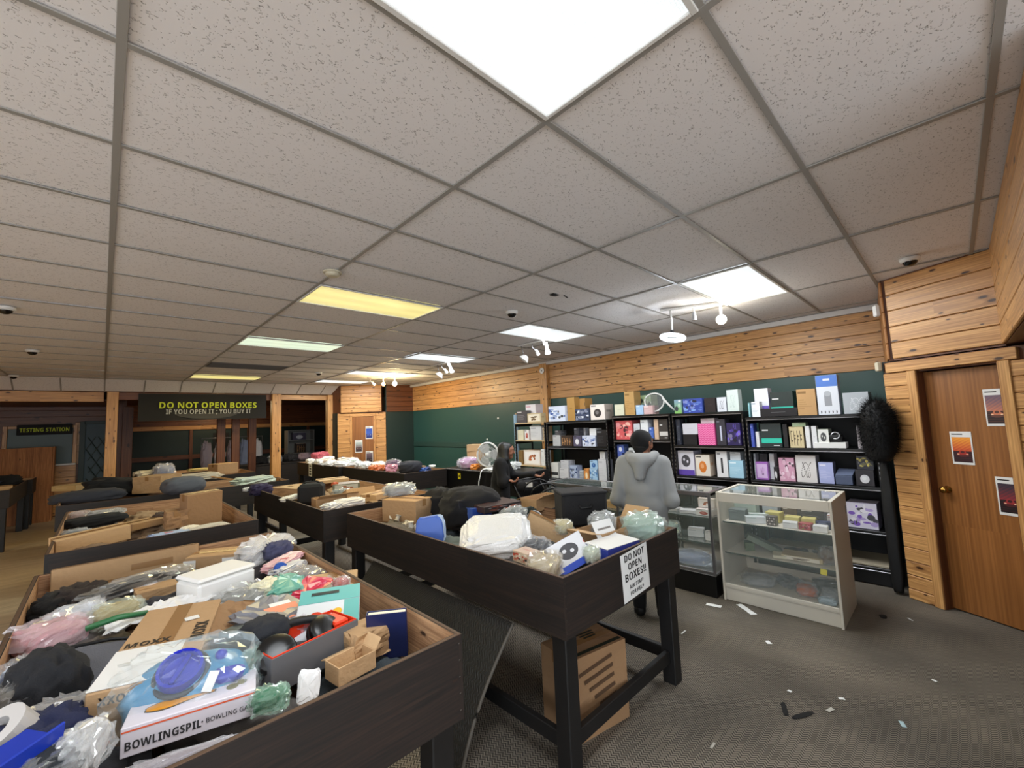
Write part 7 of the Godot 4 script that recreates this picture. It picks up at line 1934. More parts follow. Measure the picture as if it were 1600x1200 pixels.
func counter_goods():
	# the white fan on the counter
	var f := thing("desk_fan", "white round fan in a wire cage standing on the black counter", "fan", Vector3(4.58, 0.971, -5.34), -1.15)
	inst("base", turned([Vector2(0, 0), Vector2(0.11, 0), Vector2(0.115, 0.012), Vector2(0.05, 0.035), Vector2(0.02, 0.045), Vector2(0.02, 0.12), Vector2(0, 0.12)], 26, true), M.white, f)
	inst("motor", turned([Vector2(0, -0.06), Vector2(0.04, -0.055), Vector2(0.055, 0.0), Vector2(0.05, 0.05), Vector2(0, 0.055)], 20, true), M.white, f, Vector3(0, 0.24, -0.05), Vector3(PI / 2, 0, 0))
	var c := new_st(true)
	for q in [0.0, 0.05]:
		for r in [0.19, 0.125, 0.06]:
			var p := []
			for i in 36: p.append(Vector3(cos(TAU * i / 36) * r, sin(TAU * i / 36) * r, q - (0.19 - r) * 0.12 * (1 if q == 0 else -1)))
			tube(c, p, 0.0045 if r > 0.18 else 0.002, 6, true)
	for i in 44:
		var a := TAU * i / 44
		tube(c, [Vector3(cos(a) * 0.05, sin(a) * 0.05, 0.066), Vector3(cos(a) * 0.12, sin(a) * 0.12, 0.06), Vector3(cos(a) * 0.19, sin(a) * 0.19, 0.03)], 0.0016, 4)
	inst("cage", done(c), M.white, f, Vector3(0, 0.24, 0.02))
	inst("rim_band", bar(ring_xy(0.193, 40), 0.012, 8, true, true), M.white, f, Vector3(0, 0.24, 0.04))
	for k in 3:
		var b := new_st()
		var n := 8
		for i in n:
			var r0 := 0.04 + 0.135 * i / n
			var r1 := 0.04 + 0.135 * (i + 1) / n
			var w0 := 0.035 + 0.05 * sin(PI * i / n * 0.8)
			var w1 := 0.035 + 0.05 * sin(PI * (i + 1) / n * 0.8)
			var p := [Vector3(r0, w0, 0.012), Vector3(r1, w1, 0.012), Vector3(r1, -w1, -0.012), Vector3(r0, -w0, -0.012)]
			quad(b, p[0], p[1], p[2], p[3])
			quad(b, p[3], p[2], p[1], p[0])
		inst("blade", done(b), mat("fan_grey", Color(0.66, 0.67, 0.68), 0.35), f, Vector3(0, 0.24, 0.035), Vector3(0, 0, TAU * k / 3))
	inst("hub", turned([Vector2(0, 0.02), Vector2(0.03, 0.015), Vector2(0.04, 0), Vector2(0, 0)], 20, true), M.white, f, Vector3(0, 0.24, 0.075), Vector3(PI / 2, 0, 0))
	# goods beside it
	carton("tan carton standing on the counter behind the white fan", Vector3(4.82, 0.972, -5.95), Vector3(0, -1.4, 0), Vector3(0.3, 0.26, 0.2), "card_light")
	carton("small tan carton on top of the carton behind the fan", Vector3(4.82, 1.235, -5.95), Vector3(0, -1.2, 0), Vector3(0.3, 0.12, 0.2), "card_light")
	bag("pink and violet plastic bag on the counter left of the fan", Vector3(4.55, 0.972, -5.85), Vector3(0, 0.3, 0), Vector3(0.34, 0.2, 0.3), 501, "c8a0c4", 0.3)
	bag("grey and lilac film bag at the left end of the counter", Vector3(4.62, 0.972, -6.13), Vector3(0, 0.9, 0), Vector3(0.26, 0.14, 0.2), 502, "b0a4b8", 0.35)
	packet("orange wedge shaped packet at the foot of the fan", Vector3(4.46, 0.972, -5.57), Vector3(0, 0.5, 0), Vector3(0.2, 0.09, 0.14), 503, "d08030", "")
	packet("white sheets lying on the counter before the fan", Vector3(4.50, 0.972, -5.08), Vector3(0, 0.9, 0), Vector3(0.34, 0.05, 0.26), 504, "dcdcdc", "", 0.6)
	packet("crumpled white sheets right of the fan", Vector3(4.78, 0.972, -5.0), Vector3(0, 0.2, 0), Vector3(0.24, 0.12, 0.24), 505, "d0d4d4", "", 0.6)
	var cd := []
	for i in 12: cd.append(Vector3(4.29 - 0.02 * sin(i * 0.8), 0.96 - 0.07 * i, -5.24 + 0.025 * cos(i * 0.9)))
	var inv := f.transform.affine_inverse()
	inst("cord", bar(([Vector3(4.55, 0.985, -5.32), Vector3(4.36, 0.985, -5.26)] + cd).map(func(p): return inv * p), 0.009, 6), M.white, f)
	# clear tube leaning at the end of the narrow rack
	var t := thing("film_roll", "tall pale blue roll of film standing beside the narrow pale rack", "roll", Vector3(5.62, 0, -5.73))
	inst("roll", turned([Vector2(0, 0), Vector2(0.05, 0), Vector2(0.05, 1.86), Vector2(0, 1.86)], 18), mat("film_blue", Color(0.55, 0.66, 0.74), 0.2), t)
	inst("core", turned([Vector2(0, 1.86), Vector2(0.02, 1.86), Vector2(0.02, 1.885), Vector2(0, 1.885)], 14), M.card, t)

func ring_xy(r: float, n: int) -> Array:
	var p := []
	for i in n: p.append(Vector3(cos(TAU * i / n) * r, sin(TAU * i / n) * r, 0))
	return p

# small boxes laid on a case shelf: rows of [x, z, yaw, w, h, d, bg, accent, kind, words]
func lay(y: float, rows: Array, where: String, group: String):
	for q in rows:
		rb(q[9] + where, Vector3(q[0], y, q[1]), Vector3(0, q[2], 0), Vector3(q[3], q[4], q[5]), q[6], q[7], q[8], group, "small_box")

func case_goods():
	var w := " on the top shelf of the white case"
	lay(0.706, [
		[4.42, -1.52, -1.5, 0.14, 0.10, 0.12, "6c7472", "9aa29c", "text", "grey lidded box"],
		[4.66, -1.52, -1.6, 0.2, 0.17, 0.1, "b8c8bc", "d4e0d8", "plain", "pale green upright box"],
		[4.36, -1.36, -1.1, 0.16, 0.06, 0.07, "d8dadc", "8cb0a8", "text", "white slim box by the grey one"],
		[4.46, -1.36, -1.1, 0.16, 0.07, 0.05, "cfd6d4", "70a090", "text", "second white slim box"],
		[4.36, -1.22, -1.6, 0.075, 0.08, 0.075, "4c4440", "c8b8b0", "grid", "dark checked tin box"],
		[4.52, -1.24, -1.7, 0.12, 0.09, 0.1, "d4c878", "b0a050", "plain", "yellow parcel behind the checked tin"],
		[4.36, -1.08, -1.4, 0.11, 0.05, 0.08, "d8d8d6", "a0a0a0", "text", "small white tablet box"],
		[4.50, -1.09, -1.6, 0.11, 0.07, 0.09, "d8cc80", "b4a454", "plain", "yellow box in the middle"],
		[4.36, -0.965, -1.7, 0.09, 0.055, 0.07, "a83848", "6c8c3c", "splash", "red and green little box"],
		[4.48, -0.965, -1.5, 0.1, 0.075, 0.09, "d6ca7c", "b4a454", "plain", "second yellow box"],
		[4.35, -0.86, -1.5, 0.1, 0.05, 0.08, "d4d4d4", "b0b0b0", "text", "white box at the near end"],
		[4.47, -0.85, -1.2, 0.13, 0.06, 0.07, "20284c", "8c94b8", "text", "navy blue slim box"],
		[4.66, -1.30, -1.6, 0.13, 0.16, 0.09, "b4bcc4", "8c949c", "text", "bluish grey upright box at the back"],
		[4.66, -1.14, -1.6, 0.12, 0.15, 0.09, "6c5c4c", "c0b4a4", "band", "brown banded upright box at the back"],
		[4.64, -0.96, -1.6, 0.18, 0.14, 0.12, "7c98a8", "c0d0d8", "text", "blue grey wide box at the back"],
		[4.60, -0.815, -1.5, 0.07, 0.1, 0.08, "d87848", "f0c0a0", "dev", "small orange box"]], w, "small boxes in the white case")
	var w2 := " on the middle shelf of the white case"
	var gb := thing("green_box", "grey green flat box tilted against another" + w2, "box", Vector3(4.5, 0.427, -1.38), -1.2)
	inst("body", box_at(Vector3(0, 0.07, 0), Vector3(0.3, 0.05, 0.12), 0.003), col(Color("6c7464"), 0.5), gb).rotation = Vector3(0, 0, -0.45)
	inst("prop_block", box_at(Vector3(-0.09, 0.035, 0), Vector3(0.08, 0.07, 0.1), 0.003), col(Color("4c5c3c"), 0.5), gb)
	rb("dark tablet box with pale blue edge" + w2, Vector3(4.45, 0.427, -1.03), Vector3(0, -1.5, 0), Vector3(0.3, 0.04, 0.18), "2c3038", "50586c", "plain")
	rb("flat blue box under the glass" + w2, Vector3(4.40, 0.427, -1.2), Vector3(0, -1.3, 0), Vector3(0.1, 0.025, 0.14), "54788c", "90b4c4", "plain")
	bag("clear bag of brown straps" + w2, Vector3(4.46, 0.427, -0.85), Vector3(0, 0.4, 0), Vector3(0.18, 0.14, 0.16), 511, "6a5244", 0.3)
	packet("thin dark packet at the back" + w2, Vector3(4.62, 0.427, -1.12), Vector3(0, 0.2, 0), Vector3(0.1, 0.04, 0.2), 512, "3c3c40", "")
	packet("dull grey packet at the back" + w2, Vector3(4.64, 0.427, -0.92), Vector3(0, 0.2, 0), Vector3(0.1, 0.05, 0.16), 513, "5a5c5c", "")
	var w3 := " on the bottom of the white case"
	bag("clear bag of white cables" + w3, Vector3(4.42, 0.14, -1.4), Vector3(0, 0.4, 0), Vector3(0.24, 0.08, 0.3), 521, "8c8c8c", 0.3)
	bag("clear bag of black cables" + w3, Vector3(4.55, 0.14, -1.18), Vector3(0, 0.9, 0), Vector3(0.26, 0.09, 0.2), 522, "3c3c3e", 0.3)
	bag("clear bag with an orange insert" + w3, Vector3(4.42, 0.14, -1.02), Vector3(0, 0.2, 0), Vector3(0.2, 0.09, 0.18), 523, "b85c34", 0.3)
	bag("clear bag of grey parts at the near end" + w3, Vector3(4.40, 0.14, -0.85), Vector3(0, 0.2, 0), Vector3(0.18, 0.1, 0.15), 524, "74787c", 0.35)
	bag("clear bag of dull parts at the back" + w3, Vector3(4.66, 0.14, -0.92), Vector3(0, 0.5, 0), Vector3(0.2, 0.09, 0.24), 525, "5c5c58", 0.3)
	packet("pale blue packet at the near front" + w3, Vector3(4.31, 0.14, -0.86), Vector3(0, 0.1, 0.1), Vector3(0.06, 0.05, 0.14), 526, "98a8b0", "")
	tag(inst("sticky_note", box(Vector3(0.001, 0.045, 0.045), 0.0002), mat("note_yellow", Color(0.8, 0.76, 0.35), 0.7), self, Vector3(4.2215, 0.415, -0.845), Vector3(0.1, 0, 0)), "small yellow sticky note on the glass of the white case", "sticky note")
	# silver lock on the side
	tag(inst("case_lock", box(Vector3(0.035, 0.07, 0.004), 0.002), M.silver, self, Vector3(4.775, 0.83, -0.7425)), "small metal lock plate on the side of the white case", "lock")
	# the black and silver cases
	var v := " in the black case beside the white one"
	lay(0.726, [
		[4.36, -1.80, -1.6, 0.16, 0.06, 0.12, "d0d4d8", "8898a4", "text", "white flat box on the upper shelf"],
		[4.36, -1.98, -1.3, 0.16, 0.03, 0.1, "20242a", "c0c4c8", "band", "black flat case on the upper shelf"],
		[4.38, -2.14, -1.8, 0.14, 0.03, 0.1, "c8d0d4", "6c7c50", "text", "pale green flat box on the upper shelf"],
		[4.40, -2.30, -1.5, 0.13, 0.05, 0.1, "d4d8d4", "50a040", "text", "white green edged box on the upper shelf"],
		[4.42, -2.48, -1.5, 0.13, 0.07, 0.1, "c4c8cc", "888c90", "text", "greyish box on the upper shelf"]], v, "goods in the black case")
	rb("white box with a magenta flower standing" + v, Vector3(4.40, 0.79, -1.80), Vector3(0, -1.5, 0), Vector3(0.16, 0.09, 0.05), "d4d0d4", "a83888", "dev")
	lay(0.486, [
		[4.34, -1.78, -1.6, 0.06, 0.09, 0.05, "a0a8b0", "c8d0d8", "text", "small grey upright box on the lower shelf"],
		[4.42, -1.94, -1.3, 0.15, 0.08, 0.1, "1c2050", "3c4480", "plain", "navy tilted box on the lower shelf"]], v, "goods in the black case")
	bag("pale green film bag on the lower shelf" + v, Vector3(4.34, 0.486, -2.2), Vector3(0, 0.3, 0), Vector3(0.24, 0.14, 0.26), 531, "9cb4a8", 0.35, "e0f0ea")
	bag("clear white film bag on the lower shelf" + v, Vector3(4.36, 0.486, -2.46), Vector3(0, 0.3, 0), Vector3(0.22, 0.12, 0.2), 532, "c0c8cc", 0.35)
	bag("bluish film roll bag on the deck" + v, Vector3(4.36, 0.225, -1.98), Vector3(0, 0.2, 0), Vector3(0.26, 0.13, 0.46), 533, "8c98b4", 0.35, "e4ecf4")
	rb("low grey carton on the deck" + v, Vector3(4.42, 0.225, -2.42), Vector3(0, -1.55, 0), Vector3(0.3, 0.12, 0.2), "a8acac", "888c8c", "plain")
	var u := " in the low glass case by the hooded person"
	lay(0.686, [
		[4.32, -2.85, -1.6, 0.16, 0.08, 0.12, "3c3470", "8c84c0", "splash", "violet box"],
		[4.32, -3.05, -1.4, 0.16, 0.05, 0.12, "d4d4d8", "a0a0a8", "text", "white flat box"],
		[4.32, -3.26, -1.6, 0.16, 0.1, 0.12, "202024", "c8c8cc", "dev", "black device box"],
		[4.32, -3.48, -1.5, 0.16, 0.07, 0.12, "c0c8d0", "7c8ca0", "text", "bluish white box"]], u, "goods in the low glass case")
	lay(0.456, [
		[4.32, -2.9, -1.5, 0.2, 0.07, 0.14, "a8a8ac", "7c7c80", "text", "grey flat box on the lower shelf"],
		[4.32, -3.3, -1.5, 0.26, 0.06, 0.14, "d0c8bc", "a09484", "text", "cream flat box on the lower shelf"]], u, "goods in the low glass case")

func alcove_goods():
	# white shelf unit, clothes rail and heaps far back in the dark alcove
	var s := thing("white_shelf_unit", "white shelf unit standing in the dark alcove left of the far door", "shelf unit", Vector3(4.75, 0, -15.2))
	for sx in [-1, 1]: inst("side_panel", box(Vector3(0.03, 1.75, 0.35), 0.004), mat("dull_white", Color(0.55, 0.55, 0.53), 0.6), s, Vector3(sx * 0.4, 0.875, 0))
	for y in [0.1, 0.55, 1.0, 1.42, 1.74]: inst("shelf", box(Vector3(0.77, 0.025, 0.34), 0.003), M.dull_white, s, Vector3(0, y, 0))
	inst("back_panel", box(Vector3(0.78, 1.7, 0.01), 0.001), M.dull_white, s, Vector3(0, 0.87, -0.17))
	rb("dark red folder box on the white shelf unit in the alcove", Vector3(4.75, 1.014, -15.15), Vector3.ZERO, Vector3(0.3, 0.3, 0.2), "5c3038", "906068", "text")
	rb("grey box on the upper shelf of the unit in the alcove", Vector3(4.7, 1.434, -15.15), Vector3.ZERO, Vector3(0.4, 0.24, 0.2), "747478", "9c9ca0", "splash")
	var rack_o := thing("clothes_rail", "clothes rail with pale patterned sheets behind the slat posts", "clothes rail", Vector3(2.75, 0, -14.6))
	inst("frame", bar([Vector3(-0.75, 0, 0), Vector3(-0.75, 1.62, 0), Vector3(0.75, 1.62, 0), Vector3(0.75, 0, 0)], 0.018, 8), M.silver, rack_o)
	for sx in [-1, 1]: inst("foot", box(Vector3(0.05, 0.04, 0.5), 0.005), M.silver, rack_o, Vector3(sx * 0.75, 0.02, 0))
	for k in 5:
		var pale: String = ["c8b8bc", "d8d4d4", "b4a8b0", "8c98b4", "d4d4d8"][k]
		heap("%s sheet hanging on the clothes rail in the alcove" % ["pinkish", "white", "mauve", "bluish", "pale grey"][k], Vector3(2.12 + 0.31 * k, 0.755, -14.6), Vector3.ZERO, Vector3(0.28, 0.82, 0.2), 540 + k, pale, "sheet", "hung_sheet", 0.4)
	var em := thing("dark_emblem", "black emblem poster with a pale figure on the far green panel", "poster", Vector3(2.85, 1.52, -16.955))
	inst("board", box(Vector3(0.44, 0.5, 0.01), 0.002), M.black, em)
	inst("figure", bar([Vector3(-0.1, 0.1, 0.01), Vector3(0.03, 0.0, 0.01), Vector3(0.1, -0.02, 0.01), Vector3(0.0, -0.08, 0.01), Vector3(-0.02, -0.18, 0.01)], 0.02, 6), mat("pale_grey", Color(0.4, 0.42, 0.42), 0.6), em)
	inst("head", sphere(0.035), M.pale_grey, em, Vector3(0.02, 0.06, 0.01))
	for k in 4:
		heap("%s heap on the alcove counter" % ["black", "white and grey", "charcoal", "grey rose"][k], Vector3(3.2 + 0.4 * k, 0.86, -13.6), Vector3(0, k, 0), Vector3(0.44, 0.22, 0.4), 550 + k, ["141416", "b8b8b8", "2c2c30", "a89094"][k], "heap", "cloth_heap")
	var ac := thing("alcove_counter", "long dark counter inside the alcove carrying black and white heaps", "counter", Vector3(3.4, 0, -13.6))
	inst("top", box(Vector3(2.3, 0.04, 0.6), 0.004), M.stain, ac, Vector3(0, 0.835, 0))
	for sx in [-1, 1]: inst("end_panel", box(Vector3(0.03, 0.81, 0.56), 0.003), M.stain, ac, Vector3(sx * 1.1, 0.405, 0))
	inst("front_panel", box(Vector3(2.16, 0.6, 0.02), 0.003), M.stain, ac, Vector3(0, 0.5, 0.26))
	var lt := thing("unseen_alcove_lamp", "unseen ceiling lamp deep in the alcove, lighting the band behind the banner", "light", Vector3(2.6, 2.66, -15.9))  # out of view, placed to light the band under the banner
	inst("housing", box(Vector3(1.2, 0.03, 0.2), 0.004), M.white, lt, Vector3(0, 0.01, 0))
	inst("tube", box(Vector3(1.1, 0.03, 0.05), 0.01), glow("tube_glow", Color(1.0, 0.9, 0.7), 2.0), lt, Vector3(0, -0.02, 0))
	lamp(lt, Vector3(0, -0.06, 0), Color(1.0, 0.88, 0.68), 0.8, 0.1)

# ------------------------------------------------------------------ odds and ends
func odds():
	# posters on the two doors: plain made-up sunset pictures
	var d := (BAY_B - BAY_A).normalized()
	var n := Vector2(-d.y, d.x)
	var an := -atan2(d.y, d.x)
	for q in [[0.715, 1.68, "orange dusk sky poster at the upper right of the near door", "6c5868", "d8805c", "2a1c20"], [0.47, 1.355, "poster of a red car under a yellow sky on the near door", "e89838", "b8342c", "281820"], [0.717, 1.00, "dark poster of a red car low on the near door", "38303c", "a83438", "181418"]]:
		var p: Vector2 = BAY_A + d * q[0] - n * 0.064
		poster(q[2], Vector3(p.x, q[1], p.y), an, Vector2(0.142, 0.27) if q[0] < 0.6 else Vector2(0.136, 0.29), q[3], q[4], q[5])
	d = (FAR_B - FAR_A).normalized()
	n = Vector2(-d.y, d.x)
	an = -atan2(d.y, d.x)
	for q in [[0.83, 1.60, "blue poster on the far door", "2c4aa0", "3c60b8", "1c2c70"], [0.555, 1.24, "pale grey poster with a dark car on the far door", "b4c4c0", "5c4448", "3a2c30"], [0.83, 0.93, "dark violet poster low on the far door", "6c5c68", "3c3038", "2a2228"]]:
		var p: Vector2 = FAR_A + d * q[0] + n * 0.0295
		poster(q[2], Vector3(p.x, q[1], p.y), an, Vector2(0.19, 0.34), q[3], q[4], q[5])
	fur()
	mesh_bat()
	stroller()
	# litter on the carpet
	var bits := [[3.38, -1.65, 0.07, 0.012, "white paper sliver by the leg of the notice bin", "dcdcd8"], [3.64, -1.12, 0.045, 0.03, "white paper scrap before the middle of the white case", "e8e8e6"], [3.10, -0.86, 0.022, 0.018, "tiny white scrap in the middle of the carpet", "e4e4e0"], [3.22, -0.62, 0.03, 0.02, "white chip nearest the two dark scuffs", "e8e8e4"], [3.06, -0.65, 0.05, 0.02, "greyish curled chip beside the dark scuffs", "b8b4a8"], [3.18, -0.35, 0.05, 0.02, "pale bluish sliver at the lower right of the carpet", "a8c0c4"], [3.80, -0.24, 0.025, 0.015, "small white chip before the near door", "dcdcd8"], [4.02, -1.66, 0.12, 0.05, "white card sticking out under the corner of the white case", "e4e4e0"], [4.12, -1.42, 0.05, 0.2, "long torn white paper strip along the foot of the white case", "e4e4e0"], [2.34, -1.03, 0.05, 0.012, "thin pale sliver at the bottom edge of the carpet", "a8a498"], [4.75, -0.40, 0.05, 0.012, "thin pale sliver on the carpet by the near door", "c8c8c4"]]
	var k := 0
	for b in bits:
		var w: float = b[2]
		tag(inst("paper_scrap", sheet(Vector3(b[2], 0.006, b[3]), 600 + k, 5, 9.0, false, 0.001), col(Color(b[5]), 0.8), self, Vector3(b[0], 0.002, b[1]), Vector3(0, k * 0.7, 0)), b[4], "scrap")
		k += 1
	for q in [[2.90, -0.84, 0.13, 0.03, 0.4, "first of two dark scuffs on the carpet, the left one"], [2.91, -0.75, 0.16, 0.035, -0.5, "longer dark scuff on the carpet, right of its twin"], [4.68, -0.56, 0.09, 0.05, 0.2, "dark burnt spot on the carpet right of the white case"]]:
		tag(inst("carpet_scuff", lump(Vector3(q[2], 0.004, q[3]), 620 + k, 0.5, 3.0, true, 16, 6), mat("scuff", Color(0.05, 0.045, 0.04), 0.9), self, Vector3(q[0], 0.0005, q[1]), Vector3(0, q[4], 0)), q[5], "scuff")
		k += 1
	# white marks of torn paper on the green wall
	for q in [[1.44, -6.55], [1.43, -6.42], [1.60, -6.1], [1.82, -7.1], [1.35, -7.5]]:
		tag(inst("torn_tape", sheet(Vector3(0.035, 0.004, 0.05), 640 + k, 4, 9.0, false, 0.001), M.white, self, Vector3(6.392, q[0], q[1]), Vector3(0, 0, PI / 2)), "torn bit of white tape stuck on the green wall above the counter", "tape", "torn tape bits on the green wall")
		k += 1

func poster(label: String, at: Vector3, turn: float, s: Vector2, sky: String, car: String, dark: String):
	var o := thing("poster", label, "poster", at, turn)
	inst("sheet", box(Vector3(s.x, s.y, 0.0012), 0.0003), M.white, o)
	var w := s.x * 0.86
	var h := s.y * 0.76
	var im := Image.create(64, 96, false, Image.FORMAT_RGB8)
	var a := Color(sky)
	var b := Color(car)
	var c := Color(dark)
	for y in 96:
		for x in 64:
			var t := y / 95.0
			var v := a.lerp(b, clampf(t * 1.5 - 0.1 + 0.14 * sin(x * 0.35 + y * 0.6), 0, 1))
			if t > 0.56: v = c.lerp(b, 0.25 * maxf(0.0, sin(y * 0.8)))
			var e := Vector2((x - 32) / 21.0, (y - 66) / 10.0).length()
			var r := Vector2((x - 32) / 12.0, (y - 57) / 7.0).length()
			if e < 1.0 or r < 1.0: v = b.lerp(c, 0.65 if y > 66 else (0.75 if r < 0.6 else 0.1))
			if y > 63 and y < 67 and absi(absi(x - 32) - 15) < 4: v = Color(0.95, 0.85, 0.7)
			im.set_pixel(x, y, v)
	var q := new_st()
	quad(q, Vector3(-w / 2, h / 2, 0), Vector3(w / 2, h / 2, 0), Vector3(w / 2, -h / 2, 0), Vector3(-w / 2, -h / 2, 0), Vector2(0, 0), Vector2(1, 0), Vector2(1, 1), Vector2(0, 1))
	inst("picture", done(q), textured("poster" + label, im, 0.4), o, Vector3(0, -s.y * 0.05, 0.0011))
	stick(o, "heading_bar", Vector2(w * 0.6, s.y * 0.03), M.black, Vector3(-w * 0.18, s.y * 0.42, 0.0008))

func fur():
	var o := thing("fur_coat", "shaggy black fur hanging at the corner of the rack by the door", "fur", Vector3(5.20, 0, -0.50))
	inst("coat", lump(Vector3(0.09, 1.25, 0.10), 71, 0.12, 1.4, true, 24, 20, 0.6), M.black, o, Vector3(0.13, 0.02, -0.0))  # black lump standing in for the dark gap beside the rack end
	inst("fur_head", lump(Vector3(0.19, 0.56, 0.25), 72, 0.08, 1.4, true, 24, 16, 1.0), M.black, o, Vector3(-0.05, 1.23, 0.0))
	var r := RandomNumberGenerator.new()
	r.seed = 5
	var st := new_st()
	for k in 7000:
		var t := r.randf()
		var ph := acos(1 - 2 * r.randf())
		var th := r.randf() * TAU
		var dn := Vector3(sin(ph) * cos(th), cos(ph), sin(ph) * sin(th))
		var p := Vector3(-0.05, 1.51, 0.0) + dn * Vector3(0.092, 0.27, 0.12)
		var tip := p + (dn + Vector3(r.randf_range(-0.6, 0.6), r.randf_range(-1.2, 0.3), r.randf_range(-0.6, 0.6))).normalized() * r.randf_range(0.03, 0.095)
		var side := dn.cross(Vector3(r.randf(), r.randf(), r.randf())).normalized() * 0.0019
		tri(st, p - side, p + side, tip)
		tri(st, p + side, p - side, tip)
	var f := inst("fur_strands", done(st), mat("fur_black", Color(0.03, 0.03, 0.033), 0.7), o)
	f.set_meta("kind", "stuff")

func mesh_bat():
	var o := thing("mesh_bat", "white racket with a grey net lying on top of the rack behind the capped person", "racket", Vector3(5.56, 1.77, -2.84))
	o.rotation = Vector3(0, -1.45, 0.0)
	var p := []
	for i in 30:
		var a := TAU * i / 30
		p.append(Vector3(cos(a) * 0.135 * (1.0 + 0.12 * sin(a)), 0.145 + sin(a) * 0.125, 0.0))
	inst("frame", bar(p, 0.011, 8, true, true), M.white, o, Vector3(-0.05, 0, 0))
	inst("handle", bar([Vector3(0.07, 0.2, 0), Vector3(0.14, 0.11, 0.005), Vector3(0.22, 0.02, 0.01)], 0.014, 8), M.white, o)
	var st := new_st()
	for i in range(-8, 9):
		var x := i * 0.0155
		var yy := 0.12 * sqrt(maxf(0.02, 1 - pow(x / 0.14, 2)))
		tube(st, [Vector3(x - 0.05, 0.145 - yy, 0), Vector3(x - 0.05, 0.145 + yy, 0)], 0.0024, 4)
		var xx := 0.132 * sqrt(maxf(0.02, 1 - pow(i * 0.0145 / 0.125, 2)))
		tube(st, [Vector3(-0.05 - xx, 0.145 + i * 0.0145, 0), Vector3(-0.05 + xx, 0.145 + i * 0.0145, 0)], 0.0024, 4)
	inst("net", done(st), mat("net_grey", Color(0.5, 0.5, 0.5), 0.5), o)

func stroller():
	var a := HAND_NEAR
	var b := HAND_FAR
	var o := thing("stroller", "black folding stroller pushed by the dark-haired person", "stroller", Vector3(3.80, 0, -3.62))
	var m: Material = M.black_metal
	var off := Vector3(3.80, 0, -3.62)
	var na := a - off
	var nb := b - off
	inst("handle", bar([na + (na - nb) * 0.12, na, nb, nb + (nb - na) * 0.12], 0.016, 10), m, o)
	for q in [na, nb]:
		var fwd := Vector3(0.0, 0, 0.42)
		inst("side_rail", bar([q, q + fwd * 0.35 + Vector3(0, -0.2, 0), q + fwd * 0.8 + Vector3(0, -0.6, 0), Vector3(q.x + fwd.x, 0.1, q.z + fwd.z)], 0.014, 8), m, o)
		inst("rear_rail", bar([q + fwd * 0.5 + Vector3(0, -0.32, 0), Vector3(q.x - 0.02, 0.1, q.z + 0.06)], 0.012, 8), m, o)
		for w in [Vector3(q.x + fwd.x, 0.08, q.z + fwd.z), Vector3(q.x - 0.02, 0.08, q.z + 0.06)]:
			var ring := []
			for i in 20: ring.append(w + Vector3(0.12, 0, 0.42).normalized() * cos(TAU * i / 20) * 0.06 + Vector3(0, sin(TAU * i / 20) * 0.06, 0))
			inst("wheel", bar(ring, 0.016, 8, true, true), M.black, o)
	var mid := (na + nb) / 2
	var side := (nb - na) / 2
	for k in 3:
		var hoop := []
		for i in 11:
			var t := PI * i / 10
			hoop.append(mid + Vector3(0.12, 0, 0.42) * (0.35 + 0.25 * k) + side * cos(t) * 0.95 + Vector3(0, -0.12 - 0.03 * k + sin(t) * (0.12 - 0.02 * k), 0))
		inst("canopy_hoop", bar(hoop, 0.012, 8), m, o)
	inst("seat", lump(Vector3(0.34, 0.3, 0.42), 91, 0.15, 1.5), cloth(Color("131316")), o, mid + Vector3(0.07, -0.62, 0.22))
	var pouch := mid + Vector3(0.02, -0.14, 0.03)
	inst("pouch", lump(Vector3(0.3, 0.14, 0.12), 92, 0.12, 1.5), cloth(Color("18181c")), o, pouch, Vector3(0, -0.4, 0))
	stick(o, "care_label", Vector2(0.13, 0.06), M.white, pouch + Vector3(-0.055, 0.08, 0.045), Vector3(0, -0.9, 0))

# ------------------------------------------------------------------ people
const HAND_NEAR := Vector3(3.80, 0.96, -4.00)
const HAND_FAR := Vector3(4.05, 1.01, -3.78)

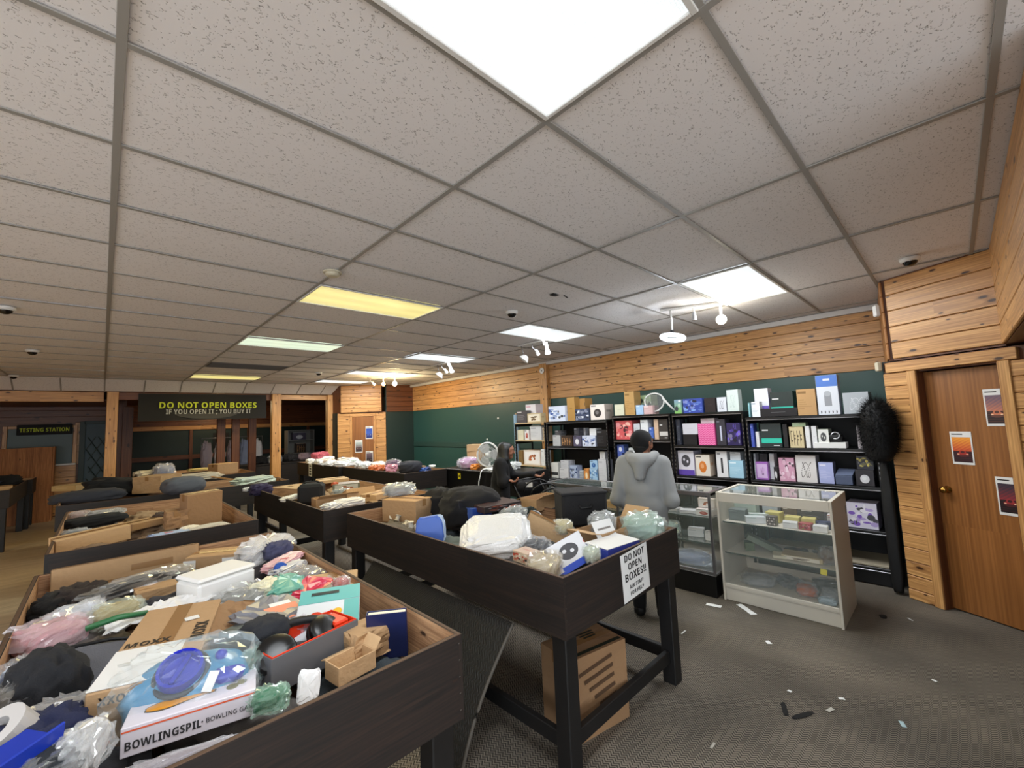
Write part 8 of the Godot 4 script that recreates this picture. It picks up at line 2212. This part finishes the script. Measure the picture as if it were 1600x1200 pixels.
# joins tapered bones [a, b, ra, rb] into one smooth skin (surface nets)
func skin(st: SurfaceTool, bones: Array, cell: float, k: float):
	var lo := Vector3.ONE * 1e9
	var hi := -lo
	for b in bones:
		var r: float = maxf(b[2], b[3]) + 2.5 * cell
		lo = lo.min(b[0] - Vector3.ONE * r).min(b[1] - Vector3.ONE * r)
		hi = hi.max(b[0] + Vector3.ONE * r).max(b[1] + Vector3.ONE * r)
	var nx := int((hi.x - lo.x) / cell) + 2
	var ny := int((hi.y - lo.y) / cell) + 2
	var nz := int((hi.z - lo.z) / cell) + 2
	var f := PackedFloat32Array()
	f.resize(nx * ny * nz)
	f.fill(1.0)
	for b in bones:
		var p: Vector3 = b[0]
		var q: Vector3 = b[1]
		var ra: float = b[2]
		var rb: float = b[3]
		var r := maxf(ra, rb) + k + 2 * cell
		var mn := ((p.min(q) - Vector3.ONE * r - lo) / cell).max(Vector3.ZERO)
		var mx := ((p.max(q) + Vector3.ONE * r - lo) / cell).min(Vector3(nx - 1, ny - 1, nz - 1))
		var d := q - p
		var dd := maxf(d.length_squared(), 1e-9)
		for z in range(int(mn.z), int(mx.z) + 1):
			for y in range(int(mn.y), int(mx.y) + 1):
				var at := (z * ny + y) * nx
				for x in range(int(mn.x), int(mx.x) + 1):
					var w := lo + Vector3(x, y, z) * cell - p
					var t := clampf(w.dot(d) / dd, 0.0, 1.0)
					var e := (w - d * t).length() - lerpf(ra, rb, t)
					var o := f[at + x]
					var h := maxf(k - absf(o - e), 0.0) / k
					f[at + x] = minf(o, e) - h * h * k * 0.25
	var id := {}
	var verts := []
	var sx := [0, 1, nx, nx + 1, nx * ny, nx * ny + 1, nx * ny + nx, nx * ny + nx + 1]
	var co := [Vector3(0, 0, 0), Vector3(1, 0, 0), Vector3(0, 1, 0), Vector3(1, 1, 0), Vector3(0, 0, 1), Vector3(1, 0, 1), Vector3(0, 1, 1), Vector3(1, 1, 1)]
	var ed := [[0, 1], [2, 3], [4, 5], [6, 7], [0, 2], [1, 3], [4, 6], [5, 7], [0, 4], [1, 5], [2, 6], [3, 7]]
	for z in nz - 1:
		for y in ny - 1:
			var at := (z * ny + y) * nx
			for x in nx - 1:
				var c := at + x
				if absf(f[c]) > 2.0 * cell: continue
				var s := Vector3.ZERO
				var m := 0
				for e in ed:
					var u := f[c + sx[e[0]]]
					var v := f[c + sx[e[1]]]
					if (u < 0) != (v < 0):
						s += (co[e[0]] as Vector3).lerp(co[e[1]], u / (u - v))
						m += 1
				if m:
					id[c] = verts.size()
					verts.append(lo + (Vector3(x, y, z) + s / m) * cell)
	var step := [1, nx, nx * ny]
	for c in id:
		for a in 3:
			var n: int = c + step[a]
			if (f[c] < 0) == (f[n] < 0): continue
			var u: int = step[(a + 1) % 3]
			var v: int = step[(a + 2) % 3]
			if not (id.has(c - u) and id.has(c - v) and id.has(c - u - v)): continue
			var q := [verts[id[c]], verts[id[c - u]], verts[id[c - u - v]], verts[id[c - v]]]
			if f[c] < 0: quad(st, q[3], q[2], q[1], q[0])
			else: quad(st, q[0], q[1], q[2], q[3])

# a hand with its own fine grid: wrist, direction of the fingers, direction of the palm's face, towards the thumb
func hand(st: SurfaceTool, w: Vector3, dir: Vector3, palm: Vector3, curl: float):
	var side := dir.cross(palm).normalized()
	var b := []
	for k in 4:
		var o := side * (0.029 - 0.0195 * k)
		b.append([w + o * 0.6 + dir * 0.01, w + o + dir * 0.075, 0.014, 0.0125])
		var base := w + o + dir * 0.082
		var ln: float = [0.038, 0.043, 0.04, 0.031][k]
		var d := dir
		var p := base
		for j in 3:
			d = d.rotated(side, -curl * (0.8 + 0.25 * j)).normalized()
			var q: Vector3 = p + d * ln * [1.0, 0.68, 0.52][j]
			b.append([p, q, 0.0095 - 0.0008 * j, 0.009 - 0.001 * j])
			p = q
	var tb := w + side * 0.026 + dir * 0.025
	var t1 := tb + (side * 0.7 + dir * 0.6 + palm * 0.35).normalized() * 0.042
	b.append([tb, t1, 0.014, 0.011])
	b.append([t1, t1 + (dir * 0.8 + palm * 0.7 + side * 0.1).normalized() * 0.032, 0.0105, 0.0085])
	skin(st, b, 0.0042, 0.006)

# a head: fwd is where the face points
func head(st: SurfaceTool, c: Vector3, fwd: Vector3):
	var l := Vector3.UP.cross(fwd).normalized()
	var u := Vector3.UP
	var b := [[c + u * 0.03 - fwd * 0.022, c + u * 0.025 + fwd * 0.03, 0.084, 0.074], [c - u * 0.03 + fwd * 0.04, c - u * 0.075 + fwd * 0.055, 0.058, 0.034], [c - u * 0.09 - fwd * 0.02, c - u * 0.16 - fwd * 0.035, 0.05, 0.056],
		[c + u * 0.012 + fwd * 0.094, c - u * 0.025 + fwd * 0.108, 0.009, 0.0135], [c - u * 0.055 + fwd * 0.083 + l * 0.014, c - u * 0.055 + fwd * 0.083 - l * 0.014, 0.0075, 0.0075], [c + u * 0.03 + fwd * 0.088 - l * 0.04, c + u * 0.03 + fwd * 0.088 + l * 0.04, 0.012, 0.012]]
	for s in [-1, 1]:
		b.append([c + u * 0.015 + l * s * 0.082 - fwd * 0.008, c - u * 0.022 + l * s * 0.08 - fwd * 0.002, 0.013, 0.009])
		b.append([c - u * 0.012 + fwd * 0.072 + l * s * 0.035, c - u * 0.03 + fwd * 0.06 + l * s * 0.045, 0.022, 0.02])
	skin(st, b, 0.0055, 0.012)

# a standing figure: at, facing f; returns bones; arm targets are wrist points
func figure(base: Vector3, f: Vector3, tall: float, lean: float, elbows: Array, wrists: Array) -> Dictionary:
	var l := Vector3.UP.cross(f).normalized()       # the figure's left
	var k := tall / 1.72
	var P := func(s: float, y: float, fw: float) -> Vector3: return base + l * s * k + Vector3(0, y * k, 0) + f * (fw * k + lean * maxf(0.0, y - 0.9))
	var d := {"l": l, "P": P, "k": k}
	var legs := []
	for s in [-1.0, 1.0]:
		legs.append([P.call(s * 0.09, 0.92, 0.0), P.call(s * 0.10, 0.49, 0.02), 0.085 * k, 0.055 * k])
		legs.append([P.call(s * 0.10, 0.49, 0.02), P.call(s * 0.105, 0.09, -0.02), 0.055 * k, 0.036 * k])
		legs.append([P.call(s * 0.105, 0.05, -0.03), P.call(s * 0.12, 0.035, 0.16), 0.042 * k, 0.032 * k])
	var torso := [[P.call(-0.07, 0.95, 0), P.call(0.07, 0.95, 0), 0.105 * k, 0.105 * k], [P.call(0, 0.97, 0), P.call(0, 1.12, 0), 0.115 * k, 0.11 * k], [P.call(-0.075, 1.15, 0), P.call(-0.09, 1.33, 0), 0.095 * k, 0.09 * k], [P.call(0.075, 1.15, 0), P.call(0.09, 1.33, 0), 0.095 * k, 0.09 * k], [P.call(-0.15, 1.40, 0), P.call(0.15, 1.40, 0), 0.055 * k, 0.055 * k], [P.call(0, 1.38, 0), P.call(0, 1.52, 0.03), 0.06 * k, 0.05 * k]]
	var arms := []
	for i in 2:
		var s: float = [-1.0, 1.0][i]
		var sh: Vector3 = P.call(s * 0.185, 1.40, 0)
		arms.append([sh, elbows[i], 0.052 * k, 0.042 * k])
		arms.append([elbows[i], wrists[i], 0.042 * k, 0.028 * k])
	d.legs = legs
	d.torso = torso
	d.arms = arms
	return d

func fatter(bones: Array, by: float) -> Array:
	return bones.map(func(b): return [b[0], b[1], b[2] + by, b[3] + by])

func people():
	hooded_person()
	dark_haired_person()

func hooded_person():
	var f := Vector3(0.93, 0, -0.36).normalized()
	var base := Vector3(3.50, 0, -1.98)
	var o := thing("person", "person in a grey hooded sweatshirt and dark cap, seen from behind at the glass cases", "person", base)
	var z := Vector3.ZERO
	var l := Vector3.UP.cross(f).normalized()
	var el := [-l * 0.235 + Vector3(0, 0.99, 0) - f * 0.04, l * 0.235 + Vector3(0, 0.99, 0) - f * 0.04]
	var wr := [-l * 0.15 + Vector3(0, 0.90, 0) + f * 0.17, l * 0.15 + Vector3(0, 0.88, 0) + f * 0.17]
	var g := figure(z, f, 1.60, 0.06, el, wr)
	var st := new_st(true)
	skin(st, g.legs + g.torso + g.arms, 0.014, 0.05)
	var hf := (f + -l * 0.55).normalized()       # the head looks a little to the right
	var hc: Vector3 = (g.P as Callable).call(0, 1.585, 0.045)
	head(st, hc, hf)
	for i in 2: hand(st, wr[i] + Vector3(0, -0.005, 0), (f + Vector3(0, -0.25, 0) + l * (0.3 if i == 0 else -0.3)).normalized(), (l * (1.0 if i == 0 else -1.0)), 0.5)
	inst("body", done(st), M.skin, o)
	# sweatshirt: torso, sleeves, hem, hood
	var P: Callable = g.P
	st = new_st(true)
	var sw: Array = fatter(g.torso.slice(0, 5), 0.022) + fatter(g.arms, 0.018)
	for i in 2:      # sleeves bag at the wrist and end in a cuff
		sw[sw.size() - 1 - 2 * i][3] = 0.042
	sw.append([P.call(-0.08, 0.86, 0), P.call(0.08, 0.86, 0), 0.115, 0.115])
	sw.append([P.call(-0.08, 1.0, -0.02), P.call(0.08, 1.0, -0.02), 0.11, 0.11])
	sw.append([P.call(-0.10, 1.45, -0.02), P.call(0.10, 1.45, -0.02), 0.045, 0.045])
	skin(st, sw, 0.0125, 0.035)
	var gr := cloth(Color(0.55, 0.56, 0.56))
	inst("sweatshirt", done(st), gr, o)
	st = new_st(true)
	skin(st, [[P.call(-0.12, 1.475, -0.02), P.call(-0.06, 1.44, -0.12), 0.042, 0.055], [P.call(0.12, 1.475, -0.02), P.call(0.06, 1.44, -0.12), 0.042, 0.055], [P.call(-0.05, 1.45, -0.11), P.call(0.05, 1.45, -0.11), 0.05, 0.05], [P.call(0, 1.42, -0.14), P.call(0.01, 1.30, -0.15), 0.075, 0.045], [P.call(0.11, 1.475, -0.0), P.call(0.06, 1.46, 0.08), 0.034, 0.03], [P.call(-0.11, 1.475, -0.0), P.call(-0.06, 1.46, 0.08), 0.034, 0.03]], 0.009, 0.03)
	inst("hood", done(st), gr, o)
	st = new_st(true)
	skin(st, fatter(g.legs.filter(func(b): return b[2] > 0.05), 0.022), 0.014, 0.03)
	inst("trousers", done(st), cloth(Color(0.04, 0.042, 0.05)), o)
	st = new_st(true)
	skin(st, fatter([g.legs[2], g.legs[5]], 0.012), 0.01, 0.02)
	inst("shoes", done(st), M.black, o)
	# cap with its brim to the front, short hair under it
	st = new_st(true)
	skin(st, [[hc + Vector3(0, 0.055, 0) - hf * 0.022, hc + Vector3(0, 0.05, 0) + hf * 0.03, 0.075, 0.068], [hc + Vector3(0, 0.03, 0) - hf * 0.03, hc + Vector3(0, 0.03, 0) - hf * 0.01, 0.088, 0.09], [hc + Vector3(0, 0.035, 0) + hf * 0.1 - hf.cross(Vector3.UP) * 0.045, hc + Vector3(0, 0.035, 0) + hf * 0.1 + hf.cross(Vector3.UP) * 0.045, 0.012, 0.012], [hc + Vector3(0, 0.04, 0) + hf * 0.08, hc + Vector3(0, 0.025, 0) + hf * 0.15, 0.02, 0.01]], 0.006, 0.02)
	inst("cap", done(st), cloth(Color(0.035, 0.037, 0.05)), o)
	st = new_st(true)
	skin(st, [[hc + Vector3(0, -0.03, 0) - hf * 0.035, hc + Vector3(0, -0.075, 0) - hf * 0.04, 0.07, 0.045], [hc - hf.cross(Vector3.UP) * 0.06, hc + hf.cross(Vector3.UP) * 0.06, 0.03, 0.03]], 0.007, 0.02)
	inst("hair", done(st), col(Color(0.03, 0.025, 0.022), 0.7), o)

func dark_haired_person():
	var f := Vector3(0.62, 0, 0.78).normalized()
	var base := Vector3(3.82, 0, -4.27)
	var o := thing("person", "person with long black hair in black clothes, holding the stroller handle", "person", base)
	var l := Vector3.UP.cross(f).normalized()
	var wn := HAND_NEAR - base - f * 0.06 + Vector3(0, 0.03, 0)
	var wf := HAND_FAR - base - f * 0.06 + Vector3(0, 0.03, 0)
	var el := [-l * 0.22 + Vector3(0, 0.95, 0) + f * 0.08, l * 0.24 + Vector3(0, 0.97, 0) + f * 0.16]
	var g := figure(Vector3.ZERO, f, 1.46, 0.10, el, [wn, wf])
	var P: Callable = g.P
	var st := new_st(true)
	skin(st, g.legs + g.torso + g.arms, 0.014, 0.05)
	var hc: Vector3 = P.call(0, 1.575, 0.05)
	var hf := (f + l * 0.25).normalized()
	head(st, hc, hf)
	for w in [wn, wf]: hand(st, w, (f + Vector3(0, -0.35, 0)).normalized(), Vector3(0, -1, 0) + f * -0.3, 0.6)
	inst("body", done(st), M.skin, o)
	st = new_st(true)
	var sw: Array = fatter(g.torso.slice(0, 5), 0.03) + fatter(g.arms, 0.02)
	sw.append([P.call(-0.09, 0.84, 0), P.call(0.09, 0.84, 0), 0.13, 0.13])
	skin(st, sw, 0.0125, 0.045)
	inst("coat", done(st), cloth(Color(0.022, 0.022, 0.03)), o)
	st = new_st(true)
	skin(st, fatter(g.legs.filter(func(b): return b[2] > 0.045), 0.018), 0.014, 0.03)
	inst("trousers", done(st), cloth(Color(0.025, 0.025, 0.03)), o)
	st = new_st(true)
	skin(st, fatter([g.legs[2], g.legs[5]], 0.01), 0.01, 0.02)
	inst("shoes", done(st), M.black, o)
	# long hair falling over the shoulders and back
	st = new_st(true)
	var h := [[hc + Vector3(0, 0.045, 0) - hf * 0.03, hc + Vector3(0, 0.04, 0) + hf * 0.02, 0.082, 0.074]]
	for k in 9:
		var t := (k / 8.0 - 0.5) * 2.6
		var dir := (-hf).rotated(Vector3.UP, t)
		h.append([hc + dir * 0.055 + Vector3(0, 0.02, 0), hc + dir * 0.085 + Vector3(0, -0.1, 0), 0.045, 0.045])
		h.append([hc + dir * 0.085 + Vector3(0, -0.1, 0), hc + dir * (0.11 + 0.02 * cos(k * 2.0)) - f * 0.03 + Vector3(0, -0.40 - 0.04 * sin(k * 1.7), 0), 0.045, 0.022])
	skin(st, h, 0.008, 0.022)
	inst("hair", done(st), mat("hair_black", Color(0.012, 0.011, 0.011), 0.55), o)
